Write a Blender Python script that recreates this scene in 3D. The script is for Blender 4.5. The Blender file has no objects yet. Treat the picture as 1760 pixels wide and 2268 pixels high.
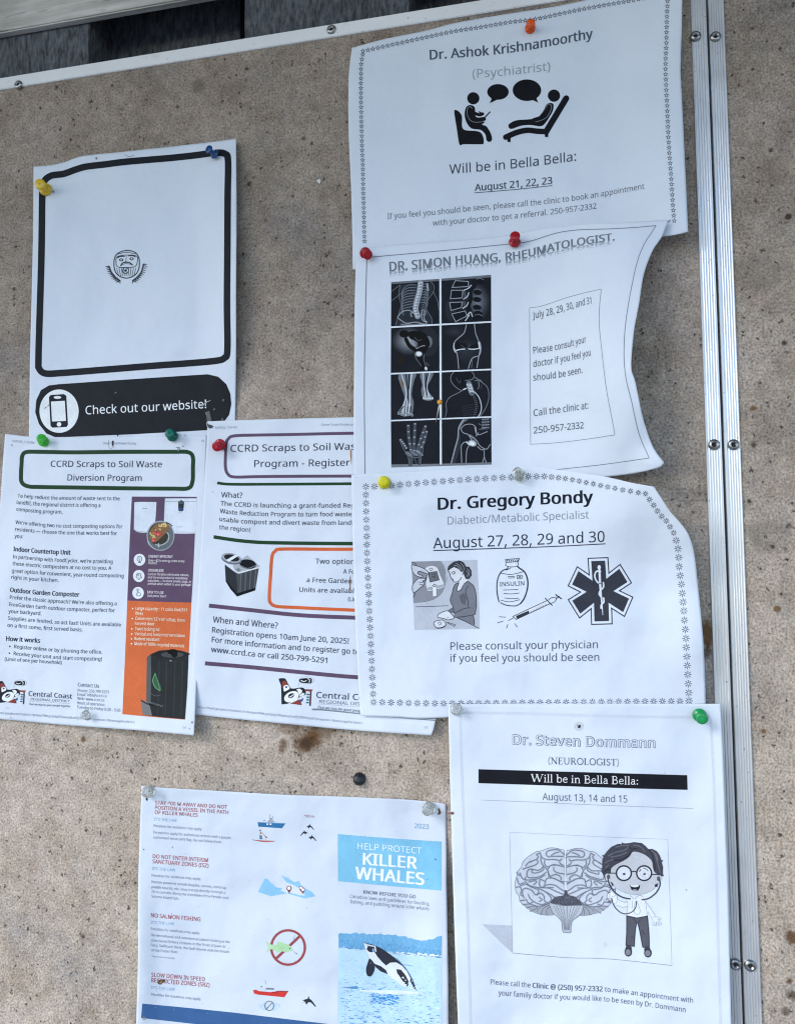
import bpy, bmesh, math, random
import numpy as np
from mathutils import Vector, Matrix
from mathutils.geometry import tessellate_polygon

scn = bpy.context.scene
IN = 0.0254
EYE = 1.5                       # height of the middle of the view above the ground, metres
PW, PH = 1760.0, 2268.0         # photograph size, the unit all measurements on the sheets were taken in

# ------------------------------------------------------------------ camera
FOC, DIST = 1567.672589, 24.425475
RX, RY, RZ = -0.066683807, -0.201721892, 0.0051995223
def rot(rx, ry, rz):
    return np.array(Matrix.Rotation(rz, 3, 'Z') @ Matrix.Rotation(rx, 3, 'X') @ Matrix.Rotation(ry, 3, 'Y'))
ROT = rot(RX, RY, RZ)
AX = np.array([[1, 0, 0], [0, 0, -1], [0, 1, 0]], float)      # board inches (right, up, out of the wall) -> world axes
CAMB = ROT.T @ np.array([0, 0, DIST])
def wpos(b):
    b = np.asarray(b, float)
    return b @ AX.T * IN + np.array([0, 0, EYE])
cam = bpy.data.cameras.new('camera')
cam.sensor_fit = 'VERTICAL'; cam.sensor_height = 24.0; cam.lens = FOC / PH * 24.0
cam.clip_start = 0.02; cam.clip_end = 400
camo = bpy.data.objects.new('camera', cam); scn.collection.objects.link(camo)
m3 = AX @ ROT.T
camo.matrix_world = Matrix.Translation(Vector(wpos(CAMB))) @ Matrix(m3.tolist()).to_4x4()
scn.camera = camo

# ------------------------------------------------------------------ sky, sun, exposure
SUN_EL, SUN_AZ = math.radians(33), math.radians(-48)          # azimuth measured from straight out of the wall, towards the left
world = bpy.data.worlds.new('World'); scn.world = world; world.use_nodes = True
wn = world.node_tree.nodes; wl = world.node_tree.links
bg = wn['Background']; bg.inputs['Strength'].default_value = 0.15
sky = wn.new('ShaderNodeTexSky'); sky.sky_type = 'NISHITA'; sky.sun_disc = False
sdir = Vector((math.sin(SUN_AZ) * math.cos(SUN_EL), -math.cos(SUN_AZ) * math.cos(SUN_EL), math.sin(SUN_EL)))   # towards the sun
sky.sun_elevation = SUN_EL
sky.sun_rotation = math.atan2(sdir.x, sdir.y)
sky.air_density = 1.0; sky.dust_density = 0.6; sky.ozone_density = 2.0
wl.new(sky.outputs[0], bg.inputs['Color'])
sun = bpy.data.lights.new('sun', 'SUN'); sun.energy = 1.0; sun.angle = math.radians(26); sun.color = (1, 0.975, 0.945)
suno = bpy.data.objects.new('sun', sun); scn.collection.objects.link(suno)
suno.rotation_euler = (-sdir).to_track_quat('-Z', 'Y').to_euler()
suno.location = (0, -3, 6)
vs = scn.view_settings
vs.view_transform = 'Standard'; vs.look = 'None'; vs.gamma = 1.0; vs.use_curve_mapping = False
vs.exposure = 1.08
scn.cycles.max_bounces = 5; scn.cycles.transparent_max_bounces = 6
scn.cycles.use_denoising = True; scn.cycles.denoiser = 'OPENIMAGEDENOISE'; scn.cycles.denoising_input_passes = 'RGB_ALBEDO_NORMAL'; scn.cycles.denoising_prefilter = 'NONE'; scn.cycles.use_adaptive_sampling = False; scn.cycles.filter_width = 1.15

# ------------------------------------------------------------------ measuring helpers
def unproj(px, py, h=0.0):
    """points of the photograph -> points h inches in front of the board, in board inches"""
    px = np.asarray(px, float); py = np.asarray(py, float); h = np.asarray(h, float) + 0 * px
    d = np.stack([(px - PW / 2) / FOC, -(py - PH / 2) / FOC, -np.ones_like(px)], -1) @ ROT
    t = (h - CAMB[2]) / d[..., 2]
    return CAMB + t[..., None] * d
def sst(x):
    x = np.clip(x, 0, 1); return x * x * (3 - 2 * x)
def wave(px, py):
    return 0.022 * np.sin(px / 61 + py / 97) + 0.018 * np.sin(px / 113 - py / 74 + 1.3) + 0.010 * np.sin(px / 33 + 2.1 * np.sin(py / 120)) + 0.012 * np.sin(py / 41 + 1.7 * np.sin(px / 90)) + 0.05
def catmull(pts, n, closed=False):
    p = np.array(pts, float)
    if len(p) < 3 and not closed:
        t = np.linspace(0, 1, n)[:, None]; return p[0] + (p[-1] - p[0]) * t
    if closed: q = np.vstack([p[-1], p, p[0], p[1]])
    else: q = np.vstack([2 * p[0] - p[1], p, 2 * p[-1] - p[-2]])
    out = []; segs = len(q) - 3; k = max(3, int(math.ceil(n / segs)))
    for i in range(segs):
        a, b, c, d = q[i:i + 4]
        # centripetal-ish: limit overshoot
        t = np.linspace(0, 1, k, endpoint=False)[:, None]
        out.append(0.5 * ((2 * b) + (c - a) * t + (2 * a - 5 * b + 4 * c - d) * t ** 2 + (3 * b - a - 3 * c + d) * t ** 3))
    o = np.vstack(out)
    if not closed: o = np.vstack([o, p[-1]])
    return o
def resample(p, n):
    s = np.concatenate([[0], np.cumsum(np.hypot(*np.diff(p, axis=0).T))]); s /= s[-1]
    t = np.linspace(0, 1, n); return np.stack([np.interp(t, s, p[:, 0]), np.interp(t, s, p[:, 1])], -1)

# ------------------------------------------------------------------ materials
def lin(c):
    c = np.asarray(c, float) / 255.0
    return np.where(c <= 0.04045, c / 12.92, ((c + 0.055) / 1.055) ** 2.4)
def mat(name, col, rough=0.6, metal=0.0, spec=0.3):
    m = bpy.data.materials.new(name); m.use_nodes = True
    b = m.node_tree.nodes['Principled BSDF']
    b.inputs['Base Color'].default_value = (*col, 1); b.inputs['Roughness'].default_value = rough
    b.inputs['Metallic'].default_value = metal; b.inputs['Specular IOR Level'].default_value = spec
    return m
def nd(m, t, **kw):
    n = m.node_tree.nodes.new(t)
    for k, v in kw.items(): setattr(n, k, v)
    return n
def lk(m, a, b): m.node_tree.links.new(a, b)
def bsdf(m): return m.node_tree.nodes['Principled BSDF']
def mapped_noise(m, scale, detail=3, rough=0.6, stretch=(1, 1, 1)):
    tc = nd(m, 'ShaderNodeNewGeometry'); mp = nd(m, 'ShaderNodeMapping'); mp.inputs['Scale'].default_value = stretch
    lk(m, tc.outputs['Position'], mp.inputs['Vector'])
    n = nd(m, 'ShaderNodeTexNoise'); n.inputs['Scale'].default_value = scale; n.inputs['Detail'].default_value = detail; n.inputs['Roughness'].default_value = rough
    lk(m, mp.outputs[0], n.inputs['Vector']); return n
def ramp(m, fac, stops):
    r = nd(m, 'ShaderNodeValToRGB'); e = r.color_ramp.elements
    while len(e) < len(stops): e.new(0.5)
    for el, (p, c) in zip(e, stops):
        el.position = p; el.color = (*c, 1) if not isinstance(c, (int, float)) else (c, c, c, 1)
    lk(m, fac, r.inputs['Fac']); return r
def mixc(m, fac, a, b, mode='MIX'):
    x = nd(m, 'ShaderNodeMix', data_type='RGBA', blend_type=mode)
    for s, v in ((x.inputs[0], fac), (x.inputs[6], a), (x.inputs[7], b)):
        if hasattr(v, 'is_output') or hasattr(v, 'links'): lk(m, v, s)
        elif isinstance(v, (int, float)): s.default_value = v
        else: s.default_value = (*v, 1)
    return x.outputs[2]
def mth(m, op, a, b=None):
    x = nd(m, 'ShaderNodeMath', operation=op)
    for i, v in enumerate((a, b)):
        if v is None: continue
        if hasattr(v, 'links'): lk(m, v, x.inputs[i])
        else: x.inputs[i].default_value = v
    return x.outputs[0]
def bump(m, h, strength, dist):
    b = nd(m, 'ShaderNodeBump'); b.inputs['Strength'].default_value = strength; b.inputs['Distance'].default_value = dist
    lk(m, h, b.inputs['Height']); lk(m, b.outputs[0], bsdf(m).inputs['Normal'])

_paper = {}
def paper_mat(key, col):
    """copier paper: faint mottling, damp cockling and soft creases"""
    if key in _paper: return _paper[key]
    m = mat('paper_' + key, col, 0.75, 0, 0.2)
    n1 = mapped_noise(m, 22, 4, 0.6); n2 = mapped_noise(m, 260, 3, 0.6, (1, 1, 1)); n3 = mapped_noise(m, 9, 2, 0.45)
    c = ramp(m, n1.outputs[0], [(0.3, tuple(np.array(col) * 0.955)), (0.75, col)])
    c2 = mixc(m, 0.30, c.outputs[0], ramp(m, n2.outputs[0], [(0.3, tuple(np.array(col) * 0.93)), (0.7, col)]).outputs[0])
    n4 = mapped_noise(m, 1500, 1, 0.5)
    speck = ramp(m, n4.outputs[0], [(0.22, 1.0), (0.26, 0.0)])
    lk(m, mixc(m, mth(m, 'MULTIPLY', speck.outputs[0], 0.35), c2, (0.35, 0.33, 0.30)), bsdf(m).inputs['Base Color'])
    n5 = mapped_noise(m, 14, 1.5, 0.4, (1, 1, 1)); n6 = mapped_noise(m, 30, 2, 0.45)
    h = mth(m, 'ADD', mth(m, 'MULTIPLY', n6.outputs[0], 0.28), mth(m, 'ADD', n3.outputs[0], mth(m, 'MULTIPLY', n5.outputs[0], .8)))
    bump(m, h, 0.5, 0.02)
    _paper[key] = m; return m
_inks = {}
WREF = (205, 219, 242)
def ink(c, gloss=0.5):
    """colour as it looks on white paper -> printed ink"""
    key = (tuple(int(v) for v in c), tuple(WREF), gloss)
    if key in _inks: return _inks[key]
    a = np.clip(np.array([.725, .78, .86]) * lin(c) / lin(WREF) - .005, 0.007, 0.88)
    m = mat('ink', tuple(a), gloss, 0, 0.05)
    n = mapped_noise(m, 900, 2, 0.6); n0 = mapped_noise(m, 60, 3, 0.6)
    r = ramp(m, mth(m, 'ADD', mth(m, 'MULTIPLY', n.outputs[0], 0.5), mth(m, 'MULTIPLY', n0.outputs[0], 0.5)), [(0.32, tuple(np.clip(a * 0.86, 0, 1))), (0.68, tuple(np.clip(a * 1.10 + 0.004, 0, 1)))])
    lk(m, r.outputs[0], bsdf(m).inputs['Base Color'])
    _inks[key] = m; return m

# ------------------------------------------------------------------ object helpers
def link(o): scn.collection.objects.link(o); return o
def tag(o, label, cat, group=None):
    o['label'] = label; o['category'] = cat
    if group: o['group'] = group
    return o
def empty(name, loc):
    o = bpy.data.objects.new(name, None); o.location = loc; o.empty_display_size = 0.02; return link(o)
def mesh_obj(name, verts, faces, mats, parent=None, midx=None, smooth=False, origin=None):
    o0 = np.array(parent_origin(parent)) if parent is not None else (np.array(origin) if origin is not None else np.zeros(3))
    v = np.asarray(verts, float) - o0
    me = bpy.data.meshes.new(name); me.from_pydata(v.tolist(), [], [tuple(int(i) for i in f) for f in faces])
    for m in (mats if isinstance(mats, (list, tuple)) else [mats]): me.materials.append(m)
    if midx is not None: me.polygons.foreach_set('material_index', np.asarray(midx, 'i'))
    if smooth: me.polygons.foreach_set('use_smooth', [True] * len(me.polygons))
    me.update()
    o = bpy.data.objects.new(name, me); link(o)
    if parent is not None: o.parent = parent
    elif origin is not None: o.location = origin
    return o
def parent_origin(p):
    v = Vector((0, 0, 0))
    while p is not None: v = v + p.location; p = p.parent
    return v
def box_geo(x0, x1, y0, y1, z0, z1):
    """board inches"""
    v = [(x, y, z) for z in (z0, z1) for y in (y0, y1) for x in (x0, x1)]
    f = [(0, 2, 3, 1), (4, 5, 7, 6), (0, 1, 5, 4), (2, 6, 7, 3), (0, 4, 6, 2), (1, 3, 7, 5)]
    return v, f
def bx(name, dims, m, parent=None, bev=0.0, origin=None):
    v, f = box_geo(*dims); o = mesh_obj(name, wpos(v), f, m, parent, origin=origin)
    if bev:
        b = bmesh.new(); b.from_mesh(o.data)
        bmesh.ops.bevel(b, geom=b.edges[:], offset=bev * IN, segments=2, affect='EDGES'); b.to_mesh(o.data); b.free()
    return o
def lathe(prof, n=24):
    """profile (radius, height) -> local geometry about +z, metres in inches"""
    v = []; f = []
    for r, z in prof:
        for i in range(n):
            a = 2 * math.pi * i / n; v.append((r * math.cos(a), r * math.sin(a), z))
    for j in range(len(prof) - 1):
        for i in range(n):
            k = (i + 1) % n; f.append((j * n + i, j * n + k, (j + 1) * n + k, (j + 1) * n + i))
    f.append(tuple(range(n))[::-1]); f.append(tuple((len(prof) - 1) * n + i for i in range(n)))
    return np.array(v), f

# letter outlines of a plain sans serif alphabet: character code, advance, contours x, y, x, y (cap height 100)
ALPHA = {
'n': {32:(36,()),
33:(38,((23,28,15,28,11,100,26,100),(10,8,11,12,13,15,19,17,25,15,27,12,27,8,27,3,25,0,19,-2,13,0,11,3),)),
34:(57,((22,100,20,64,12,64,9,100),(48,100,45,64,38,64,35,100),)),
35:(90,((67,61,63,39,82,39,82,29,61,29,55,0,45,0,51,29,31,29,26,0,16,0,21,29,4,29,4,39,23,39,27,61,9,61,9,70,29,70,35,100,45,100,39,70,59,70,65,100,75,100,69,70,87,70,87,61),(33,39,53,39,57,61,37,61),)),
36:(80,((35,7,20,8,9,11,9,23,21,19,35,18,35,46,20,52,12,60,9,65,9,71,10,78,12,83,16,87,21,91,35,94,35,106,44,106,44,94,58,93,69,89,65,79,55,82,44,83,44,55,60,50,69,42,71,37,72,31,70,22,65,15,56,10,44,7,44,-8,35,-8),(44,18,52,20,56,22,59,26,60,30,59,36,54,40,44,43),(35,83,27,81,22,78,21,72,22,66,27,62,35,58),)),
37:(116,((27,101,36,99,43,93,47,83,48,70,47,57,43,47,37,41,27,39,19,41,12,47,8,57,7,70,8,83,12,93,18,99),(27,93,23,91,20,87,18,80,17,70,18,60,20,53,23,49,27,47,32,49,35,53,37,60,38,70,37,80,35,87,32,91),(91,100,36,0,25,0,81,100),(89,61,98,59,104,53,108,43,110,30,108,17,104,7,98,1,89,-1,80,1,73,7,69,17,68,30,69,43,73,53,79,59),(89,53,84,51,81,47,79,40,78,30,79,20,81,13,84,9,89,7,93,9,97,13,99,20,99,30,99,40,97,47,93,51),)),
38:(103,((43,102,56,99,60,96,64,92,66,86,67,80,65,72,61,65,47,54,74,28,80,38,84,50,96,50,90,33,82,20,102,0,86,0,73,12,64,5,53,0,39,-1,30,-1,22,2,16,6,11,11,8,18,7,26,10,38,18,48,29,55,23,62,19,70,17,80,18,86,20,91,24,96,29,99),(36,48,28,42,22,35,20,26,22,20,25,14,32,11,39,10,48,10,55,12,66,19),(42,91,37,91,33,88,30,85,29,80,32,71,39,61,51,70,54,75,55,80,54,85,51,88,47,91),)),
39:(32,((22,100,20,64,12,64,9,100),)),
40:(42,((6,38,8,61,15,82,26,100,38,100,29,86,23,71,19,55,18,39,20,17,27,-3,38,-22,26,-22,15,-4,8,16),)),
41:(42,((36,38,34,16,28,-4,16,-22,4,-22,15,-3,22,17,24,39,22,60,15,81,4,100,16,100,28,82,34,61),)),
42:(77,((45,106,42,80,69,87,71,74,45,72,62,50,50,43,38,68,27,43,15,50,31,72,6,74,8,87,34,80,31,106),)),
44:(38,((27,15,24,4,19,-7,15,-18,6,-18,8,-7,11,5,13,16,26,16),)),
45:(45,((6,32,6,43,39,43,39,32),)),
46:(38,((10,8,11,12,13,15,19,17,25,15,27,12,27,8,27,3,25,0,19,-2,13,0,11,3),)),
47:(52,((51,100,13,0,1,0,39,100),)),
48:(80,((73,50,71,28,66,12,61,6,55,2,48,-1,40,-1,30,0,21,5,15,12,10,22,8,35,7,50,8,65,10,78,14,88,21,95,29,100,40,102,50,100,59,95,65,88,70,78,72,65),(19,50,21,27,24,19,28,14,33,10,40,9,47,10,52,14,56,19,59,27,61,50,59,73,56,81,52,86,47,90,40,91,33,90,28,86,24,81,21,73),)),
49:(80,((50,0,38,0,38,70,38,77,38,82,38,87,34,83,30,79,19,71,12,79,39,100,50,100),)),
50:(80,((73,0,7,0,7,10,33,37,46,50,54,62,56,74,55,81,51,87,46,90,39,91,26,88,14,81,8,90,16,96,27,100,39,101,47,101,55,98,61,94,65,89,68,82,69,75,68,67,66,60,57,47,43,32,22,12,22,11,73,11),)),
51:(80,((69,77,67,65,59,57,48,53,48,52,59,50,66,45,71,37,72,28,71,20,68,13,63,7,56,2,46,0,34,-1,19,0,6,4,6,16,20,11,34,9,45,10,53,14,58,20,59,29,58,34,56,39,52,42,46,45,31,46,22,46,22,57,31,57,45,59,54,66,56,76,55,82,52,87,46,90,38,91,29,90,21,87,13,83,7,91,20,98,29,101,38,101,52,100,61,94,67,86),)),
52:(80,((77,23,63,23,63,0,51,0,51,23,3,23,3,33,50,101,63,101,63,34,77,34),(51,65,51,72,51,78,51,83,52,87,51,87,48,82,45,76,15,34,51,34),)),
53:(80,((39,61,48,60,56,58,63,54,68,48,71,41,72,32,71,22,68,14,62,7,55,3,46,0,35,-1,20,0,9,4,9,16,21,11,35,9,48,11,53,14,56,19,59,24,60,31,58,39,54,46,46,50,34,51,25,50,17,49,11,53,15,100,65,100,65,89,25,89,23,60,30,61),)),
54:(80,((8,43,9,60,13,76,21,89,27,94,34,98,43,101,54,101,60,101,66,100,66,90,60,91,54,91,45,91,38,88,32,84,28,79,22,66,20,51,21,51,26,57,34,61,45,63,53,62,60,59,66,55,70,49,73,41,74,32,73,23,70,14,65,8,59,3,51,0,42,-1,28,1,18,9,13,16,10,23),(42,9,50,10,56,15,60,22,61,32,60,41,57,47,50,52,42,53,31,50,23,43,20,35,21,25,26,17,32,11),)),
55:(80,((19,0,60,89,6,89,6,100,73,100,73,90,33,0),)),
56:(80,((40,101,55,99,61,95,66,91,69,85,70,77,67,67,60,59,51,53,62,46,70,38,72,32,73,26,72,18,69,11,64,6,58,2,50,-1,40,-1,30,-1,22,2,15,6,11,11,8,18,7,25,8,32,10,37,17,46,28,52,19,59,12,67,10,78,11,85,14,91,19,95,25,99),(19,25,20,19,24,13,31,10,40,8,49,10,56,13,60,19,61,26,58,34,51,41,40,46,38,47,27,41,21,34),(40,91,33,91,27,88,23,83,22,77,25,68,31,62,40,58,49,62,55,68,58,77,56,83,53,88,47,91),)),
57:(80,((73,57,72,40,68,24,59,11,54,6,46,2,37,-1,27,-1,20,-1,14,0,14,11,20,9,27,9,36,9,43,12,49,16,53,21,58,34,60,49,54,43,46,39,36,37,28,38,21,41,15,45,11,51,8,59,7,68,8,77,11,86,16,92,22,97,30,100,39,101,52,99,63,90,70,77),(39,91,31,90,25,85,21,78,19,68,20,59,24,53,30,48,38,47,50,50,58,57,60,65,59,74,55,83,48,89),)),
58:(38,((10,8,11,12,13,15,19,17,25,15,27,12,27,8,27,3,25,0,19,-2,13,0,11,3),(10,68,11,72,13,75,19,77,25,75,27,72,27,68,27,63,25,60,19,58,13,60,11,63),)),
61:(80,((8,58,8,68,72,68,72,58),(8,30,8,40,72,40,72,30),)),
63:(61,((20,32,21,41,24,48,31,56,40,63,44,69,45,77,44,83,41,87,36,90,28,91,16,89,6,85,2,95,14,99,29,101,41,100,50,95,55,87,57,77,55,66,49,58,41,50,34,43,30,37,29,31,29,28,20,28),(16,8,17,12,19,15,25,17,31,15,33,12,34,8,33,3,31,0,25,-2,19,0,17,3),)),
64:(126,((118,50,116,37,112,26,104,18,99,16,94,15,88,16,83,19,79,27,78,27,71,19,65,16,58,15,49,17,42,22,38,31,36,41,37,50,40,58,44,64,50,69,57,72,66,73,78,72,87,69,86,41,86,37,86,36,86,30,88,26,94,24,98,25,102,28,106,37,108,50,107,62,103,72,96,80,88,86,79,90,68,91,56,90,46,87,38,82,31,76,25,69,21,60,19,50,18,40,19,27,23,16,29,8,37,2,48,-2,61,-3,77,-1,91,3,91,-7,77,-11,61,-12,45,-11,32,-6,22,1,14,11,10,24,8,39,9,52,12,63,17,74,24,83,32,90,43,95,54,99,68,100,78,99,88,97,96,92,104,87,110,79,114,71,117,61),(47,41,48,33,51,28,55,25,60,24,67,25,71,30,74,37,75,45,76,63,72,64,66,64,60,63,55,61,49,52),)),
65:(89,((76,0,64,31,25,31,13,0,0,0,39,100,50,100,89,0),(49,72,48,76,46,83,45,87,43,82,42,76,40,72,29,42,61,42),)),
66:(91,((42,100,59,99,71,94,78,87,80,75,78,65,71,57,61,53,61,52,72,49,81,41,83,36,83,28,82,20,79,13,74,7,67,3,59,1,49,0,14,0,14,100),(45,57,56,58,62,62,66,67,67,74,66,81,61,86,54,88,43,89,26,89,26,57),(26,47,26,11,46,11,58,12,65,16,69,22,70,29,68,39,65,42,60,45,45,47),)),
67:(89,((56,90,42,88,36,84,31,80,24,67,22,50,23,38,26,29,30,21,37,15,46,11,56,10,69,11,80,14,80,3,69,0,54,-1,40,0,29,5,20,13,14,23,10,35,9,50,9,61,12,71,16,80,21,87,28,93,36,98,46,100,57,101,71,100,84,96,79,85,69,89),)),
68:(102,((94,51,92,36,87,23,80,13,70,6,57,1,41,0,14,0,14,100,44,100,59,99,71,94,80,87,88,78,92,66),(80,51,79,63,76,72,71,80,63,85,54,88,43,89,26,89,26,11,40,11,58,13,70,21,78,33),)),
69:(78,((69,0,14,0,14,100,69,100,69,89,26,89,26,58,67,58,67,47,26,47,26,11,69,11),)),
70:(73,((26,0,14,0,14,100,69,100,69,89,26,89,26,54,67,54,67,42,26,42),)),
71:(102,((57,53,92,53,92,4,75,0,56,-1,42,0,30,5,21,12,14,23,10,35,9,50,10,65,15,77,22,87,32,95,45,100,60,101,76,100,90,96,85,85,73,89,60,90,49,89,39,85,32,79,26,71,23,62,22,50,23,39,26,29,31,21,38,15,47,11,59,10,71,10,79,12,79,42,57,42),)),
72:(104,((90,0,77,0,77,47,26,47,26,0,14,0,14,100,26,100,26,58,77,58,77,100,90,100),)),
73:(47,((42,0,6,0,6,7,17,10,17,90,6,93,6,100,42,100,42,93,30,90,30,10,42,7),)),
74:(38,((-1,-27,-6,-26,-11,-25,-11,-14,-6,-15,-1,-16,6,-14,11,-9,13,1,13,100,25,100,25,2,25,-7,22,-14,18,-20,13,-24,7,-26),)),
75:(87,((87,0,72,0,36,48,26,39,26,0,14,0,14,100,26,100,26,51,35,60,43,70,70,100,85,100,46,56),)),
76:(73,((14,0,14,100,26,100,26,11,70,11,70,0),)),
77:(127,((58,0,25,88,24,88,25,81,25,71,25,61,25,0,14,0,14,100,32,100,63,18,64,18,95,100,113,100,113,0,101,0,101,61,101,71,102,80,102,88,101,88,68,0),)),
78:(106,((93,0,78,0,25,83,24,83,25,75,25,66,25,56,25,0,14,0,14,100,28,100,82,17,82,24,81,34,81,44,81,100,93,100),)),
79:(109,((101,50,100,39,98,29,94,20,89,13,83,7,75,2,65,0,55,-1,44,0,34,2,26,7,20,13,15,20,11,29,9,50,10,65,14,77,20,87,29,95,41,100,55,102,69,100,80,95,89,88,96,77,100,65),(22,50,23,38,25,28,30,20,36,14,45,11,55,10,65,11,73,14,80,20,84,28,87,38,88,50,86,67,80,80,70,88,55,90,45,89,36,86,30,80,25,72,23,62),)),
80:(85,((40,100,57,98,69,92,75,83,78,71,76,59,69,49,64,45,57,42,38,39,26,39,26,0,14,0,14,100),(39,89,26,89,26,50,36,50,52,52,58,54,61,58,64,63,65,70,63,78,58,84,50,88),)),
81:(109,((101,50,100,39,98,28,93,19,88,11,81,5,72,1,96,-24,78,-24,58,-1,57,-1,55,-1,44,0,34,2,26,7,20,13,15,20,11,29,9,50,10,65,14,77,20,87,29,95,41,100,55,102,69,100,80,95,89,88,96,77,100,65),(22,50,23,38,25,28,30,20,36,14,45,11,55,10,65,11,73,14,80,20,84,28,87,38,88,50,86,67,80,80,70,88,55,90,45,89,36,86,30,80,25,72,23,62),)),
82:(87,((41,100,53,99,62,97,69,93,74,87,77,80,78,72,77,64,75,58,67,50,58,45,85,0,70,0,46,41,26,41,26,0,14,0,14,100),(40,89,26,89,26,52,41,52,52,53,59,57,63,63,65,71,64,77,62,82,59,85,54,87),)),
83:(77,((70,27,69,18,66,12,61,6,54,2,45,-1,35,-1,24,-1,15,1,7,3,7,15,20,11,35,10,48,11,55,17,58,26,56,34,48,40,34,46,23,51,15,58,10,66,8,76,9,83,12,90,17,95,24,98,31,101,40,101,55,100,68,96,64,85,53,89,40,90,30,89,23,83,21,76,23,67,30,61,43,56,58,49,67,40,70,34),)),
84:(78,((45,0,33,0,33,89,1,89,1,100,76,100,76,89,45,89),)),
85:(102,((90,35,89,25,85,17,80,9,73,3,63,0,51,-1,34,1,22,9,15,21,13,36,13,100,25,100,25,35,27,24,32,16,40,11,51,10,60,10,66,13,71,17,75,22,77,35,77,100,90,100),)),
86:(84,((84,100,48,0,36,0,0,100,13,100,36,36,38,28,40,21,42,14,44,21,46,28,48,36,71,100),)),
87:(130,((128,100,102,0,89,0,70,66,68,72,66,77,65,82,65,85,64,82,63,77,62,71,60,65,41,0,28,0,2,100,15,100,30,39,32,33,33,26,34,21,35,15,36,21,37,27,39,33,40,40,58,100,71,100,89,39,91,33,93,26,94,20,95,15,96,22,98,31,100,39,115,100),)),
88:(82,((82,0,67,0,41,43,14,0,1,0,34,52,3,100,17,100,41,61,66,100,79,100,48,52),)),
89:(79,((40,51,66,100,79,100,46,39,46,0,33,0,33,38,0,100,14,100),)),
90:(80,((75,0,5,0,5,10,58,89,7,89,7,100,73,100,73,90,21,11,75,11),)),
95:(62,((62,-22,0,-22,0,-13,62,-13),)),
97:(79,((40,76,52,75,61,70,66,62,67,51,67,0,58,0,56,11,55,11,49,4,41,0,30,-1,18,1,13,4,10,8,7,14,6,21,9,31,15,38,26,43,42,45,55,45,55,50,54,58,51,63,46,65,40,66,28,65,18,61,15,70,26,74),(44,36,32,35,25,32,21,27,19,21,20,15,23,11,27,9,33,9,42,10,49,14,53,20,55,30,55,37),)),
98:(86,((24,81,24,72,24,65,33,73,39,76,47,76,60,74,70,67,76,54,78,38,77,26,75,16,70,8,64,3,56,0,47,-1,39,-1,33,2,24,10,23,10,21,0,12,0,12,106,24,106),(45,66,38,65,33,63,29,59,26,54,24,38,24,37,25,25,29,16,35,11,46,9,54,11,61,16,64,25,66,38,64,50,61,59,54,64),)),
99:(67,((42,-1,33,0,24,3,17,8,12,15,9,25,8,37,9,50,12,60,18,67,25,72,33,75,43,76,54,75,63,72,59,62,51,65,43,66,36,65,30,62,26,58,23,53,20,37,23,22,26,16,30,12,35,10,42,9,53,11,61,14,61,3,53,0),)),
100:(86,((39,-1,26,1,16,8,10,20,8,37,10,54,16,67,26,74,39,76,49,75,56,71,62,65,63,65,62,71,62,76,62,106,74,106,74,0,64,0,62,10,56,4,49,0),(40,9,51,10,57,15,61,24,62,35,62,37,61,50,57,59,51,64,40,66,32,64,25,58,22,49,20,37,22,25,25,16,32,11),)),
101:(79,((41,76,50,75,57,72,64,67,68,60,71,52,72,43,72,35,20,35,22,24,27,16,34,11,44,9,57,10,68,14,68,4,57,0,44,-1,34,0,25,3,18,8,12,16,9,25,8,37,9,48,12,58,17,66,23,72,32,75),(41,66,33,65,27,61,23,54,21,45,59,45,57,56,51,64,46,66),)),
102:(48,((46,66,28,66,28,0,15,0,15,66,2,66,2,71,15,75,15,80,16,89,18,96,22,101,26,104,32,106,40,107,48,106,54,105,51,95,46,96,40,97,34,96,31,93,28,88,28,80,28,75,46,75),)),
103:(86,((39,76,52,74,57,70,62,65,63,65,64,75,74,75,74,-1,73,-11,71,-19,66,-25,60,-30,51,-33,41,-34,26,-32,14,-29,14,-18,26,-22,41,-23,50,-22,57,-18,61,-11,62,-2,62,1,62,6,62,10,58,5,52,1,39,-1,26,1,16,9,10,21,8,37,10,53,16,66,26,74),(40,66,34,65,29,63,26,59,23,53,20,37,22,25,26,16,32,11,40,9,50,10,57,15,61,23,62,34,62,37,60,54,57,59,53,63,47,65),)),
104:(87,((24,75,24,70,24,65,30,71,39,75,48,76,56,76,63,73,68,70,72,65,74,58,75,49,75,0,63,0,63,48,62,56,59,62,54,65,46,66,39,65,33,63,29,59,26,54,24,39,24,0,12,0,12,106,24,106),)),
105:(36,((24,75,24,0,12,0,12,75),(18,103,23,101,25,95,23,89,18,88,13,89,11,95,13,101),)),
106:(36,((3,-34,-3,-33,-8,-32,-8,-22,-3,-23,2,-23,9,-21,11,-17,12,-12,12,75,24,75,24,-11,22,-23,19,-28,15,-31,10,-33),(11,95,13,101,18,103,23,101,25,95,23,89,18,88,13,89),)),
107:(75,((24,51,24,45,24,39,27,42,30,46,33,50,57,75,71,75,41,43,74,0,59,0,33,35,24,28,24,0,12,0,12,106,24,106),)),
108:(36,((24,0,12,0,12,106,24,106),)),
109:(131,((94,76,105,75,113,70,118,61,120,49,120,0,107,0,107,48,106,56,104,62,99,65,92,66,83,65,77,60,73,52,72,41,72,0,60,0,60,48,58,58,53,64,44,66,37,65,32,63,29,59,26,54,24,39,24,0,12,0,12,75,22,75,24,65,30,71,38,75,46,76,54,76,61,73,66,69,69,64,70,64,75,69,80,73,87,76),)),
110:(87,((48,76,60,75,68,70,73,61,75,49,75,0,63,0,63,48,62,56,59,62,54,65,46,66,36,64,29,59,25,51,24,39,24,0,12,0,12,75,22,75,24,65,31,71,39,75),)),
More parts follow.
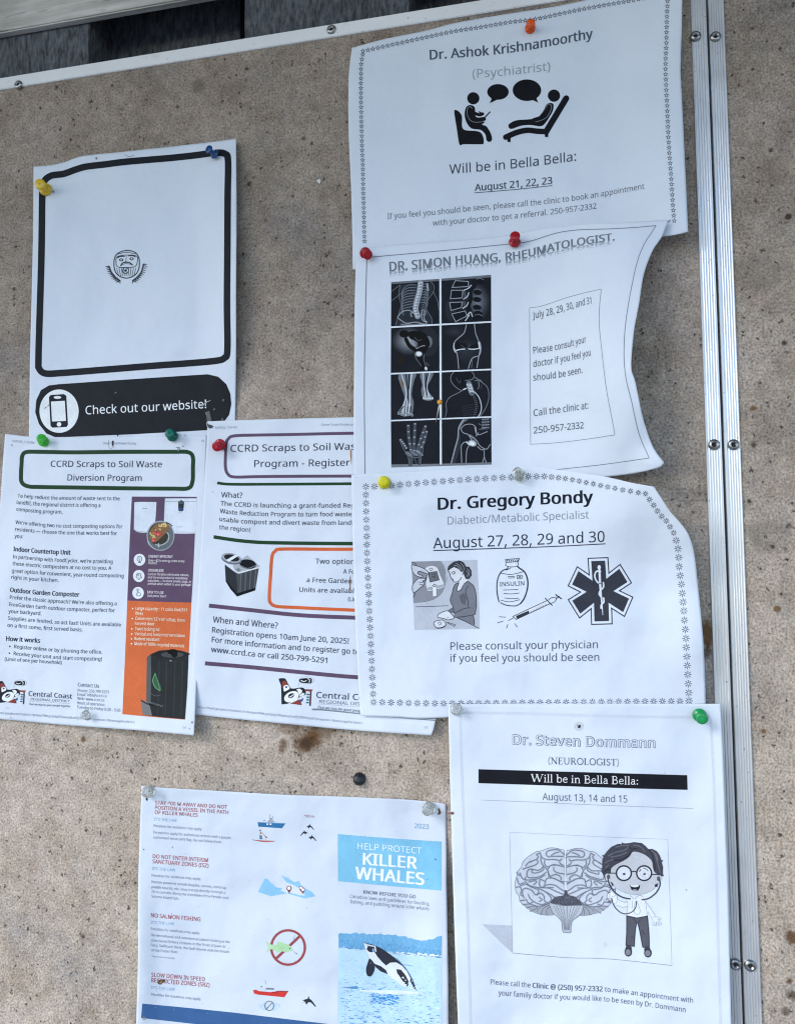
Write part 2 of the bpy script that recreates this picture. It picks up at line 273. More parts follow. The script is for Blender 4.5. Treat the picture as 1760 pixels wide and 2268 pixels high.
111:(85,((77,38,75,21,68,9,57,1,42,-1,28,1,18,9,10,21,8,38,9,49,12,59,17,66,24,72,33,75,43,76,52,75,61,72,68,66,73,59,76,49),(20,38,23,22,26,17,30,12,36,10,42,9,49,10,55,12,59,17,62,22,64,38,62,53,59,59,55,63,49,65,42,66,32,64,26,59,22,50),)),
112:(86,((48,76,60,74,70,67,76,55,78,38,77,26,75,16,70,9,64,3,56,0,47,-1,37,0,30,4,24,10,23,10,24,4,24,-3,24,-34,12,-34,12,75,22,75,24,65,30,71,37,75),(45,66,39,65,33,63,29,60,26,55,24,40,24,38,26,22,29,16,33,12,38,10,46,9,52,10,57,13,61,17,64,23,66,38,64,49,61,58,54,64),)),
113:(86,((62,-2,62,4,63,10,62,10,53,2,46,-1,38,-1,26,1,16,8,10,20,8,37,9,49,12,59,16,67,23,72,30,75,39,76,47,76,53,73,62,65,63,65,64,75,74,75,74,-34,62,-34),(41,9,48,10,53,12,57,15,60,20,62,35,62,37,61,50,57,59,51,64,40,66,32,64,25,58,22,49,20,37,22,25,25,16,32,11),)),
114:(58,((47,76,51,76,56,76,54,64,50,65,46,65,38,63,31,58,26,50,24,40,24,0,12,0,12,75,22,75,23,61,24,61,30,69,37,74),)),
115:(67,((61,21,60,14,57,9,53,4,47,1,31,-1,17,0,7,3,7,15,18,10,31,9,39,9,45,12,48,15,49,20,47,25,42,29,30,34,18,40,10,46,8,51,7,57,9,65,15,71,24,75,35,76,48,75,59,71,55,62,45,65,34,66,23,64,20,61,19,57,21,52,27,48,38,43,50,38,58,31),)),
116:(51,((37,9,43,9,47,10,47,1,42,-1,35,-1,24,1,20,3,16,8,14,14,13,22,13,66,2,66,2,71,13,76,18,92,25,92,25,75,47,75,47,66,25,66,25,22,26,16,29,12,32,10),)),
117:(87,((75,75,75,0,65,0,63,10,62,10,56,4,48,0,38,-1,30,-1,23,1,18,5,14,10,12,17,11,26,11,75,24,75,24,27,25,19,28,13,33,10,40,9,48,10,53,12,58,16,60,21,62,36,62,75),)),
118:(71,((28,0,0,75,13,75,29,31,32,24,34,17,35,11,36,11,37,17,40,24,42,31,58,75,71,75,43,0),)),
119:(110,((60,42,59,48,57,54,56,59,55,62,54,59,53,54,51,48,50,42,36,0,22,0,2,75,14,75,25,35,27,27,29,19,30,13,31,17,32,22,34,28,35,33,48,75,62,75,75,33,77,26,79,19,80,13,81,19,83,27,85,35,96,75,109,75,88,0,73,0),)),
120:(74,((30,38,4,75,18,75,37,47,56,75,70,75,44,38,72,0,58,0,37,30,16,0,3,0),)),
121:(71,((0,75,13,75,30,32,32,25,34,18,36,12,39,21,43,32,58,75,71,75,39,-10,33,-23,24,-31,19,-33,12,-34,6,-33,2,-32,2,-23,5,-23,10,-24,17,-22,23,-17,26,-10,30,0),)),
122:(66,((60,0,5,0,5,8,46,66,8,66,8,75,59,75,59,66,20,10,60,10),)),
126:(80,((38,45,29,48,23,48,15,46,7,40,7,51,15,57,24,59,32,58,42,54,51,51,57,50,65,53,73,59,73,48,65,42,56,40,48,41),)),
8211:(70,((6,32,6,43,64,43,64,32),)),
8212:(140,((6,32,6,43,134,43,134,32),))},
}

# ------------------------------------------------------------------ sheets of paper and what is printed on them
TX = (0.0, 0.0, 1.0)
def C(x0, y0, s):
    """following drawing coordinates are measured in an enlarged crop whose corner is (x0, y0)"""
    global TX; TX = (x0, y0, s)
def tp(p):
    p = np.asarray(p, float).reshape(-1, 2); return p * TX[2] + np.array(TX[:2])

_font = {}
for _k, _t in ALPHA.items():
    _font[_k] = {chr(o): (float(a), [np.array(c, float).reshape(-1, 2) for c in cs]) for o, (a, cs) in _t.items()}
_glyph = {}
def ccw(V, t):
    a, b, c = V[t[0]], V[t[1]], V[t[2]]
    return t if (b[0] - a[0]) * (c[1] - a[1]) - (b[1] - a[1]) * (c[0] - a[0]) > 0 else (t[0], t[2], t[1])
def fatten(c, d):
    """move a closed outline outwards (holes inwards) by d"""
    a = c - np.roll(c, 1, 0); b = np.roll(c, -1, 0) - c
    a /= np.hypot(a[:, 0], a[:, 1])[:, None] + 1e-9; b /= np.hypot(b[:, 0], b[:, 1])[:, None] + 1e-9
    m = np.stack([a[:, 1], -a[:, 0]], -1) + np.stack([b[:, 1], -b[:, 0]], -1)
    return c + m * (2 / np.clip((m * m).sum(1), .9, 4))[:, None] * d
def glyph(ch, off, font):
    font = 'n'; key = (ch, off, font)
    if key in _glyph: return _glyph[key]
    adv, cs = _font[font].get(ch, _font[font]['-'])
    v = np.zeros((0, 2)); f = []
    if cs:
        area = lambda c: (c[:, 0] * np.roll(c[:, 1], -1) - c[:, 1] * np.roll(c[:, 0], -1)).sum() / 2
        sg = 1 if area(max(cs, key=lambda c: abs(area(c)))) > 0 else -1
        def within(p, c):
            x, y = p; a, b = c, np.roll(c, -1, 0); k = (a[:, 1] > y) != (b[:, 1] > y)
            return (k & (x < (b[:, 0] - a[:, 0]) * (y - a[:, 1]) / np.where(b[:, 1] == a[:, 1], 1, b[:, 1] - a[:, 1]) + a[:, 0])).sum() % 2 == 1
        outer = [c for c in cs if area(c) * sg > 0]; holes = [c for c in cs if area(c) * sg <= 0]
        for oc in outer:
            grp = [oc] + [h for h in holes if within(h[0], oc)]
            grp = [fatten(c, off * 135 * sg) for c in grp] if off else grp
            n0 = len(v); tri = tessellate_polygon([[Vector((x, y, 0)) for x, y in c] for c in grp])
            v = np.vstack([v] + grp); f += [ccw(v, tuple(k + n0 for k in t)) for t in tri]
    _glyph[key] = (v / 100, f, adv / 100 + off * 1.3); return _glyph[key]
def glyph_line(s, off, font):
    x = 0; V = []; F = []; n = 0
    for ch in s:
        v, f, adv = glyph(ch, off, font)
        if len(v): V.append(v + np.array([x, 0])); F += [tuple(k + n for k in t) for t in f]; n += len(v)
        x += adv
    return (np.vstack(V) if V else np.zeros((0, 2))), F

class Buf:
    def __init__(s): s.v = []; s.f = []; s.m = []; s.mats = []; s.n = 0
    def mi(s, m):
        if m not in s.mats: s.mats.append(m)
        return s.mats.index(m)
    def add(s, px, z, faces, m):
        px = np.asarray(px, float)
        s.v.append(np.column_stack([px, np.full(len(px), z)])); i = s.mi(m)
        s.f += [tuple(k + s.n for k in f) for f in faces]; s.m += [i] * len(faces); s.n += len(px)

class Sheet:
    """one sheet: outline measured on the photograph, height above the board as a smooth function, print that follows it"""
    def __init__(s, name, label, cat, group, edges, h, paper, up=(0, -1), wref=None, grid=(140, 140)):
        global WREF
        if wref: WREF = wref
        s.h = h; s.bufs = {}; s.subs = {}; s.cur = None; s.up = np.array(up, float); s.k = 0; s.done = []
        T, R, B, L = [resample(catmull(e, 120), g) for e, g in zip(edges, (grid[0], grid[1], grid[0], grid[1]))]
        u = np.linspace(0, 1, grid[0])[None, :, None]; v = np.linspace(0, 1, grid[1])[:, None, None]
        P = (1 - v) * T[None] + v * B[None] + (1 - u) * L[:, None] + u * R[:, None] - ((1 - u) * (1 - v) * T[0] + u * (1 - v) * T[-1] + (1 - u) * v * B[0] + u * v * B[-1])
        s.P = P
        bp = s.to_world(P[..., 0], P[..., 1])
        ctr = bp.reshape(-1, 3).mean(0)
        s.root = empty(name, ctr); tag(s.root, label, cat, group)
        nu, nv = grid; idx = np.arange(nu * nv).reshape(nv, nu)
        f = np.stack([idx[:-1, :-1], idx[1:, :-1], idx[1:, 1:], idx[:-1, 1:]], -1).reshape(-1, 4)
        o = mesh_obj('paper_sheet', bp.reshape(-1, 3), f, paper, s.root, smooth=True)
        so = o.modifiers.new('thickness', 'SOLIDIFY'); so.thickness = 0.00018; so.offset = -1
        s.paper = o
    def to_world(s, px, py, z=0.0):
        return wpos(unproj(px, py, s.h(px, py) + wave(px, py) + z))
    def part(s, name, sub=None, label=None):
        """start a part (or, with sub, a sub-part of it)"""
        s.cur = (name, sub, len(s.done) + len(s.bufs)); s.bufs[s.cur] = Buf(); s.lab = label; s.k = 0
    def z(s, layer):
        s.k += 1
        return 0.0030 + 0.0016 * layer + 0.00005 * (s.k % 24)
    def poly(s, pts, c, layer=1, smooth=0, raw=False, maxl=7):
        p = np.asarray(pts, float).reshape(-1, 2) if raw else tp(pts)
        if smooth: p = catmull(p, smooth * len(p), True)
        tri = tessellate_polygon([[Vector((a, b, 0)) for a, b in p]])
        V = [tuple(a) for a in p]; mid = {}
        st = [ccw(V, tuple(t)) for t in tri]; out = []
        while st:
            t = st.pop(); best = 0; bi = 0
            for i in range(3):
                a, b = V[t[i]], V[t[(i + 1) % 3]]; d = math.hypot(a[0] - b[0], a[1] - b[1])
                if d > best + 1e-6: best = d; bi = i
            if best <= maxl: out.append(t); continue
            a, b, c3 = t[bi], t[(bi + 1) % 3], t[(bi + 2) % 3]; kk = (min(a, b), max(a, b))
            if kk not in mid: mid[kk] = len(V); V.append(((V[a][0] + V[b][0]) / 2, (V[a][1] + V[b][1]) / 2))
            q = mid[kk]; st += [(a, q, c3), (q, b, c3)]
        s.bufs[s.cur].add(V, s.z(layer), out, c if isinstance(c, bpy.types.Material) else ink(c))
    def stroke(s, pts, w, c, layer=2, smooth=True, closed=False, taper=None, raw=False):
        p = np.asarray(pts, float).reshape(-1, 2) if raw else tp(pts)
        w = w if raw else w * TX[2]
        n = max(6, int(np.hypot(*np.diff(p, axis=0).T).sum() / 3.0)) if len(p) > 1 else 6
        if smooth: p = catmull(p, n, closed)
        elif closed: p = np.vstack([p, p[0]])
        if not smooth or len(p) < 3:
            q = [p[0]]
            for a, b in zip(p[:-1], p[1:]):
                k = max(1, int(np.hypot(*(b - a)) / 5))
                for i in range(1, k + 1): q.append(a + (b - a) * i / k)
            p = np.array(q)
        if closed and smooth: p = np.vstack([p, p[0]])
        d = np.gradient(p, axis=0); L = np.hypot(d[:, 0], d[:, 1])[:, None]; L[L == 0] = 1; d = d / L
        nrm = np.stack([-d[:, 1], d[:, 0]], -1)
        if not smooth:
            # mitred corners
            for i in range(1, len(p) - 1):
                a = p[i] - p[i - 1]; b = p[i + 1] - p[i]; a = a / (np.hypot(*a) + 1e-9); b = b / (np.hypot(*b) + 1e-9)
                na = np.array([-a[1], a[0]]); nb = np.array([-b[1], b[0]]); mm = na + nb; q = mm @ mm
                if q > 0.2: nrm[i] = 2 * mm / q
            if closed:
                a = p[-1] - p[-2]; b = p[1] - p[0]; a = a / np.hypot(*a); b = b / np.hypot(*b)
                mm = np.array([-a[1], a[0]]) + np.array([-b[1], b[0]]); nrm[0] = nrm[-1] = 2 * mm / max(mm @ mm, 0.2)
        t = np.linspace(0, 1, len(p))[:, None]
        ww = w / 2 if taper is None else w / 2 * np.interp(t, np.linspace(0, 1, len(taper)), taper)
        m = len(p); q = max(1, int(math.ceil(w / 6)))
        V = np.vstack([p + nrm * ww * (1 - 2 * j / q) for j in range(q + 1)]); F = [(j * m + i, j * m + i + 1, (j + 1) * m + i + 1, (j + 1) * m + i) for j in range(q) for i in range(m - 1)]
        s.bufs[s.cur].add(V, s.z(layer), F, c if isinstance(c, bpy.types.Material) else ink(c))
        if not closed and smooth and w > 2.5 and taper is None:     # round ends
            for e, dd in ((p[0], -d[0]), (p[-1], d[-1])):
                a0 = math.atan2(dd[1], dd[0]); ar = [a0 - math.pi / 2 + math.pi * i / 6 for i in range(7)]
                V = [e + w / 2 * np.array([math.cos(x), math.sin(x)]) for x in ar]
                s.bufs[s.cur].add(V, s.z(layer), [tuple(range(7))], c if isinstance(c, bpy.types.Material) else ink(c))
    def ell(s, cx, cy, rx, ry=None, c=(0, 0, 0), layer=1, ang=0, w=None, n=28):
        ry = rx if ry is None else ry; a = math.radians(ang)
        pts = [(cx + rx * math.cos(t) * math.cos(a) - ry * math.sin(t) * math.sin(a), cy + rx * math.cos(t) * math.sin(a) + ry * math.sin(t) * math.cos(a)) for t in np.linspace(0, 2 * math.pi, n, endpoint=False)]
        if w: s.stroke(pts, w, c, layer, True, True)
        else: s.poly(pts, c, layer)
    def text(s, txt, path, cap, c, bold=0.0, layer=2, cap2=None, comp=0.0, up=None, slant=0.0, flip=False, font='n'):
        if bold >= .016 and not flip:          # bold face: the same line struck twice, a little to either side
            dx = bold * 1.15 * cap * TX[2]; a = tp(path); t0 = TX; d = a[-1] - a[0]; d = d / np.hypot(*d)
            C(0, 0, 1)
            for k in (-1, 1): s.text(txt, a + d * dx * k, cap * t0[2], c, min(bold * .35, .012), layer, cap2 and cap2 * t0[2], comp, up, slant)
            C(*t0); return
        v, f = glyph_line(txt, bold, font)
        if not len(v): return
        x0, x1 = v[:, 0].min(), v[:, 0].max()
        p = tp(path); dense = resample(catmull(p, 200), 400) if len(p) > 2 else resample(p, 50)
        u = (v[:, 0] - x0) / (x1 - x0)
        capu = cap * TX[2] * (1 + ((cap2 / cap - 1) if cap2 else 0) * u)
        u = np.clip(u + slant * v[:, 1] / max(x1 - x0, .1), 0, 1)
        u = u * (1 + comp * (1 - u))
        t = u * (len(dense) - 1); i = np.clip(t.astype(int), 0, len(dense) - 2); fr = (t - i)[:, None]
        base = dense[i] * (1 - fr) + dense[i + 1] * fr
        d = dense[-1] - dense[0]; d = d / np.hypot(*d); perp = np.array([d[1], -d[0]])
        U = np.array(up, float) if up is not None else (0.35 * perp + 0.65 * s.up)
        U = U / np.hypot(*U)
        q = base + U[None] * (v[:, 1] * capu * (-1 if flip else 1))[:, None]
        s.bufs[s.cur].add(q, s.z(layer), f, ink(c))
    def outline(s, txt, path, cap, c, c2):
        a = tp(path); t0 = TX; u = cap * t0[2] * .034
        C(0, 0, 1)
        for dx, dy in ((-1, -1), (1, -1), (-1, 1), (1, 1), (1.3, 0), (-1.3, 0)): s.text(txt, a + np.array([dx, dy]) * u, cap * t0[2], c, .012, 2)
        s.text(txt, a, cap * t0[2], c2, .0, 4); C(*t0)
    def finish(s):
        roots = {}
        for key, b in s.bufs.items():
            if not b.n: continue
            name, sub, _ = key
            V = np.vstack(b.v); W = s.to_world(V[:, 0], V[:, 1], V[:, 2])
            par = s.root
            if sub: par = roots[name]
            o = mesh_obj(sub or name, W, b.f, b.mats, par, b.m)
            if not sub: roots[name] = o
        s.bufs = {}
        return s

# small hand-drawn book serif for the two serif lines
SER = {
 'W': (1.46, [([(.12, 1), (.42, 0)], .15), ([(.42, 0), (.73, 1)], .06), ([(.70, 1), (1.0, 0)], .15), ([(1.0, 0), (1.32, 1)], .06), ([(0, 1), (.30, 1)], .05), ([(.56, 1), (.86, 1)], .05), ([(1.18, 1), (1.46, 1)], .05)]),
 'i': (.36, [([(.18, 0), (.18, .66)], .13), ([(.04, 0), (.33, 0)], .05), ([(.05, .64), (.2, .64)], .05), ([(.11, .9), (.25, .9)], .14)]),
 'l': (.36, [([(.18, 0), (.18, 1.06)], .13), ([(.04, 0), (.33, 0)], .05), ([(.05, 1.04), (.2, 1.04)], .05)]),
 'b': (.72, [([(.17, 0), (.17, 1.06)], .13), ([(.03, 1.04), (.2, 1.04)], .05), ('s', [(.17, .5), (.36, .65), (.56, .56), (.62, .33), (.54, .08), (.36, .01), (.17, .08)], .1)]),
 'e': (.63, [('s', [(.1, .37), (.53, .39), (.47, .6), (.33, .66), (.15, .55), (.1, .33), (.17, .1), (.36, .02), (.56, .12)], .09)]),
 'n': (.76, [([(.17, 0), (.17, .66)], .13), ([(.04, 0), (.30, 0)], .05), ([(.04, .64), (.2, .64)], .05), ('s', [(.17, .5), (.36, .64), (.53, .58), (.58, .42), (.58, .0)], .11), ([(.45, 0), (.72, 0)], .05)]),
 'a': (.62, [('s', [(.12, .55), (.3, .66), (.44, .58), (.46, .4), (.46, .1), (.58, .02)], .1), ('s', [(.46, .4), (.2, .34), (.1, .18), (.18, .03), (.33, .03), (.46, .14)], .09)]),
 'B': (.82, [([(.2, 0), (.2, 1)], .15), ([(.04, 0), (.3, 0)], .05), ([(.04, 1), (.3, 1)], .05), ('s', [(.2, 1), (.5, .98), (.62, .77), (.5, .56), (.2, .53)], .09), ('s', [(.2, .53), (.56, .5), (.7, .27), (.56, .03), (.2, 0)], .1)]),
 ':': (.34, [([(.1, .08), (.24, .08)], .14), ([(.1, .56), (.24, .56)], .14)]),
 'N': (1.0, [([(.18, 0), (.18, 1)], .07), ([(.17, 1), (.82, 0)], .16), ([(.82, 0), (.82, 1)], .07), ([(.04, 0), (.32, 0)], .05), ([(.02, 1), (.22, 1)], .05), ([(.68, 1), (.96, 1)], .05)]),
 'E': (.76, [([(.2, 0), (.2, 1)], .15), ([(.04, 1), (.66, 1)], .06), ([(.2, .52), (.54, .52)], .06), ([(.04, 0), (.68, 0)], .06), ([(.65, 1), (.65, .82)], .05), ([(.68, 0), (.68, .2)], .05), ([(.53, .62), (.53, .42)], .05)]),
 'U': (.98, [('s', [(.2, 1), (.2, .35), (.28, .1), (.48, 0), (.68, .08), (.77, .32), (.78, 1)], .11), ([(.05, 1), (.36, 1)], .05), ([(.65, 1), (.92, 1)], .05)]),
 'R': (.88, [([(.2, 0), (.2, 1)], .15), ([(.04, 0), (.36, 0)], .05), ([(.04, 1), (.3, 1)], .05), ('s', [(.2, 1), (.52, .98), (.64, .76), (.52, .53), (.2, .5)], .1), ([(.42, .52), (.74, 0)], .14), ([(.66, 0), (.86, 0)], .05)]),
 'O': (1.0, [('c', [(.5, 1.0), (.24, .88), (.1, .5), (.24, .12), (.5, 0), (.76, .12), (.9, .5), (.76, .88)], .12)]),
 'L': (.74, [([(.2, 0), (.2, 1)], .15), ([(.04, 0), (.66, 0)], .06), ([(.04, 1), (.36, 1)], .05), ([(.66, 0), (.66, .22)], .05)]),
 'G': (.94, [('s', [(.8, .84), (.6, .99), (.4, .98), (.18, .82), (.1, .5), (.2, .15), (.44, .01), (.66, .03), (.8, .12)], .12), ([(.8, .08), (.8, .45)], .13), ([(.64, .45), (.94, .45)], .05), ([(.81, .82), (.81, 1)], .05)]),
 'I': (.42, [([(.2, 0), (.2, 1)], .15), ([(.04, 0), (.37, 0)], .05), ([(.04, 1), (.37, 1)], .05)]),
 'S': (.66, [('s', [(.54, .82), (.4, .98), (.2, .94), (.12, .76), (.24, .58), (.46, .45), (.55, .26), (.46, .06), (.26, .01), (.1, .16)], .12)]),
 'T': (.82, [([(.4, 0), (.4, 1)], .15), ([(.06, 1), (.75, 1)], .06), ([(.07, 1), (.07, .8)], .05), ([(.74, 1), (.74, .8)], .05), ([(.25, 0), (.56, 0)], .05)]),
 '(': (.42, [('s', [(.36, 1.1), (.18, .8), (.14, .45), (.2, .1), (.36, -.2)], .07)]),
 ')': (.42, [('s', [(.06, 1.1), (.24, .8), (.28, .45), (.22, .1), (.06, -.2)], .07)]),
 ' ': (.34, []),
}
def serif(s, txt, p0, p1, cap, c, layer=3):
    a, b = tp([p0, p1]); tot = sum(SER[ch][0] for ch in txt); d = (b - a) / tot; cap = cap * TX[2]; x = 0
    wk = cap
    for ch in txt:
        adv, st = SER[ch]
        for e in st:
            kind = 'l' if len(e) == 2 else e[0]; pts, w = e[-2], e[-1]
            q = [a + d * (x + u) + np.array([0, -cap]) * v for u, v in pts]
            s.stroke(q, w * wk, c, layer, kind != 'l', kind == 'c', raw=True)
        x += adv

# ================================================================== the shelter wall and the boards
def pt_in(x, y, h=0.0):
    return unproj(x, y, h)
def board_mat(stains, low=0.25):
    m = mat('fibre_board', (.3, .27, .22), 0.92, 0, 0.15)
    n1 = mapped_noise(m, 520, 2.5, 0.55); n2 = mapped_noise(m, 250, 3, 0.6); n3 = mapped_noise(m, 7, 4, 0.6); n4 = mapped_noise(m, 26, 3, 0.6)
    base = ramp(m, n1.outputs[0], [(0.26, (.24, .203, .172)), (0.42, (.445, .378, .318)), (0.55, (.585, .50, .425)), (0.72, (.74, .645, .565))])
    warm = mixc(m, ramp(m, n4.outputs[0], [(0.45, 0.0), (0.75, 0.45)]).outputs[0], base.outputs[0], (.36, .27, .18), 'MULTIPLY')
    tone = mixc(m, 1.0, warm, ramp(m, n3.outputs[0], [(0.3, (.74, .76, .80)), (0.5, (.96, .93, .88)), (0.7, (1.06, 1.04, 1.06))]).outputs[0], 'MULTIPLY')
    n6 = mapped_noise(m, 95, 3, 0.6); n7 = mapped_noise(m, 38, 5, 0.7)
    tone = mixc(m, 1.0, tone, ramp(m, n6.outputs[0], [(0.32, (.80, .80, .81)), (0.68, (1.12, 1.11, 1.10))]).outputs[0], 'MULTIPLY')
    tone = mixc(m, ramp(m, n7.outputs[0], [(0.60, 0.0), (0.76, 0.5)]).outputs[0], tone, (.55, .54, .54), 'MULTIPLY')
    # patchy darker tone, growing stronger towards the top of the boards
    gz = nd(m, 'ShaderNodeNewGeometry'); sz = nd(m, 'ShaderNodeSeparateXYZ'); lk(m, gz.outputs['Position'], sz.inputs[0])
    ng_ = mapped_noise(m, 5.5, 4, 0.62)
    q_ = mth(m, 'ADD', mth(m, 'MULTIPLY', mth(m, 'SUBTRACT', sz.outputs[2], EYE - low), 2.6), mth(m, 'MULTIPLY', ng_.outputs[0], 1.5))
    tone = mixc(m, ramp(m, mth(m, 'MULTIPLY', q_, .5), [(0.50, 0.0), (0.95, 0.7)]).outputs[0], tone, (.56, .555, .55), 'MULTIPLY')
    # dark pits: sparse chips in the fibre, ragged
    gm = nd(m, 'ShaderNodeNewGeometry')
    wn_ = nd(m, 'ShaderNodeTexNoise'); wn_.inputs['Scale'].default_value = 420; wn_.inputs['Detail'].default_value = 2
    lk(m, gm.outputs['Position'], wn_.inputs['Vector'])
    add = nd(m, 'ShaderNodeVectorMath', operation='MULTIPLY_ADD'); lk(m, wn_.outputs['Color'], add.inputs[0]); add.inputs[1].default_value = (.006, .006, .006); lk(m, gm.outputs['Position'], add.inputs[2])
    pits = None
    for sc_, cut, dens in ((85, .11, .66), (190, .17, .72), (38, .07, .62)):
        vo = nd(m, 'ShaderNodeTexVoronoi'); vo.inputs['Scale'].default_value = sc_; vo.inputs['Randomness'].default_value = 1
        lk(m, add.outputs[0], vo.inputs['Vector'])
        near = ramp(m, vo.outputs['Distance'], [(cut * .6, 1.0), (cut * 1.6, 0.0)])
        sep = nd(m, 'ShaderNodeSeparateColor'); lk(m, vo.outputs['Color'], sep.inputs[0])
        pick = mth(m, 'GREATER_THAN', mth(m, 'ADD', sep.outputs[0], mth(m, 'MULTIPLY', mth(m, 'SUBTRACT', n4.outputs[0], .5), 1.3)), dens + .06)
        pm = mth(m, 'MULTIPLY', near.outputs[0], pick)
        pits = pm if pits is None else mth(m, 'MAXIMUM', pits, pm)
    c = mixc(m, mth(m, 'MULTIPLY', pits, 0.88), tone, (.035, .027, .02))
    # stains with a shape of their own, where the photograph has them
    ns = mapped_noise(m, 70, 4, 0.7)
    for (px, py, r, col, amt, sx) in stains:
        w = wpos(unproj(px, py, 0.0))
        g2 = nd(m, 'ShaderNodeNewGeometry'); vm = nd(m, 'ShaderNodeVectorMath', operation='SUBTRACT'); lk(m, g2.outputs['Position'], vm.inputs[0]); vm.inputs[1].default_value = tuple(w)
        vsx = nd(m, 'ShaderNodeVectorMath', operation='MULTIPLY'); lk(m, vm.outputs[0], vsx.inputs[0]); vsx.inputs[1].default_value = (sx, 0, 1)
        le = nd(m, 'ShaderNodeVectorMath', operation='LENGTH'); lk(m, vsx.outputs[0], le.inputs[0])
        q = mth(m, 'ADD', mth(m, 'DIVIDE', le.outputs['Value'], r * IN), mth(m, 'MULTIPLY', mth(m, 'SUBTRACT', ns.outputs[0], 0.5), 2.2))
        c = mixc(m, mth(m, 'MULTIPLY', ramp(m, q, [(0.45, 1.0), (1.0, 0.0)]).outputs[0], amt), c, col, 'MIX')
    lk(m, c, bsdf(m).inputs['Base Color'])
    h = mth(m, 'SUBTRACT', mth(m, 'ADD', mth(m, 'MULTIPLY', n1.outputs[0], 0.8), mth(m, 'MULTIPLY', n2.outputs[0], 0.5)), mth(m, 'MULTIPLY', pits, 0.8))
    bump(m, h, 0.75, 0.0016)
    return m
rust = (.115, .055, .02); dark = (.05, .03, .018); umber = (.16, .085, .035)
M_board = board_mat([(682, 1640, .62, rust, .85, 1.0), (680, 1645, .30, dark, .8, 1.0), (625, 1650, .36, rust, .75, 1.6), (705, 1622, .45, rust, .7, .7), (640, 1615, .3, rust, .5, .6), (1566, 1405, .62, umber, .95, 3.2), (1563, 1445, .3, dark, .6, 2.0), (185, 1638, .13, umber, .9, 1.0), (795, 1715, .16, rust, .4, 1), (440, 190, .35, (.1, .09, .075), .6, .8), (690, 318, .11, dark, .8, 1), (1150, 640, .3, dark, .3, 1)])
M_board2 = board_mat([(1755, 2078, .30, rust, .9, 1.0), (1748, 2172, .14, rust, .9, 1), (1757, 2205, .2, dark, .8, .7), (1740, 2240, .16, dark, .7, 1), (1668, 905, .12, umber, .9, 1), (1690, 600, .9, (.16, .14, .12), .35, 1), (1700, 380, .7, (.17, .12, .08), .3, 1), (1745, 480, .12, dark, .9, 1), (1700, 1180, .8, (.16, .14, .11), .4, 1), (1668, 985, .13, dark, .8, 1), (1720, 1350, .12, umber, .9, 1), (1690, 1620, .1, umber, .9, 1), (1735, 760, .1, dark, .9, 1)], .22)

def alu_mat(name, tone, metal, stretch):
    m = mat(name, (tone,) * 3, 0.4, metal, 0.4)
    n = mapped_noise(m, 18, 3, 0.5, stretch); n2 = mapped_noise(m, 30, 4, 0.6); n3 = mapped_noise(m, 300, 3, .6)
    c = ramp(m, n.outputs[0], [(0.3, (tone * .90, tone * .91, tone * .92)), (0.7, (tone,) * 3)])
    c2 = mixc(m, ramp(m, n2.outputs[0], [(0.62, 0.0), (0.86, 0.28)]).outputs[0], c.outputs[0], (.30, .30, .29))
    spots = ramp(m, n3.outputs[0], [(0.27, 1.0), (0.32, 0.0)])
    lk(m, mixc(m, mth(m, 'MULTIPLY', spots.outputs[0], .55), c2, (.12, .115, .11)), bsdf(m).inputs['Base Color'])
    lk(m, ramp(m, n2.outputs[0], [(0.35, .34), (0.75, .52)]).outputs[0], bsdf(m).inputs['Roughness'])
    return m
M_alu = alu_mat('aluminium_edging', .76, .75, (1, 1, .4)); M_alu_top = alu_mat('aluminium_top_edging', .88, .0, (.4, 1, 1))
M_steel = mat('screw_steel', (.42, .43, .44), 0.32, 0.95); M_hole = mat('screw_recess', (.02, .02, .02), 0.8)
n_ = mapped_noise(M_steel, 500, 3); lk(M_steel, ramp(M_steel, n_.outputs[0], [(.3, (.16, .155, .15)), (.65, (.5, .5, .5))]).outputs[0], bsdf(M_steel).inputs['Base Color'])

def wood_mat(name, c0, c1, rough=0.8, scale=30, stretch=(1, 1, .06), bstr=.5):
    m = mat(name, c0, rough, 0, .2)
    n = mapped_noise(m, scale, 5, 0.65, stretch); n2 = mapped_noise(m, 12, 3, 0.6)
    c = ramp(m, n.outputs[0], [(0.33, c0), (0.68, c1)])
    lk(m, mixc(m, 1.0, c.outputs[0], ramp(m, n2.outputs[0], [(0.3, (.75, .75, .75)), (.7, (1.1, 1.1, 1.1))]).outputs[0], 'MULTIPLY'), bsdf(m).inputs['Base Color'])
    bump(m, n.outputs[0], bstr, 0.003)
    return m
M_plank = wood_mat('weathered_grey_stain', (.045, .05, .058), (.18, .195, .22), .85, 300, (1, 1, .28), 1.0)
M_back = mat('shaded_sheathing', (.03, .03, .033), .9)
M_rail = wood_mat('weathered_pale_paint', (.44, .43, .39), (.74, .73, .69), .7, 120, (.07, 1, 1), .5)
nrl = mapped_noise(M_rail, 90, 4, .7, (.10, 1, 1.4)); brl = bsdf(M_rail).inputs['Base Color']; src = brl.links[0].from_socket
lk(M_rail, mixc(M_rail, ramp(M_rail, nrl.outputs[0], [(.60, 0.0), (.68, .8)]).outputs[0], src, (.13, .115, .09)), brl)

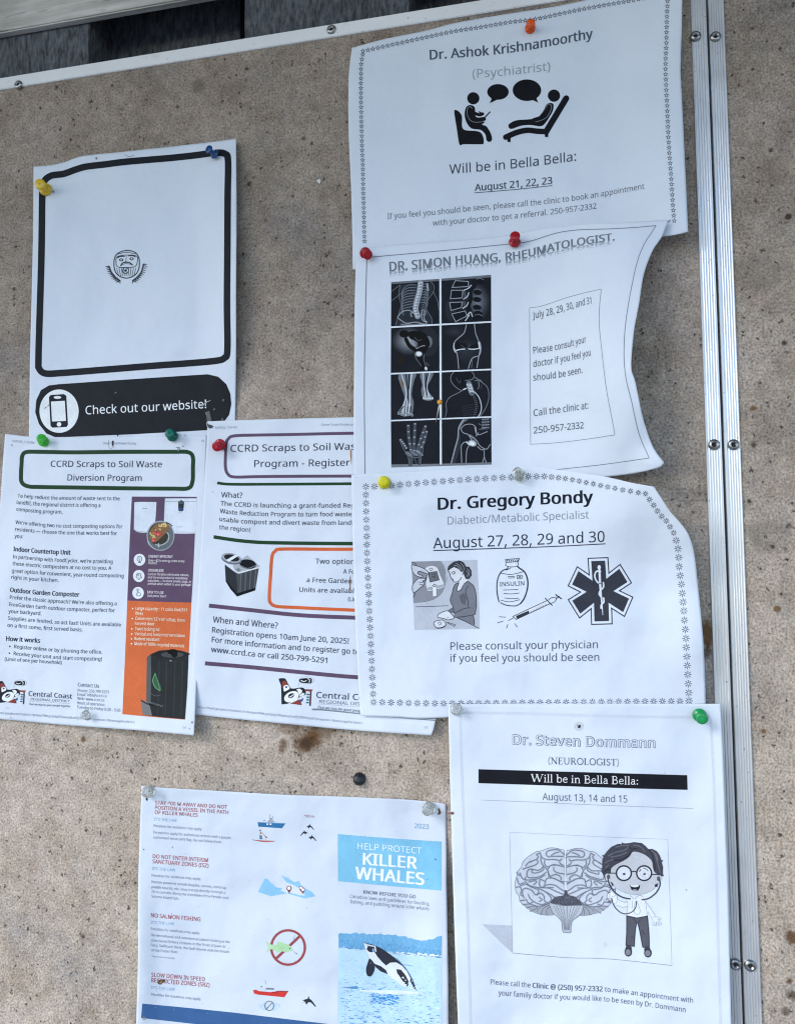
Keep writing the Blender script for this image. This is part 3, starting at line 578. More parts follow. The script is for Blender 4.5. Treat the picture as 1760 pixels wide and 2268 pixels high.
# ground under the viewer's feet and the roof of the shelter above: both outside the picture, they set how the light falls
M_ground = mat('gravel', (.30, .29, .27), .95)
ng = mapped_noise(M_ground, 30, 5); lk(M_ground, ramp(M_ground, ng.outputs[0], [(.3, (.18, .175, .16)), (.7, (.40, .39, .37))]).outputs[0], bsdf(M_ground).inputs['Base Color'])
g = mesh_obj('ground', [(-60, -120, 0), (60, -120, 0), (60, 2, 0), (-60, 2, 0)], [(0, 1, 2, 3)], M_ground); g['kind'] = 'structure'
M_roof = wood_mat('roof_boards', (.16, .13, .10), (.30, .25, .20), .8, 40, (.1, 1, 1))
rf = bx('roof', (-90, 90, 31, 33, -4, 34), M_roof); rf['kind'] = 'structure'

# dark grey board and batten siding
sw = empty('siding_wall', wpos((-5, 19, -1.6))); tag(sw, 'dark grey rough sawn board and batten siding behind the notice boards', 'wall')
def px_x(px, py, h): return float(unproj(px, py, h)[0])
HB, HR = -0.75, -2.3
b1 = px_x(196, 140, HB); b2 = px_x(541, 80, HB); b3 = px_x(906, 20, HB)
r1 = px_x(223, 130, HR); r2 = px_x(531, 80, HR)
for nm, x0, x1, z1, z0 in (('batten', b1 - 5.6, b1, HB, HR), ('batten', b2, b3, HB, HR), ('batten', b3 + 6.4, b3 + 12.5, HB, HR), ('batten', b1 - 17.6, b1 - 12, HB, HR)):
    bx(nm, (x0, x1, -58, 45, z0 - .3, z1), M_plank, sw, .03)
for x0, x1 in ((r1, r2), (b1 - 16, r1 - .35), (r2 + .3, b3 + 3), (b3 + 3.2, b3 + 18), (b3 + 18.2, 60), (-60, b1 - 16.2)):
    bx('plank', (x0, x1, -58, 45, HR - .8, HR - (0 if (x0, x1) == (r1, r2) else .25)), M_plank, sw, .02)
bx('sheathing', (-60, 60, -58.4, 45.4, HR - 1.4, HR - .85), M_back, sw)

# pale wooden rail across the top
RH = -.42
ry0 = float(unproj(0, 87, HB)[1])
rail = bx('wooden_rail', (-40, 45, ry0, ry0 + 7.2, HB + .004, RH), M_rail, None, .05, origin=wpos((0, ry0 + 3, 0)))
tag(rail, 'pale weathered wooden rail with dark grain streaks above the dark siding', 'rail')

# the notice boards
def ribbed(x0, x1, y0, y1, hb, ht, ribs, lip):
    """extruded edging: a flat lip, then fine lengthwise ribs, closed behind"""
    prof = [(x0, hb), (x0, ht - .015), (x0 + .015, ht)]
    a, b = x0 + lip[0], x1 - lip[1]; w = (b - a) / ribs
    for i in range(ribs):
        prof += [(a + i * w + w * .05, ht), (a + i * w + w * .3, ht - .012), (a + i * w + w * .7, ht - .012), (a + i * w + w * .95, ht)]
    prof += [(x1 - .015, ht), (x1, ht - .015), (x1, hb)]
    n = len(prof); v = [(p[0], y, p[1]) for y in (y0, y1) for p in prof]
    f = [(i, (i + 1) % n, n + (i + 1) % n, n + i) for i in range(n)] + [tuple(range(n))[::-1], tuple(range(n, 2 * n))]
    return v, f
def screw(par, px, py, h, tilt):
    c = unproj(px, py, h)
    prof = [(.175, -.02), (.178, .012), (.165, .045), (.135, .07), (.10, .082), (.086, .082), (.078, .03), (.0, .03)]
    v, f = lathe(prof, 28)
    o = mesh_obj('screw', wpos(v + c), f, M_steel, par, smooth=True)
    a = tilt; q = np.array([(-.055, -.055, .032), (.055, -.055, .032), (.055, .055, .032), (-.055, .055, .032)])
    R2 = np.array([[math.cos(a), math.sin(a), 0], [-math.sin(a), math.cos(a), 0], [0, 0, 1]])
    mesh_obj('drive_recess', wpos(q @ R2 + c), [(0, 1, 2, 3)], M_hole, o)
YT0, YT1, XV0, XV1, XG = 17.53, 18.02, 10.008, 10.487, 10.556
nb = empty('notice_board', wpos((-3, 0, -.3))); tag(nb, 'speckled tan fibre notice board covered with pinned sheets, framed in screwed aluminium strip', 'notice board')
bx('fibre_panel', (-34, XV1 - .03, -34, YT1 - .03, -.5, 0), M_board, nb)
v, f = box_geo(-34, XV0 - .004, YT0, YT1, -.52, .075)
o = mesh_obj('top_edging', wpos(v), f, M_alu_top, nb)
b_ = bmesh.new(); b_.from_mesh(o.data); bmesh.ops.bevel(b_, geom=b_.edges[:], offset=.02 * IN, segments=2, affect='EDGES'); b_.to_mesh(o.data); b_.free()
v, f = ribbed(XV0, XV1, -34, YT1, -.52, .085, 5, (.03, .06))
mesh_obj('side_edging', wpos(v), f, M_alu, nb)
for p in ((42, 188, .3), (734, 66, .9), ): screw(nb, *p[:2], .075, p[2])
for p in ((1539, 81, .1), (1580, 985, .25), (1627, 2135, .5)): screw(nb, *p[:2], .085, p[2])
nb2 = empty('notice_board', wpos((22, 0, -.3))); tag(nb2, 'bare speckled notice board beyond the double aluminium strip, nothing pinned on it', 'notice board')
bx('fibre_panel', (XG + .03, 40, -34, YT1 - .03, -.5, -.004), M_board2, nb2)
v, f = box_geo(11.034, 40, YT0, YT1, -.52, .075)
mesh_obj('top_edging', wpos(v), f, M_alu_top, nb2)
v, f = ribbed(XG, 11.03, -34, YT1, -.52, .085, 5, (.07, .03))
mesh_obj('side_edging', wpos(v), f, M_alu, nb2)
for p in ((1583, 82, .6), (1623, 985, .1), (1660, 2138, .7)): screw(nb2, *p[:2], .085, p[2])

# torn white paper scrap still stuck to the bare board
def scrap(label, px, py, r, seed):
    random.seed(seed); pts = [(px + r * random.uniform(.6, 1.2) * math.cos(a), py + 1.3 * r * random.uniform(.6, 1.2) * math.sin(a)) for a in np.linspace(0, 6.283, 9)[:-1]]
    w = [wpos(unproj(x, y, .03 + .03 * random.random())) for x, y in pts]; c = wpos(unproj(px, py, .05))
    o = mesh_obj('paper_scrap', [c] + w, [(0, 1 + i, 1 + (i + 1) % 8) for i in range(8)], mat('torn_paper', (.72, .73, .72), .8), None, origin=c)
    so = o.modifiers.new('thickness', 'SOLIDIFY'); so.thickness = .0003; so.offset = -1
    return tag(o, label, 'paper scrap')
scrap('tiny torn white paper scrap on the bare board between website poster and psychiatrist notice', 706, 401, 4.2, 5)

# ================================================================== the sheets
GRP = 'printed sheets pinned to the notice board'
def bell(x, y, cx, cy, sx, sy): return np.exp(-((x - cx) / sx) ** 2 - ((y - cy) / sy) ** 2)
hQ = lambda x, y: .02 + .34 * sst((x - 430) / 95) * (.5 + .9 * bell(x, y, 520, 640, 200, 230)) * sst((925 - y) / 190) + .10 * bell(x, y, 210, 350, 70, 40) + .05 * sst((140 - x) / 70) * bell(x, y, 70, 700, 200, 200)
hK = lambda x, y: .05 + .62 * sst((x - 1330) / 190) * (.45 + .55 * sst((y - 60) / 300)) + .10 * sst((880 - x) / 110) * bell(x, y, 780, 260, 200, 200) + .04 * bell(x, y, 1000, 300, 150, 120)
hL = lambda x, y: .09 + .36 * sst((y - 1430) / 200) * sst((x - 120) / 270) + .05 * bell(x, y, 60, 1300, 90, 200) + .05 * sst((x - 400) / 50) * bell(x, y, 440, 1250, 90, 160)
hC = lambda x, y: .15 + .10 * sst((520 - x) / 80) * bell(x, y, 440, 1350, 120, 220) + .10 * sst((y - 1500) / 130) * sst((x - 560) / 320) + .04 * bell(x, y, 640, 1250, 120, 120)
hR = lambda x, y: .22 + 1.75 * sst((x - 1120) / 300) * (.22 + .78 * bell(x, y, 1400, 790, 400, 210)) + .35 * sst((x - 1380) / 90) * sst((y - 960) / 70) + .10 * bell(x, y, 1210, 500, 90, 40)
hB = lambda x, y: .34 + 1.45 * sst(((x - 1150) / 330) * 1.0) * sst((1330 - y) / 280) + .30 * sst((x - 1420) / 130) * sst((1620 - y) / 250)
hN = lambda x, y: .44 + .22 * sst((y - 1850) / 300) * sst((1140 - x) / 130) + .06 * bell(x, y, 1300, 1760, 160, 120)
hW = lambda x, y: .03 + .34 * sst((x - 890) / 90) * sst((y - 1830) / 200) + .05 * bell(x, y, 600, 1990, 180, 160) + .14 * sst((360 - x) / 50) * sst((y - 1850) / 150)
WT = tuple(np.array([.815, .82, .83]))
pm_copy = paper_mat('copier', (.725, .78, .86)); pm_col = paper_mat('colour_print', (.72, .77, .845)); pm_gloss = paper_mat('old_newsprint_coat', (.665, .72, .795))
def along(pts, spacing):
    p = np.array(pts, float); d = resample(catmull(p, 200), 600); L = np.hypot(*np.diff(d, axis=0).T).sum()
    return resample(d, max(2, int(round(L / spacing)) + 1))
def star(s, x, y, r, c, rot=0):
    o = [(x + r * math.sin(rot + math.pi * i / 5) * (1 if i % 2 == 0 else .46), y - r * math.cos(rot + math.pi * i / 5) * (1 if i % 2 == 0 else .46)) for i in range(10)]
    s.stroke(o, 1.5, c, 1, False, True, raw=True)
def aster(s, x, y, r, c, sq=1.0, w=1.7):
    for k in range(8):
        a = math.pi * k / 4
        s.stroke([(x + .26 * r * math.cos(a) * sq, y + .26 * r * math.sin(a)), (x + r * math.cos(a) * sq, y + r * math.sin(a))], w, c, 1, False, raw=True, taper=[.75, 1.1])

# ------------------------------------------------ website poster
WREF = (200, 213, 236)
Q = Sheet('poster', 'white poster with thick black rounded frame, bearded mask emblem and black website banner', 'poster', GRP,
  ([(75, 369), (105, 367), (140, 360), (170, 349), (195, 344), (274, 336), (375, 325), (463, 315), (523, 307)], [(523, 307), (524, 470), (523, 640), (523, 777), (521, 930), (519, 990)],
   [(60, 1012), (280, 1003), (519, 990)], [(75, 369), (74, 500), (71, 640), (67, 800), (64.5, 966), (60, 1012)]), hQ, pm_copy)
K = (36, 39, 47); Wt = (214, 224, 242)
C(50, 290, .29499)
Q.part('black_frame')
Q.stroke([(150, 480), (160, 385), (215, 337), (310, 322), (400, 290), (480, 268), (620, 251), (760, 233), (930, 218), (1100, 204), (1280, 185), (1450, 164), (1520, 172), (1543, 225), (1540, 500), (1538, 900), (1535, 1300), (1538, 1640), (1515, 1705), (1440, 1727), (1200, 1748), (1000, 1762), (600, 1794), (300, 1817), (175, 1821), (127, 1785), (121, 1720), (130, 1400), (142, 1000), (147, 700)], 50, K, 1, True, True)
Q.part('mask_emblem')
g_ = (62, 68, 80)
Q.stroke([(690, 962), (720, 917), (785, 897), (850, 915), (877, 965), (872, 1040), (840, 1085), (780, 1105), (722, 1085), (692, 1040)], 8, g_, 1, True, True)
Q.stroke([(712, 945), (780, 932), (858, 940), (862, 985), (845, 1018), (780, 1025), (715, 1020), (703, 985)], 6, g_, 1, True, True)
Q.stroke([(712, 926), (780, 912), (858, 924)], 5, g_)
for p in ([(712, 955), (735, 941), (770, 943)], [(792, 940), (825, 934), (852, 948)]): Q.stroke(p, 13, g_, 2, True, taper=[.4, 1, .4])
for p in ((742, 968), (820, 960)): Q.ell(*p, 16, 11, g_, 2); Q.ell(*p, 6, 5, Wt, 3)
Q.stroke([(780, 940), (777, 975), (768, 988)], 4, g_); Q.stroke([(738, 1012), (752, 992), (778, 985), (806, 990), (826, 1006)], 9, g_)
Q.stroke([(745, 1005), (778, 996), (820, 1003)], 4, g_)
Q.ell(775, 1048, 22, 22, g_, 2, w=6); Q.ell(775, 1048, 9, 9, g_, 2)
for i in range(9):
    x = 708 + i * 18; Q.stroke([(x, 1030), (x + (x - 780) * -.1, 1058), (x + (x - 780) * -.22, 1090)], 4.5, g_)
for sx in (-1, 1):
    st_ = [(780 + sx * 127, 1008 - sx * 8), (780 + sx * 112, 1056), (780 + sx * 80, 1095), (780 + sx * 48, 1120)]
    Q.stroke(st_, 4, g_)
    for t in np.linspace(0, 1, 11):
        a = resample(np.array(st_, float), 50)[int(t * 49)]; 
        Q.stroke([a, a + np.array([sx * 30, 2 + 16 * t])], 11, g_, 2, False, taper=[1, .3]); Q.stroke([a, a + np.array([-sx * 2, 34 - 6 * t])], 10, g_, 2, False, taper=[1, .3])
C(50, 600, .29499)
Q.part('website_banner')
Q.poly([(270, 851), (500, 835), (700, 821), (1000, 801), (1390, 776), (1470, 795), (1530, 850), (1560, 920), (1568, 1000), (1552, 1080), (1500, 1150), (1400, 1195), (1000, 1217), (800, 1228), (250, 1250), (180, 1220), (125, 1150), (97, 1060), (105, 970), (140, 895), (200, 860)], K, 1)
Q.ell(276, 1053, 147, 163, Wt, 2, n=48)
Q.poly([(200, 948), (213, 932), (312, 925), (330, 938), (343, 1155), (331, 1172), (227, 1177), (212, 1165)], K, 3)
Q.poly([(215, 981), (319, 975), (328, 1126), (223, 1131)], Wt, 4)
Q.ell(264, 950, 28, 11, Wt, 4); Q.ell(276, 1152, 17, 17, Wt, 4)
Q.text('Check out our website!', [(475, 1078), (930, 1055), (1380, 1030)], 64, Wt, .004, 3)
Q.part('tear')
for p in ([(1345, 1025), (1375, 990), (1412, 972)], [(1335, 1015), (1360, 1000)], [(1375, 1060), (1400, 1130)]): Q.stroke(p, 9, (150, 156, 170), 4, True, taper=[.3, 1, .3])
Q.poly([(1380, 1060), (1402, 1050), (1418, 1120), (1432, 1165), (1408, 1170), (1385, 1130)], (95, 98, 106), 4)
for p, r in (((1508, 972), 7), ((1500, 1115), 6), ((700, 915), 5), ((175, 1030), 8), ((198, 1012), 7), ((1440, 1040), 6)):
    Q.part('pin_hole'); Q.stroke([(p[0] - r, p[1] + r), (p[0], p[1] - r), (p[0] + r, p[1])], 5, (120, 122, 128), 5)
C(50, 290, .29499)
Q.stroke([(770, 175), (800, 192), (840, 183)], 5, (150, 152, 160), 3); Q.ell(556, 205, 8, 10, (120, 124, 132), 2); Q.ell(232, 455, 7, 10, (130, 126, 110), 2); Q.ell(935, 1022, 4, 4, (90, 95, 105), 2)
Q.finish()

# ------------------------------------------------ psychiatrist notice
WREF = (186, 199, 222)
Kr = Sheet('notice', 'landscape white notice with tiny star border and black pictogram of two people talking', 'notice', GRP,
  ([(779, 106), (848, 87), (937, 69), (1011, 50), (1126, 30), (1200, 19), (1260, 8), (1320, -5), (1400, -18), (1512, -34)], [(1512, -34), (1510, 0), (1509, 60), (1507, 120), (1506, 160), (1509, 212), (1514, 319), (1519, 425), (1523, 513)],
   [(781, 597), (900, 588), (1100, 567), (1300, 545), (1467, 524), (1500, 519), (1523, 513)], [(779, 106), (773.5, 150), (771.5, 192), (771.2, 265), (773, 325), (776, 384), (778, 442), (780, 520), (781, 597)]), hK, pm_copy, up=(.012, -1))
Kr.part('star_border')
cs = (98, 106, 124)
for x, y in along([(804, 113), (900, 92), (996, 71), (1065, 60), (1129, 49), (1186, 42), (1290, 20), (1404, 0), (1478, -14)], 11.1): star(Kr, x, y, 4.6, cs)
for x, y in along([(803, 121), (799.8, 142), (799, 174), (799, 206), (800, 265), (801, 310), (803, 366), (805, 454), (807, 531), (808, 545)], 10.7)[:-1]: star(Kr, x, y, 4.4, cs)
for x, y in along([(1477.5, 2), (1476, 32), (1475, 81), (1473, 159), (1477, 248), (1480, 319), (1485, 389), (1489, 453), (1492, 489)], 11.6): star(Kr, x, y, 4.7, cs)
Kr.stroke([(1479, 493), (1483, 487), (1481, 491)], 2.5, cs, 1, False, raw=True)
C(0, 0, 1)
Kr.part('heading_lettering')
Kr.text('Dr. Ashok Krishnamoorthy', [(952, 132), (1018, 127), (1092, 121), (1161, 112), (1235, 99), (1312, 84)], 21, (74, 83, 102), .022)
Kr.text('(Psychiatrist)', [(1046, 173), (1130, 166), (1218, 156)], 19, (132, 142, 160))
Kr.part('date_lettering')
Kr.text('Will be in Bella Bella:', [(995, 385), (1060, 380), (1135, 373), (1205, 365), (1275, 356)], 20.5, (62, 69, 86), .003)
Kr.text('August 21, 22, 23', [(1051, 423), (1136, 416), (1222, 407)], 15.5, (66, 74, 92), .018)
Kr.stroke([(1050, 427), (1136, 420), (1222.5, 411)], 1.6, (80, 88, 104))
Kr.part('paragraph')
Kr.text('If you feel you should be seen, please call the clinic to book an appointment', [(858, 485), (970, 475), (1084, 463), (1180, 455), (1258, 446), (1326, 436), (1426, 418)], 12.3, (92, 100, 118), .004)
Kr.text('with your doctor to get a referral. 250-957-2332', [(958, 500), (1108, 487), (1220, 475), (1320, 462)], 12.3, (92, 100, 118), .004)
Kr.part('pictogram')
C(760, 0, .29499); P = (26, 28, 34); G = (120, 127, 140)
Kr.ell(975, 738, 46, 46, P); Kr.ell(1160, 690, 81, 59, P); Kr.poly([(1100, 720), (1112, 745), (1097, 776), (1155, 747), (1160, 720)], P, 2)
Kr.ell(1377, 677, 107, 81, P, n=40); Kr.poly([(1400, 745), (1430, 755), (1462, 771), (1448, 735), (1450, 700)], P, 2); Kr.ell(1580, 718, 46, 46, P)
Kr.poly([(832, 840), (845, 826), (870, 840), (890, 875), (890, 940), (900, 968), (930, 980), (1000, 984), (1035, 1000), (1052, 1040), (1052, 1075), (1040, 1083), (905, 1083), (885, 1090), (868, 1075), (850, 960)], P, 1, 4)
Kr.poly([(912, 835), (925, 800), (955, 788), (985, 805), (990, 860), (1000, 900), (1060, 915), (1040, 935), (1075, 950), (1105, 1000), (1116, 1045), (1100, 1065), (1075, 1055), (1065, 1010), (1030, 975), (965, 965), (930, 930), (912, 880)], P, 1, 4)
Kr.stroke([(958, 820), (968, 865), (1000, 896), (1055, 893)], 30, P, 2); Kr.stroke([(985, 850), (1020, 862), (1045, 855)], 24, P, 2); Kr.stroke([(1020, 840), (1035, 850)], 10, P, 2); Kr.stroke([(1058, 885), (1103, 838)], 9, P, 2, False); Kr.stroke([(1030, 925), (1040, 910)], 6, P, 2, False)
Kr.stroke([(968, 815), (950, 800), (932, 815), (930, 860), (950, 900), (985, 917), (1040, 915)], 4, G, 3)
Kr.stroke([(1672, 738), (1520, 990)], 46, P); Kr.stroke([(1525, 988), (1450, 985), (1380, 978), (1300, 995), (1218, 1030)], 42, P)
Kr.poly([(1510, 990), (1537, 985), (1537, 1028), (1512, 1028)], P, 2); Kr.poly([(1230, 1035), (1255, 1035), (1255, 1066), (1232, 1066)], P, 2)
Kr.poly([(1520, 790), (1545, 773), (1575, 782), (1572, 830), (1545, 880), (1510, 930), (1475, 948), (1400, 938), (1330, 945), (1262, 968), (1240, 955), (1245, 930), (1300, 903), (1400, 895), (1460, 880), (1500, 830)], P, 1, 4)
Kr.stroke([(1545, 800), (1505, 870), (1430, 900)], 28, P, 2); Kr.stroke([(1440, 915), (1480, 905), (1525, 880), (1555, 830), (1560, 795), (1545, 780), (1525, 795), (1490, 850)], 4, G, 3)
Kr.finish()

# ------------------------------------------------ compost flyer: diversion program
WREF = (203, 215, 236)
Lf = Sheet('flyer', 'compost flyer with green rounded title frame and a purple and orange picture strip', 'flyer', GRP,
  ([(12, 961), (66, 967), (120, 968), (270, 966.5), (380, 965.5), (458, 964)], [(458, 964), (454, 1080), (447, 1230), (440, 1400), (434, 1540), (430, 1629)],
   [(-34, 1588), (0, 1592.6), (80, 1600), (163, 1607.5), (298, 1617), (430, 1629)], [(12, 961), (6, 1040), (0, 1130), (-12, 1290), (-24, 1450), (-34, 1588)]), hL, pm_col, up=(.05, -1))
C(0, 950, .27139); T1 = (66, 74, 94); T2 = (50, 57, 74); GR = (38, 66, 48); PUR = (92, 76, 102); ORA = (196, 104, 68)
Lf.part('green_frame')
Lf.stroke([(178, 290), (184, 220), (218, 189), (330, 187), (600, 191), (1000, 187), (1400, 187), (1530, 189), (1573, 225), (1575, 320), (1571, 430), (1535, 484), (1400, 487), (1000, 484), (600, 478), (330, 474), (230, 468), (180, 435), (174, 360)], 33, GR, 1, True, True)
Lf.part('title_lettering')
Lf.text('CCRD Scraps to Soil Waste', [(415, 309), (870, 311), (1322, 313)], 50, T2, .006)
Lf.text('Diversion Program', [(552, 421), (860, 423), (1157, 425)], 50, T2, .006)
Lf.part('paragraph')
def L_(t, p, cap=30, c=T1, b=.010): Lf.text(t, p, cap, c, b, font='i' if c != T1 and c != T2 else 'n')
L_('To help reduce the amount of waste sent to the', [(145, 560), (450, 577), (978, 583)])
L_('landfill, the regional district is offering a', [(138, 613), (420, 632), (820, 638)])
L_('composting program.', [(135, 668), (320, 686), (512, 691)])
Lf.part('paragraph')
L_("We're offering two no cost composting options for", [(128, 775), (450, 803), (1000, 811)])
L_('residents \u2014 choose the one that works best for', [(125, 832), (450, 858), (955, 866)])
L_('you:', [(120, 888), (190, 893)])
Lf.part('paragraph')
L_('Indoor Countertop Unit', [(112, 997), (340, 1016), (575, 1027)], 37, T2, .028)
L_("In partnership with FoodCycler, we're providing", [(107, 1055), (450, 1084), (920, 1097)])
L_('these electric composters at no cost to you. A', [(103, 1112), (500, 1141), (910, 1150)])
L_('great option for convenient, year-round composting', [(98, 1170), (500, 1199), (1010, 1213)])
L_('right in your kitchen.', [(93, 1223), (290, 1240), (480, 1250)])
C(0, 1290, .27139)
Lf.part('paragraph')
L_('Outdoor Garden Composter', [(85, 78), (360, 103), (648, 117)], 37, T2, .028)
L_("Prefer the classic approach? We're also offering a", [(82, 135), (500, 169), (952, 187)])
L_('FreeGarden Earth outdoor composter, perfect for', [(77, 193), (500, 228), (937, 243)])
L_('your backyard.', [(70, 248), (340, 268)])
L_('Supplies are limited, so act fast! Units are available', [(67, 305), (500, 340), (988, 360)])
L_('on a first come, first served basis.', [(62, 362), (350, 386), (675, 400)])
Lf.part('paragraph')
L_('How it works', [(52, 476), (328, 493)], 37, T2, .028)
L_('Register online or by phoning the office.', [(117, 537), (500, 569), (835, 583)])
L_('Receive your unit and start composting!', [(112, 593), (480, 626), (832, 640)])
for p in ((82, 522), (79, 577)): Lf.ell(*p, 6.5, 6.5, T1, 2, n=12)
L_('(Limit of one per household)', [(40, 638), (505, 668)], 28)
c_ = (90, 98, 120)
Lf.part('paragraph')
L_('Contact Us', [(637, 848), (810, 861)], 30, c_, .016)
for t, p in (('Phone: 250-799-5291', [(635, 893), (887, 906)]), ('Email: info@ccrd.ca', [(633, 925), (870, 938)]), ('Web: www.ccrd.ca', [(632, 958), (852, 972)]), ('Hours of operation:', [(630, 993), (857, 1010)]), ('Tuesday to Friday 8:30 \u2013 5:00', [(628, 1028), (983, 1056)])): L_(t, p, 24, c_, .0)
Lf.part('web_address')
L_('mail.google.com/mail/u/1/#inbox/FMfcgzQbfpFZKwwsqSkxdTJZBWrHpdG?projector=1&messagePartId=0.2', [(-8, 1072), (500, 1106), (1100, 1150)], 19, (118, 126, 146), 0)
Lf.part('page_number')
L_('1/1', [(1492, 1193), (1519, 1195)], 18, (118, 126, 146), 0)
C(0, 950, .27139)
Lf.part('print_date')
L_('6/20/25, 1:55 PM', [(105, 107), (280, 122)], 18, (118, 126, 146), 0); Lf.part('file_name')
L_('Outer Coast Poster V2.png', [(843, 125), (1110, 127)], 18, (118, 126, 146), 0)
Lf.part('picture_strip')
Lf.poly([(1077, 552), (1607, 554), (1590, 900), (1576, 1200), (1563, 1418), (1300, 1411), (1040, 1401), (1050, 1150), (1060, 900)], PUR)
C(0, 1290, .27139)
Lf.poly([(1040, 148), (1300, 158), (1563, 165), (1540, 600), (1510, 1120), (1250, 1099), (1000, 1075), (1022, 600)], ORA, 1)
Lf.part('picture_strip', 'appliance_picture')
C(280, 1090, .1003); wb = (200, 212, 232); ln = (130, 140, 158)
Lf.poly([(180, 222), (300, 214), (665, 220), (655, 450), (640, 650), (640, 880), (400, 897), (290, 890), (215, 868), (168, 820)], wb, 2)
Lf.stroke([(170, 825), (220, 855), (400, 880), (630, 868)], 12, ln, 3); Lf.stroke([(345, 362), (465, 362)], 12, ln, 3, False)
Lf.poly([(855, 138), (1560, 138), (1540, 520), (1520, 912), (1280, 918), (1060, 912), (830, 650)], wb, 2)
Lf.stroke([(870, 204), (1550, 206)], 9, ln, 3, False); Lf.stroke([(1490, 220), (1470, 870)], 5, (180, 192, 210), 3, False); Lf.stroke([(1060, 880), (1515, 885)], 8, ln, 3, False)
Lf.poly([(1148, 205), (1277, 205), (1270, 320), (1262, 400), (1245, 420), (1165, 418), (1148, 400)], (48, 54, 66), 3); Lf.poly([(1188, 178), (1240, 178), (1240, 206), (1188, 206)], (70, 76, 88), 3)
Lf.ell(1203, 372, 50, 32, (48, 76, 132), 4); Lf.stroke([(1168, 240), (1258, 240)], 12, (140, 148, 160), 4, False); Lf.stroke([(1150, 440), (1238, 440)], 10, ln, 3, False); Lf.stroke([(1115, 768), (1250, 768)], 9, ln, 3, False)
Lf.part('picture_strip', 'compost_bowl_picture')
Lf.ell(757, 963, 306, 332, (150, 160, 172), 4, n=48); Lf.ell(757, 966, 285, 308, (96, 106, 116), 5, n=48); Lf.ell(715, 930, 215, 250, (62, 62, 58), 6, n=40)
Lf.poly([(700, 690), (860, 684), (960, 760), (920, 850), (790, 985), (650, 1100), (570, 1090), (520, 1000), (510, 930), (545, 825), (610, 745)], (128, 98, 74), 7, 3)
random.seed(4)
for i in range(46):
    a = random.random(); x = 560 + 340 * a + random.uniform(-60, 40); y = 1020 - 280 * a + random.uniform(-130, 30)
    if x > 500 and y > 690: Lf.ell(x, y, random.uniform(12, 30), random.uniform(8, 18), random.choice([(196, 176, 128), (160, 120, 86), (96, 92, 58), (176, 92, 80), (214, 200, 160), (84, 62, 50)]), 8, random.uniform(0, 180), n=9)
for x, y, r in ((712, 925, 58), (622, 892, 38), (600, 1062, 50)): Lf.ell(x, y, r, r * .9, (182, 76, 80), 9, n=14); Lf.ell(x - 8, y + 10, r * .4, r * .3, (216, 130, 130), 10, n=10)
Lf.stroke([(525, 900), (560, 950), (635, 1000)], 34, (176, 172, 122), 9); Lf.stroke([(790, 760), (780, 720), (860, 700), (880, 740)], 30, (208, 192, 130), 9)
Lf.stroke([(900, 880), (940, 970), (915, 1080), (820, 1150), (720, 1175), (640, 1150)], 22, (165, 176, 186), 8); Lf.stroke([(880, 665), (960, 705), (1015, 755)], 22, (44, 48, 54), 6); Lf.stroke([(715, 1140), (715, 1210)], 26, (176, 186, 194), 9)
Lf.stroke([(470, 1080), (500, 1150), (560, 1210), (640, 1265)], 10, (190, 198, 208), 6)
Lf.part('picture_strip', 'round_icons')
C(0, 950, .27139); wi = (214, 222, 238)
for cx, cy in ((1140, 1068), (1134, 1200), (1128, 1338)): Lf.ell(cx, cy, 47, 49, wi, 2, n=32)
gi = (92, 96, 112)
Lf.ell(1140, 1060, 19, 22, gi, 3, w=5); Lf.stroke([(1131, 1090), (1149, 1090)], 8, gi, 3, False); Lf.stroke([(1140, 1045), (1135, 1062), (1146, 1062), (1140, 1078)], 4, gi, 3)
Lf.stroke([(1116, 1190), (1128, 1178), (1146, 1180), (1150, 1205), (1160, 1215), (1118, 1217), (1114, 1200)], 5, gi, 3, True, True); Lf.ell(1128, 1194, 7, 7, gi, 3, w=4); Lf.stroke([(1128, 1228), (1142, 1228)], 6, gi, 3, False)
Lf.stroke([(1122, 1345), (1122, 1318), (1129, 1318), (1130, 1336), (1146, 1340), (1146, 1360), (1124, 1362), (1112, 1346)], 5, gi, 3, True, True); Lf.stroke([(1112, 1316), (1118, 1308), (1130, 1306), (1138, 1314)], 4, gi, 3)
Lf.part('picture_strip', 'strip_lettering')
wl_ = (226, 222, 232)
for t, p, cp, b in (('ENERGY EFFICIENT', [(1215, 1049), (1412, 1053)], 20, .012), ('Only ~$2 in energy costs every', [(1212, 1082), (1508, 1088)], 18, .006), ('month!', [(1212, 1103), (1282, 1105)], 18, .006), ('ODOURLESS', [(1210, 1163), (1335, 1166)], 20, .012), ('Carbon filtration eliminates odours,', [(1208, 1193), (1542, 1201)], 18, .006), ('and the end product is completely', [(1207, 1219), (1533, 1228)], 18, .006), ('odourless \u2014 no more smells, bugs, or', [(1207, 1246), (1562, 1255)], 18, .006), ('animals when added to your garbage!', [(1206, 1271), (1560, 1281)], 18, .006), ('EASY TO USE', [(1204, 1341), (1335, 1346)], 20, .012), ('Just press Start!', [(1204, 1368), (1357, 1375)], 18, .006)): Lf.text(t, p, cp, wl_, b, 3)
C(0, 1290, .27139); wo = (244, 226, 216)
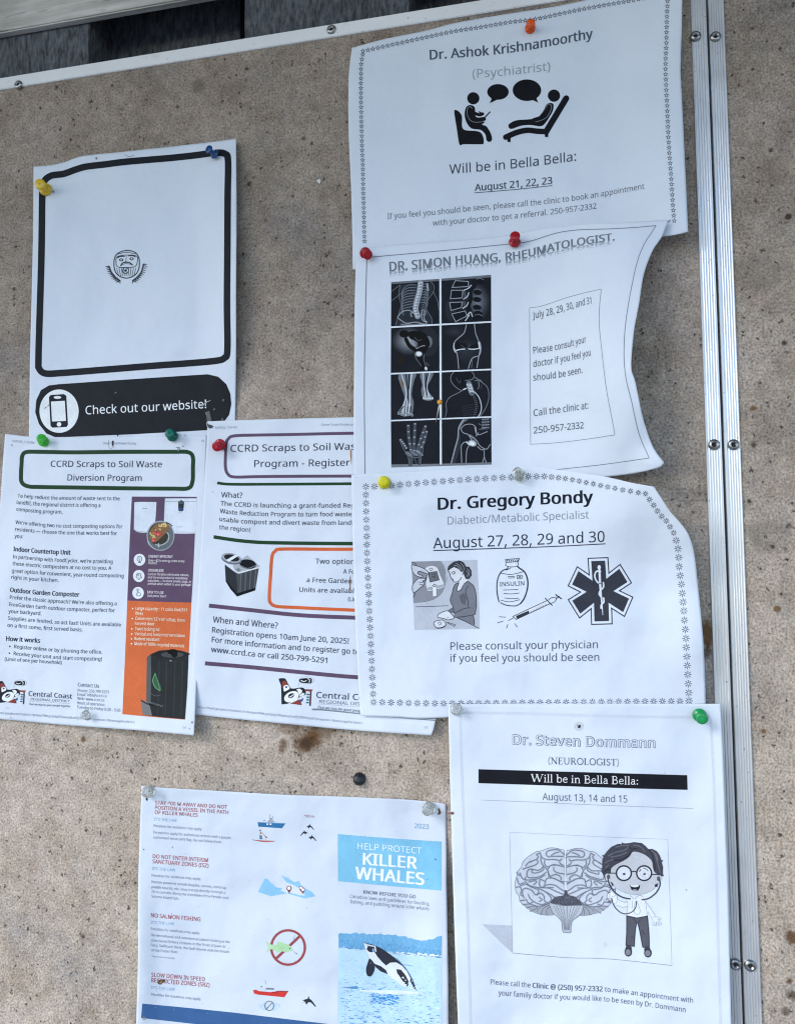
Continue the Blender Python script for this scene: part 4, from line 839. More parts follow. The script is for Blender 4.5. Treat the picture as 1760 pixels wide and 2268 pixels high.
for t, p, bl in (('Large capacity : 11 cubic feet/311', [(1108, 222), (1525, 237)], 1), ('litres', [(1107, 262), (1168, 266)], 0), ('Convenient 12"x16" offset, front', [(1105, 304), (1510, 322)], 1), ('harvest door', [(1103, 346), (1263, 350)], 0), ('Twist locking lid', [(1102, 389), (1300, 396)], 1), ('Vertical and horizontal ventilation', [(1100, 430), (1510, 447)], 1), ('Rodent resistant', [(1099, 470), (1302, 478)], 1), ('Made of 100% recycled materials', [(1098, 510), (1505, 530)], 1)):
    Lf.text(t, p, 25, wo, .006, 3)
    if bl: Lf.ell(p[0][0] - 24, p[0][1] - 9, 6, 6, wo, 3, n=10)
Lf.part('picture_strip', 'garden_composter_picture')
Lf.poly([(1200, 612), (1232, 585), (1300, 556), (1400, 548), (1480, 556), (1541, 576), (1530, 850), (1511, 1116), (1340, 1102), (1168, 1082), (1160, 1010), (1195, 985), (1197, 800)], (44, 48, 52), 2)
Lf.poly([(1200, 615), (1232, 590), (1236, 800), (1230, 985), (1195, 985)], (86, 90, 94), 3)
Lf.poly([(1150, 958), (1200, 972), (1225, 1010), (1242, 1088), (1166, 1081)], (112, 114, 120), 3)
Lf.stroke([(1152, 962), (1215, 995), (1330, 1015)], 9, (30, 32, 36), 4)
Lf.poly([(1236, 588), (1300, 560), (1400, 550), (1540, 576), (1540, 592), (1480, 612), (1390, 616), (1290, 606)], (40, 43, 46), 3, 3)
Lf.ell(1408, 590, 92, 24, (72, 76, 80), 4); Lf.ell(1410, 566, 44, 22, (20, 22, 24), 5); Lf.ell(1425, 590, 26, 22, (28, 30, 32), 5)
for x in (1300, 1360, 1430, 1490): Lf.stroke([(x, 640), (x - 4, 860), (x - 12, 1080)], 10, (54, 59, 62), 3)
Lf.poly([(1268, 735), (1285, 790), (1312, 840), (1318, 885), (1300, 880), (1262, 850), (1248, 800), (1255, 765)], (62, 92, 74), 4); Lf.stroke([(1268, 740), (1248, 800), (1268, 855), (1308, 885)], 7, (92, 150, 108), 5); Lf.stroke([(1268, 745), (1290, 810), (1308, 875)], 5, (92, 150, 108), 5)
Lf.stroke([(1225, 900), (1270, 925), (1310, 920)], 6, (84, 86, 90), 5); Lf.stroke([(1384, 639), (1404, 641)], 7, (150, 154, 160), 5, False)
Lf.text('compost', [(1215, 982), (1330, 1020)], 17, (120, 124, 130), .01, 5)
def logo(s, full):
    B = (42, 46, 56); R = (128, 66, 62); Te = (46, 108, 130); Wl = (216, 224, 240)
    s.poly([(-48, 178), (-20, 165), (30, 163), (62, 170), (82, 200), (110, 260), (150, 330), (200, 336), (270, 324), (330, 316), (368, 328), (392, 360), (402, 400), (398, 435), (330, 462), (240, 510), (130, 580), (60, 590), (0, 596), (-4, 400), (-10, 280)], B, 1)
    s.poly([(10, 225), (40, 205), (74, 208), (108, 285), (60, 300), (20, 330), (12, 290)], R, 2)
    s.poly([(35, 300), (70, 278), (108, 280), (132, 320), (125, 345), (60, 380), (38, 375)], Wl, 3, 2); s.ell(78, 310, 20, 16, (60, 80, 130), 4, -20)
    s.ell(165, 470, 128, 84, Wl, 3, -25); s.ell(160, 452, 55, 36, B, 4, -28); s.stroke([(125, 478), (160, 462), (205, 430)], 14, Wl, 5)
    s.poly([(245, 346), (300, 336), (340, 368), (332, 405), (292, 440), (275, 390)], Wl, 3); s.poly([(296, 445), (355, 404), (386, 420), (365, 445), (306, 468)], Wl, 3)
    s.stroke([(110, 590), (220, 540), (310, 478), (400, 452)], 13, Wl, 3)
    s.poly([(140, 582), (300, 512), (318, 560), (334, 608)], R, 4); s.poly([(308, 522), (358, 488), (346, 540), (320, 556)], (46, 84, 140), 5)
    s.poly([(385, 346), (517, 350), (492, 388), (398, 377)], R, 2); s.stroke([(482, 385), (476, 500), (468, 622)], 26, (88, 52, 56), 2, False)
    for x, y in ((438, 433), (434, 477), (431, 521), (427, 566)): s.ell(x, y, 26, 14, Te, 2, n=14)
    s.ell(412, 198, 122, 60, (150, 160, 178), 2, w=5); s.stroke([(300, 235), (270, 300)], 5, (150, 160, 178), 2, False)
    s.poly([(285, 200), (310, 175), (370, 165), (440, 160), (490, 168), (500, 190), (490, 245), (440, 248), (340, 240), (300, 225)], B, 2, 3); s.stroke([(318, 200), (370, 218), (412, 200)], 12, Wl, 3); s.stroke([(425, 168), (462, 190), (455, 238)], 12, Wl, 3); s.ell(372, 190, 34, 20, (20, 22, 28), 4)
Lf.part('emblem')
C(0, 1490, .1121); logo(Lf, True)
Lf.part('logo_lettering')
Lf.text('Central Coast', [(568, 458), (1425, 514)], 96, (62, 69, 86), .016, font='i'); Lf.text('REGIONAL DISTRICT', [(610, 541), (1385, 586)], 46, (84, 92, 110), font='i'); Lf.stroke([(580, 563), (1395, 611)], 5, (150, 160, 180), 2, False)
Lf.text('That we may be good people together', [(572, 636), (1395, 682)], 38, (76, 84, 102), .01, slant=.2)
C(0, 950, .27139)
Lf.part('tear')
Lf.poly([(915, 98), (930, 95), (928, 135), (915, 142)], (52, 55, 64), 4); Lf.stroke([(890, 90), (885, 130), (905, 160), (935, 140)], 5, (150, 158, 172), 3); Lf.ell(962, 52, 5, 9, (30, 30, 34), 4)
Lf.part('tear')
Lf.stroke([(1437, 150), (1470, 155), (1452, 180), (1455, 150)], 6, (120, 126, 138), 4); Lf.ell(1494, 141, 5, 5, (60, 64, 74), 4); Lf.part('pin_hole'); Lf.ell(1655, 98, 8, 8, (150, 158, 172), 4, w=4); Lf.part('pin_hole'); Lf.stroke([(92, 128), (102, 140), (97, 124)], 6, (150, 156, 170), 4); Lf.part('pin_hole'); Lf.ell(1512, 52, 7, 7, (150, 158, 172), 4, w=4)
Lf.part('pin_hole')
C(0, 1290, .27139)
Lf.stroke([(45, 1030), (62, 1020), (82, 1032)], 6, (178, 188, 206), 3); Lf.part('pin_hole'); Lf.stroke([(88, 1100), (94, 1108)], 6, (90, 98, 110), 3, False); Lf.part('pin_hole'); Lf.ell(1568, 1142, 7, 10, (130, 138, 152), 3); Lf.ell(1547, 1194, 4, 5, (90, 96, 110), 3)
Lf.finish()

# ------------------------------------------------ compost flyer: register
WREF = (200, 212, 233)
Cf = Sheet('flyer', 'compost register flyer with purple and orange rounded frames, partly covered by doctor notices', 'flyer', GRP,
  ([(460, 933), (600, 928.5), (783, 924), (985, 919)], [(985, 919), (976, 1300), (966, 1570), (965, 1591), (961, 1612), (955, 1629)],
   [(421, 1581), (470, 1587), (519, 1592), (651, 1605), (750, 1614.5), (860, 1623), (955, 1629)], [(460, 933), (457, 1000), (452, 1080), (445, 1210), (436, 1350), (428, 1450), (421, 1581)]), hC, pm_col, up=(.045, -1))
C(430, 910, .23009)
Cf.part('purple_frame')
Cf.stroke([(1640, 214), (1300, 219), (900, 228), (600, 233), (390, 240), (330, 268), (308, 320), (302, 430), (302, 545), (325, 608), (385, 636), (600, 633), (900, 630), (1640, 627)], 29, PUR, 1)
Cf.part('orange_frame')
C(420, 1190, .33038)
Cf.stroke([(1230, 80), (1050, 80), (900, 80), (620, 79), (575, 92), (552, 130), (543, 250), (534, 400), (546, 445), (590, 464), (700, 470), (900, 480), (1230, 494)], 22, (196, 98, 62), 1)
Cf.part('green_line')
C(430, 910, .23009)
Cf.stroke([(222, 694), (350, 706), (700, 706), (1100, 704), (1640, 700)], 27, GR, 1, True, taper=[1, 1]); Cf.part('green_line'); Cf.stroke([(188, 1213), (400, 1245), (560, 1261), (700, 1268), (1100, 1275), (1640, 1279)], 34, GR, 1, True, taper=[1, 1])
C(420, 1190, .33038)
Cf.part('purple_line'); Cf.stroke([(130, 458), (400, 487), (750, 523), (1180, 542)], 27, PUR, 1, True, taper=[1, 1]); Cf.part('purple_line'); Cf.stroke([(103, 845), (400, 870), (750, 905), (1000, 929), (1160, 941)], 27, PUR, 1, True, taper=[1, 1])
Cf.part('title_lettering')
C(430, 910, .23009); T3 = (46, 53, 70)
Cf.text('CCRD Scraps to Soil Waste', [(350, 394), (900, 386), (1648, 371)], 66, T3, .004)
Cf.text('Program - Register', [(578, 541), (1040, 535), (1498, 528)], 66, T3, .004)
def C_(t, p, cap, c=(64, 72, 90), b=.012): Cf.text(t, p, cap, c, b, font='n' if cap > 24 else 'i')
Cf.part('print_date'); C_('6/20/25, 1:54 PM', [(205, 172), (410, 168)], 21, (112, 120, 140), 0); Cf.part('file_name'); C_('Outer Coast Poster.png', [(1222, 143), (1560, 140)], 21, (112, 120, 140), 0)
Cf.part('paragraph'); C_('What?', [(260, 833), (465, 837)], 50)
C_('The CCRD is launching a grant-funded Regional', [(253, 910), (500, 925), (900, 932), (1690, 930)], 42)
C_('Waste Reduction Program to turn food waste into', [(247, 983), (500, 1006), (900, 1016), (1640, 1013)], 42)
C_('usable compost and divert waste from landfills', [(243, 1060), (500, 1085), (1000, 1097), (1610, 1097)], 42)
C_('the region!', [(240, 1138), (540, 1168)], 42)
Cf.part('pin_hole'); Cf.ell(182, 779, 5, 5, (110, 118, 136), 2, n=8)
C(420, 1190, .33038)
Cf.part('paragraph'); C_('Two options', [(842, 176), (1128, 180)], 33); C_('A Foo', [(1028, 243), (1128, 247)], 30); C_('a Free Garden ea', [(783, 300), (1150, 311)], 31); C_('Units are available', [(735, 366), (1126, 375)], 31); C_('(Limit', [(1060, 427), (1150, 431)], 26)
Cf.part('paragraph'); C_('When and Where?', [(155, 570), (590, 612)], 40)
C_('Registration opens 10am June 20, 2025!', [(150, 638), (500, 674), (1065, 714)], 36)
C_('For more information and to register go to', [(148, 702), (500, 740), (1135, 785)], 36)
C_('www.ccrd.ca or call 250-799-5291', [(143, 768), (500, 807), (920, 843)], 36)
Cf.part('web_address'); C_('https://mail.google.com/mail/u/1/#inbox/FMfcgzQbfpFZKwwsqSkxdTJZBWrHpdG?projector=1&messagePartId=0.1', [(55, 1144), (600, 1200), (1158, 1254)], 15, (112, 120, 140), 0)
Cf.part('page_number'); C_('1/1', [(1567, 1282), (1592, 1284)], 16, (130, 138, 156), 0)
Cf.part('appliance_picture')
Cf.poly([(236, 182), (310, 238), (330, 246), (318, 397), (275, 350), (242, 296)], (48, 52, 60), 1); Cf.poly([(310, 238), (465, 200), (440, 356), (317, 398), (322, 330)], (70, 75, 84), 1)
for i in range(10): Cf.stroke([(345 + i * 11, 245 - i * 3), (338 + i * 10.5, 385 - i * 3.6)], 5, (58, 63, 72) if i % 3 else (96, 101, 110), 2, False)
Cf.poly([(242, 285), (318, 375), (442, 338), (439, 356), (317, 397), (243, 298)], (26, 29, 36), 3)
Cf.poly([(290, 190), (345, 150), (385, 120), (410, 140), (468, 192), (466, 206), (330, 246), (310, 238)], (160, 168, 182), 3)
Cf.ell(390, 180, 56, 32, (28, 32, 40), 4, 8); Cf.stroke([(340, 190), (390, 208), (440, 190)], 5, (120, 126, 140), 5)
Cf.stroke([(312, 222), (332, 236), (466, 203)], 8, (206, 214, 228), 4)
Cf.ell(280, 148, 68, 33, (104, 112, 124), 5, 12); Cf.ell(280, 138, 66, 31, (150, 158, 172), 6, 12); Cf.ell(282, 138, 52, 22, (36, 40, 48), 7, 12); Cf.poly([(246, 152), (308, 116), (328, 124), (264, 164)], (214, 222, 236), 8); Cf.poly([(306, 215), (330, 205), (345, 222), (325, 232)], (120, 128, 142), 5)
Cf.part('emblem')
C(623.4, 1480, .1345); logo(Cf, False)
C(420, 1190, .33038)
Cf.part('logo_lettering')
Cf.text('Central Coast', [(848, 1076), (1262, 1099)], 40, (66, 74, 92), .012, font='i'); Cf.text('REGIONAL DISTRICT', [(868, 1112), (1250, 1134)], 22, (90, 98, 116), font='i'); Cf.stroke([(855, 1117), (1200, 1142)], 2, (150, 158, 176), 2, False); Cf.text('That we may be good people together', [(853, 1147), (1262, 1182)], 18, (84, 92, 108), .008, slant=.2)
Cf.part('rust_streak')
Cf.stroke([(1076, 255), (1074, 300), (1075, 372)], 9, (168, 130, 108), 5, True, taper=[.3, 1, .3]); Cf.stroke([(1075, 265), (1074, 345)], 3.5, (110, 74, 60), 6)
C(430, 910, .23009)
Cf.part('rust_streak')
Cf.stroke([(1505, 375), (1508, 440), (1512, 515)], 14, (178, 140, 112), 5, True, taper=[1, 1, .2]); Cf.stroke([(1510, 380), (1510, 460)], 4, (106, 76, 62), 6)
Cf.part('tear')
Cf.poly([(118, 105), (140, 130), (165, 135), (188, 150), (165, 172), (140, 165), (126, 140)], (70, 74, 84), 5); Cf.stroke([(120, 108), (128, 150), (150, 172), (175, 165)], 6, (176, 184, 200), 6)
Cf.finish()

# ------------------------------------------------ rheumatologist notice
WREF = (198, 211, 234)
Rh = Sheet('notice', 'landscape white notice with a grid of grey x-ray pictures, its free edge curling out', 'notice', GRP,
  ([(789, 551), (895, 541), (999, 533), (1060, 528.5), (1100, 524), (1150, 516), (1211, 505), (1282, 497), (1365, 493), (1425, 490), (1480, 487)], [(1480, 487), (1465, 524), (1444, 556), (1425, 608), (1414, 674), (1403, 735), (1397, 812), (1406, 845), (1420, 913), (1431, 952), (1447, 993), (1470, 1025)],
   [(783, 1088), (1000, 1080), (1200, 1068), (1334, 1057), (1406, 1048), (1458, 1036), (1470, 1025)], [(789, 551), (787, 600), (785, 700), (784, 800), (783, 950), (783, 1088)]), hR, pm_copy, up=(0, -1), grid=(150, 140))
Rh.part('thin_frame_line'); lc = (112, 122, 140)
C(0, 0, 1)
Rh.stroke([(812, 574), (809, 700), (806.5, 840), (807, 950), (808, 1052)], 1.9, lc)
Rh.stroke([(815, 570), (970, 556), (1131, 540), (1153, 538), (1181, 532), (1213, 521.5), (1244, 513.6), (1288, 508.6), (1351, 506.8), (1406, 503.6), (1452, 499.5)], 1.7, lc)
Rh.stroke([(1452, 499.5), (1440, 518), (1425, 542), (1410, 581), (1395, 649.5), (1384, 721), (1381, 784), (1385, 836), (1397.6, 888.5), (1414, 960), (1436.6, 1014.5)], 1.5, lc)
Rh.stroke([(1436.6, 1014.5), (1337, 1028.5), (1235.6, 1039.5), (1150, 1046)], 1.5, lc)
C(1090, 460, .27466)
Rh.stroke([(298, 808), (400, 792), (600, 725), (750, 685), (876, 656)], 4, lc); Rh.stroke([(876, 656), (862, 800), (860, 950), (880, 1150), (900, 1330), (920, 1480), (950, 1640), (986, 1832)], 4, lc); Rh.stroke([(986, 1832), (750, 1868), (520, 1895), (307, 1908)], 4, lc); Rh.stroke([(307, 1908), (303, 1400), (298, 808)], 4, lc)
Rh.part('heading_lettering')
C(0, 0, 1); hp = [(863, 601), (940, 594), (1020, 585), (1080, 580.5), (1142, 575.5), (1180, 567), (1240, 552), (1300, 541), (1360, 532)]
Rh.text('DR. SIMON HUANG, RHEUMATOLOGIST.', hp, 20.5, (108, 117, 136), .026, 3, cap2=16)
Rh.text('DR. SIMON HUANG, RHEUMATOLOGIST.', [(x - .5, y + 1.2) for x, y in hp], 4.5, (142, 152, 172), .026, 1, cap2=4, flip=True); Rh.text('DR. SIMON HUANG, RHEUMATOLOGIST.', [(x - .5, y + 1.2) for x, y in hp], 10, (178, 190, 212), .02, 0, cap2=8, flip=True)
C(1090, 460, .27466); tc = (88, 97, 115)
for t, p, cp, cm in (('July 28, 29, 30, and 31', [(325, 895), (455, 868), (600, 828), (740, 786), (798, 773)], 54, .14), ('Please consult your', [(330, 1176), (520, 1146), (660, 1112), (755, 1084)], 52, .18), ('doctor if you feel you', [(330, 1286), (550, 1248), (700, 1215), (792, 1191)], 52, .16), ('should be seen.', [(330, 1396), (525, 1372), (725, 1332)], 52, .14), ('Call the clinic at:', [(332, 1682), (590, 1646), (772, 1620)], 54, .14), ('250-957-2332', [(332, 1822), (520, 1801), (735, 1779)], 52, .08)):
    if t[0] in 'JPC': Rh.part('paragraph')
    Rh.text(t, p, cp, tc, .012, 2, comp=cm, font='i')
# x-ray picture: one dark print with eight fields
Rh.part('x_ray_print')
C(770, 480, .23599); D0 = (30, 33, 42); Wx = (205, 217, 240)
Rh.poly([(407, 613), (870, 582), (1343, 545), (1345, 1000), (1345, 1433), (1345, 1878), (1348, 2326), (872, 2340), (408, 2354), (404, 1914), (403, 1473), (405, 1035)], D0, 0)
Rh.poly([(407, 613), (870, 582), (1343, 545), (1343, 568), (870, 602), (407, 633)], (98, 106, 120), 2); Rh.poly([(408, 2325), (872, 2318), (1348, 2305), (1348, 2326), (872, 2340), (408, 2354)], (108, 116, 130), 2)
Rh.stroke([(868, 590), (869, 1000), (870, 1450), (871, 1900), (872, 2318)], 19, Wx, 3); Rh.stroke([(403, 1037), (870, 1012), (1345, 987)], 15, Wx, 3); Rh.stroke([(402, 1474), (870, 1454), (1346, 1433)], 14, Wx, 3); Rh.stroke([(403, 1914), (870, 1897), (1347, 1879)], 13, Wx, 3)
a1, a2, a3, a4 = (72, 79, 93), (104, 113, 129), (140, 150, 168), (184, 195, 214)
def glow(cx, cy, rx, ry, c, n=5, ang=0):
    n = n * 3
    for i in range(n):
        k = 1 - i / n; t = (i + 1) / n; Rh.ell(cx, cy, rx * k, ry * k, tuple(int(D0[j] + (c[j] - D0[j]) * t) for j in range(3)), .3 + i * .05, ang, n=36)
Rh.part('x_ray_print', 'torso_x_ray')
sp = [(682, 622), (672, 700), (648, 790), (636, 870), (655, 935)]
Rh.poly([(490, 640), (800, 625), (795, 700), (740, 800), (745, 870), (785, 950), (790, 1008), (450, 1025), (480, 930), (497, 830), (480, 740)], (44, 49, 60), .4)
for i in range(9):
    y = 640 + i * 25; x = 665 - i * 4
    Rh.stroke([(x - 20, y), (x - 100, y + 2 + i * 2), (520 - i * 2, y + 40), (500 + i * 3, y + 85)], 6.5, a2, 1); 
    if i < 8: Rh.stroke([(x + 25, y - 8), (735, y - 6), (757 - i * 2, y + 30), (715 - i * 4, y + 70)], 6, a2, 1)
Rh.stroke(sp, 52, a3, 2)
for p in resample(catmull(sp, 60), 13): Rh.ell(p[0], p[1], 20, 8, a4, 3, -8, n=12)
for p in resample(catmull(sp, 60), 26): Rh.ell(p[0] + 8, p[1] + 4, 5, 4, a1, 3.4, n=8)
for p in ([(490, 640), (478, 740), (500, 830), (480, 900), (447, 1024)], [(780, 612), (808, 650), (800, 710), (740, 800), (738, 870), (785, 950), (792, 1005)], [(410, 700), (490, 640)], [(410, 790), (500, 720)], [(800, 700), (840, 790), (855, 880)]): Rh.stroke(p, 5, a2, 2)
for p in ([(465, 945), (510, 892), (580, 880), (640, 925)], [(465, 945), (510, 980), (555, 1000), (640, 990), (720, 1012)], [(700, 870), (690, 920), (705, 975), (745, 985)], [(720, 880), (715, 950), (740, 1000)], [(600, 940), (590, 905), (625, 900)]): Rh.stroke(p, 9, a3, 2)
Rh.ell(715, 900, 18, 26, a2, 2, w=9); Rh.stroke([(745, 630), (752, 690)], 18, a3, 2); Rh.stroke([(500, 1010), (600, 1015), (740, 1005)], 14, a2, 2)
Rh.part('x_ray_print', 'lateral_spine_x_ray')
glow(1215, 800, 120, 180, (112, 120, 136), 6); glow(960, 880, 60, 110, (60, 66, 78), 4)
for q in ([(1008, 600), (1130, 608), (1132, 655), (978, 664)], [(972, 690), (1078, 690), (1072, 762), (962, 770)], [(955, 806), (1072, 800), (1066, 852), (968, 880)], [(975, 912), (1100, 885), (1118, 930), (1010, 985)]): Rh.poly(q, (26, 29, 37), 1.2); Rh.stroke(q, 7, a3, 1.6, False, True)
Rh.stroke([(1175, 580), (1185, 640), (1145, 700), (1150, 770), (1130, 830), (1150, 905), (1190, 960)], 44, (26, 29, 36), 1.4)
for x, y in ((1240, 607), (1215, 708), (1212, 776), (1212, 850), (1222, 905), (1225, 945)): Rh.ell(x, y, 40, 26, (24, 27, 34), 1.8, 8); Rh.stroke([(x - 35, y - 20), (x, y - 29), (x + 36, y - 14)], 6, a2, 2)
for p in ([(1085, 690), (1130, 672), (1160, 640)], [(1082, 775), (1120, 750), (1135, 710)], [(1075, 862), (1115, 835), (1130, 800)], [(1118, 930), (1150, 895), (1170, 940)], [(1100, 980), (1140, 920)]): Rh.stroke(p, 9, a4, 2)
for x, y0, y1 in ((1090, 700, 750), (1088, 800, 840)): Rh.stroke([(x, y0), (x + 8, y1)], 26, a1, 1)
Rh.part('x_ray_print', 'crouching_figure_picture')
glow(570, 1165, 160, 135, (160, 168, 184), 7); glow(755, 1175, 100, 140, (122, 130, 146), 6)
N0 = (18, 20, 26)
Rh.ell(530, 1100, 46, 36, N0, 2); Rh.poly([(565, 1085), (640, 1070), (710, 1085), (755, 1140), (770, 1200), (735, 1260), (718, 1295), (690, 1280), (640, 1255), (660, 1195), (620, 1160), (580, 1140)], N0, 2, 3)
Rh.stroke([(545, 1150), (578, 1210), (632, 1250)], 36, N0, 2); Rh.stroke([(725, 1235), (665, 1265)], 56, N0, 2); Rh.stroke([(650, 1300), (690, 1340), (716, 1410)], 40, N0, 2); Rh.stroke([(690, 1430), (735, 1420)], 20, N0, 2)
Rh.poly([(590, 1170), (625, 1185), (640, 1225), (610, 1205)], a3, 3); Rh.stroke([(625, 1130), (660, 1165), (690, 1150)], 6, a1, 3); Rh.stroke([(640, 1240), (690, 1215), (725, 1210)], 7, a3, 3); Rh.stroke([(718, 1290), (712, 1340), (735, 1410)], 5, a2, 3); Rh.stroke([(630, 1290), (640, 1330), (690, 1400)], 5, a2, 3)
Rh.ell(665, 1288, 34, 26, a3, 3.2); Rh.ell(667, 1286, 24, 18, (228, 236, 248), 3.6); Rh.ell(733, 1425, 13, 17, a4, 3, -20); Rh.ell(495, 1350, 36, 50, (40, 36, 34), 1.4); Rh.stroke([(735, 1370), (760, 1398)], 5, a2, 3)
Rh.part('x_ray_print', 'knee_x_ray')
glow(1000, 1080, 110, 60, (50, 55, 66), 4); glow(1110, 1260, 120, 120, (48, 53, 63), 4)
for p in ([(1112, 1012), (1090, 1090), (1035, 1140), (1003, 1175), (996, 1225), (1025, 1290), (1040, 1428)], [(1186, 1008), (1200, 1100), (1232, 1180), (1240, 1240), (1228, 1310), (1210, 1420)], [(1240, 1175), (1248, 1240), (1232, 1300), (1165, 1330), (1130, 1425)]): Rh.stroke(p, 8, a3, 2)
Rh.stroke([(996, 1185), (994, 1240), (1012, 1275)], 9, a4, 2.4); Rh.poly([(1010, 1180), (1100, 1185), (1130, 1225), (1222, 1180), (1230, 1230), (1120, 1245), (1010, 1250)], (20, 22, 28), 1.6); Rh.stroke([(1012, 1256), (1060, 1244), (1100, 1243)], 10, a4, 2); Rh.stroke([(1130, 1240), (1180, 1244), (1228, 1236)], 10, a4, 2); Rh.stroke([(1060, 1205), (1110, 1235), (1150, 1200)], 6, a1, 2); Rh.stroke([(1228, 1180), (1236, 1235)], 14, a4, 2); Rh.stroke([(1165, 1340), (1160, 1420)], 5, a2, 2)
Rh.part('x_ray_print', 'feet_x_ray')
o5 = 1356
def sh(pts, dy): return [(x, y + dy) for x, y in pts]
Rh.poly(sh([(478, 122), (634, 114), (622, 180), (605, 260), (600, 330), (618, 380), (610, 470), (590, 505), (545, 518), (480, 500), (468, 480), (520, 400), (530, 330), (500, 240)], o5), a2, 1, 2)
Rh.poly(sh([(680, 112), (797, 106), (780, 170), (750, 230), (760, 290), (804, 345), (785, 366), (740, 370), (705, 350), (688, 270), (698, 220)], o5), a2, 1, 2)
for p in ([(505, 125), (540, 250), (545, 340), (500, 470)], [(600, 120), (585, 250), (582, 350), (590, 490)], [(560, 350), (550, 430), (545, 510)], [(575, 400), (570, 500)], [(530, 400), (515, 490)]): Rh.stroke(sh(p, o5), 11, a4, 2)
for p in ([(545, 122), (562, 260), (565, 370)], [(575, 122), (572, 260)], [(525, 420), (500, 455), (485, 490)], [(560, 430), (560, 505)], [(590, 420), (588, 490)]): Rh.stroke(sh(p, o5), 10, D0, 2.4)
for p in ([(705, 112), (715, 250), (735, 350)], [(770, 110), (740, 240), (775, 345)], [(725, 290), (715, 345)], [(745, 280), (760, 350)]): Rh.stroke(sh(p, o5), 8, a4, 2)
for p in ([(735, 112), (728, 240)], [(752, 112), (735, 230), (745, 320)]): Rh.stroke(sh(p, o5), 9, D0, 2.4)
for i in range(6): Rh.ell(478 + i * 25, 490 + o5 + (i % 3) * 8, 11, 14, a3, 3, n=10); Rh.ell(478 + i * 25, 492 + o5 + (i % 3) * 8, 5, 7, a1, 3.4, n=8)
for i in range(5): Rh.ell(712 + i * 20, 352 + o5 - abs(i - 2) * 2, 9, 11, a4, 3, n=10)
Rh.stroke(sh([(500, 170), (515, 210), (525, 250)], o5), 24, (132, 108, 84), 3, True, taper=[.4, 1, .4]); Rh.stroke(sh([(512, 180), (518, 225)], o5), 9, (96, 74, 56), 3.4)
Rh.part('x_ray_print', 'neck_x_ray')
Rh.poly(sh([(990, 102), (1160, 96), (1182, 130), (1170, 172), (1110, 200), (1085, 268), (1040, 265), (1000, 230), (968, 185), (962, 140)], o5), (24, 27, 34), 1)
for p in ([(992, 104), (966, 140), (970, 190), (1010, 240), (1060, 272), (1088, 266)], [(1160, 96), (1184, 132), (1168, 170), (1100, 182)], [(1086, 268), (1030, 300), (955, 340), (922, 395), (926, 460), (914, 530)], [(1190, 150), (1260, 200), (1310, 250), (1322, 340), (1292, 440), (1235, 525)], [(1190, 185), (1240, 175), (1262, 205)], [(1190, 150), (1215, 165)]): Rh.stroke(sh(p, o5), 7, a2, 2)
Rh.stroke(sh([(1135, 212), (1148, 250), (1162, 296)], o5), 52, a2, 2)
for i in range(6): Rh.stroke(sh([(1112 + i * 5, 220 + i * 14), (1138 + i * 5, 214 + i * 14), (1160 + i * 5, 220 + i * 14)], o5), 8, a4, 2.4)
Rh.stroke(sh([(1185, 285), (1230, 340), (1252, 420), (1245, 480), (1222, 522)], o5), 8, a4, 2); 
for p in resample(catmull(sh([(1165, 305), (1195, 360), (1205, 430), (1190, 500)], o5), 60), 12): Rh.ell(p[0], p[1], 15, 5, a1, 2, -10, n=10)
Rh.stroke(sh([(1085, 265), (1110, 255)], o5), 12, a4, 2.4); Rh.stroke(sh([(1015, 155), (1045, 205), (1060, 175)], o5), 6, a1, 2)
for i in range(5): Rh.stroke(sh([(1080 - i * 4, 515 - i * 20), (1140, 500 - i * 22), (1185, 505 - i * 25)], o5), 3.5, (56, 62, 74), 1.6)
Rh.stroke(sh([(1225, 180), (1230, 240), (1215, 262)], o5), 8, a2, 2); Rh.stroke(sh([(1255, 215), (1250, 260)], o5), 5, a1, 2)
Rh.part('x_ray_print', 'hand_x_ray')
F = ([(495, 738), (520, 770), (548, 815)], [(567, 605), (570, 680), (578, 750), (592, 832)], [(630, 588), (627, 670), (622, 750), (622, 838)], [(728, 612), (705, 672), (680, 740), (650, 842)], [(738, 662), (724, 712), (712, 760), (668, 852)])
for p in F:
    Rh.stroke(sh(p, o5), 30, (50, 55, 66), 1); Rh.stroke(sh(p, o5), 15, a1, 2)
    for q in resample(catmull(p, 60), 5): Rh.ell(q[0], q[1] + o5, 11, 7, a3, 3, n=10)
    for e in (-15, 15): Rh.stroke([(x + e, y + o5) for x, y in p], 2.5, a1, 2.4)
Rh.ell(622, 866 + o5, 85, 26, a1, 2)
for i in range(9): Rh.ell(552 + i * 18, 856 + o5 + (i % 3) * 12, 14, 9, a2, 3, n=10)
for p in ([(545, 850), (560, 885), (580, 960)], [(700, 760), (705, 830), (690, 890), (682, 960)], [(490, 745), (510, 800), (545, 860)], [(560, 885), (640, 905), (690, 885)]): Rh.stroke(sh(p, o5), 5, a2, 2.6)
Rh.stroke(sh([(595, 900), (588, 968)], o5), 40, (66, 73, 86), 1.8); Rh.stroke(sh([(670, 905), (672, 965)], o5), 20, (66, 73, 86), 1.8); Rh.stroke(sh([(625, 912), (645, 960)], o5), 4, a2, 2)
Rh.part('x_ray_print', 'hip_x_ray')
Rh.poly(sh([(1075, 545), (1130, 545), (1085, 575), (1045, 640), (1035, 620)], o5), a2, 1.6); Rh.stroke(sh([(1085, 550), (1042, 620), (1032, 720), (1005, 820), (970, 955)], o5), 11, a3, 2); Rh.poly(sh([(1040, 640), (1060, 720), (1050, 830), (1010, 955), (975, 955), (1010, 820), (1030, 720)], o5), (48, 53, 63), 1.2)
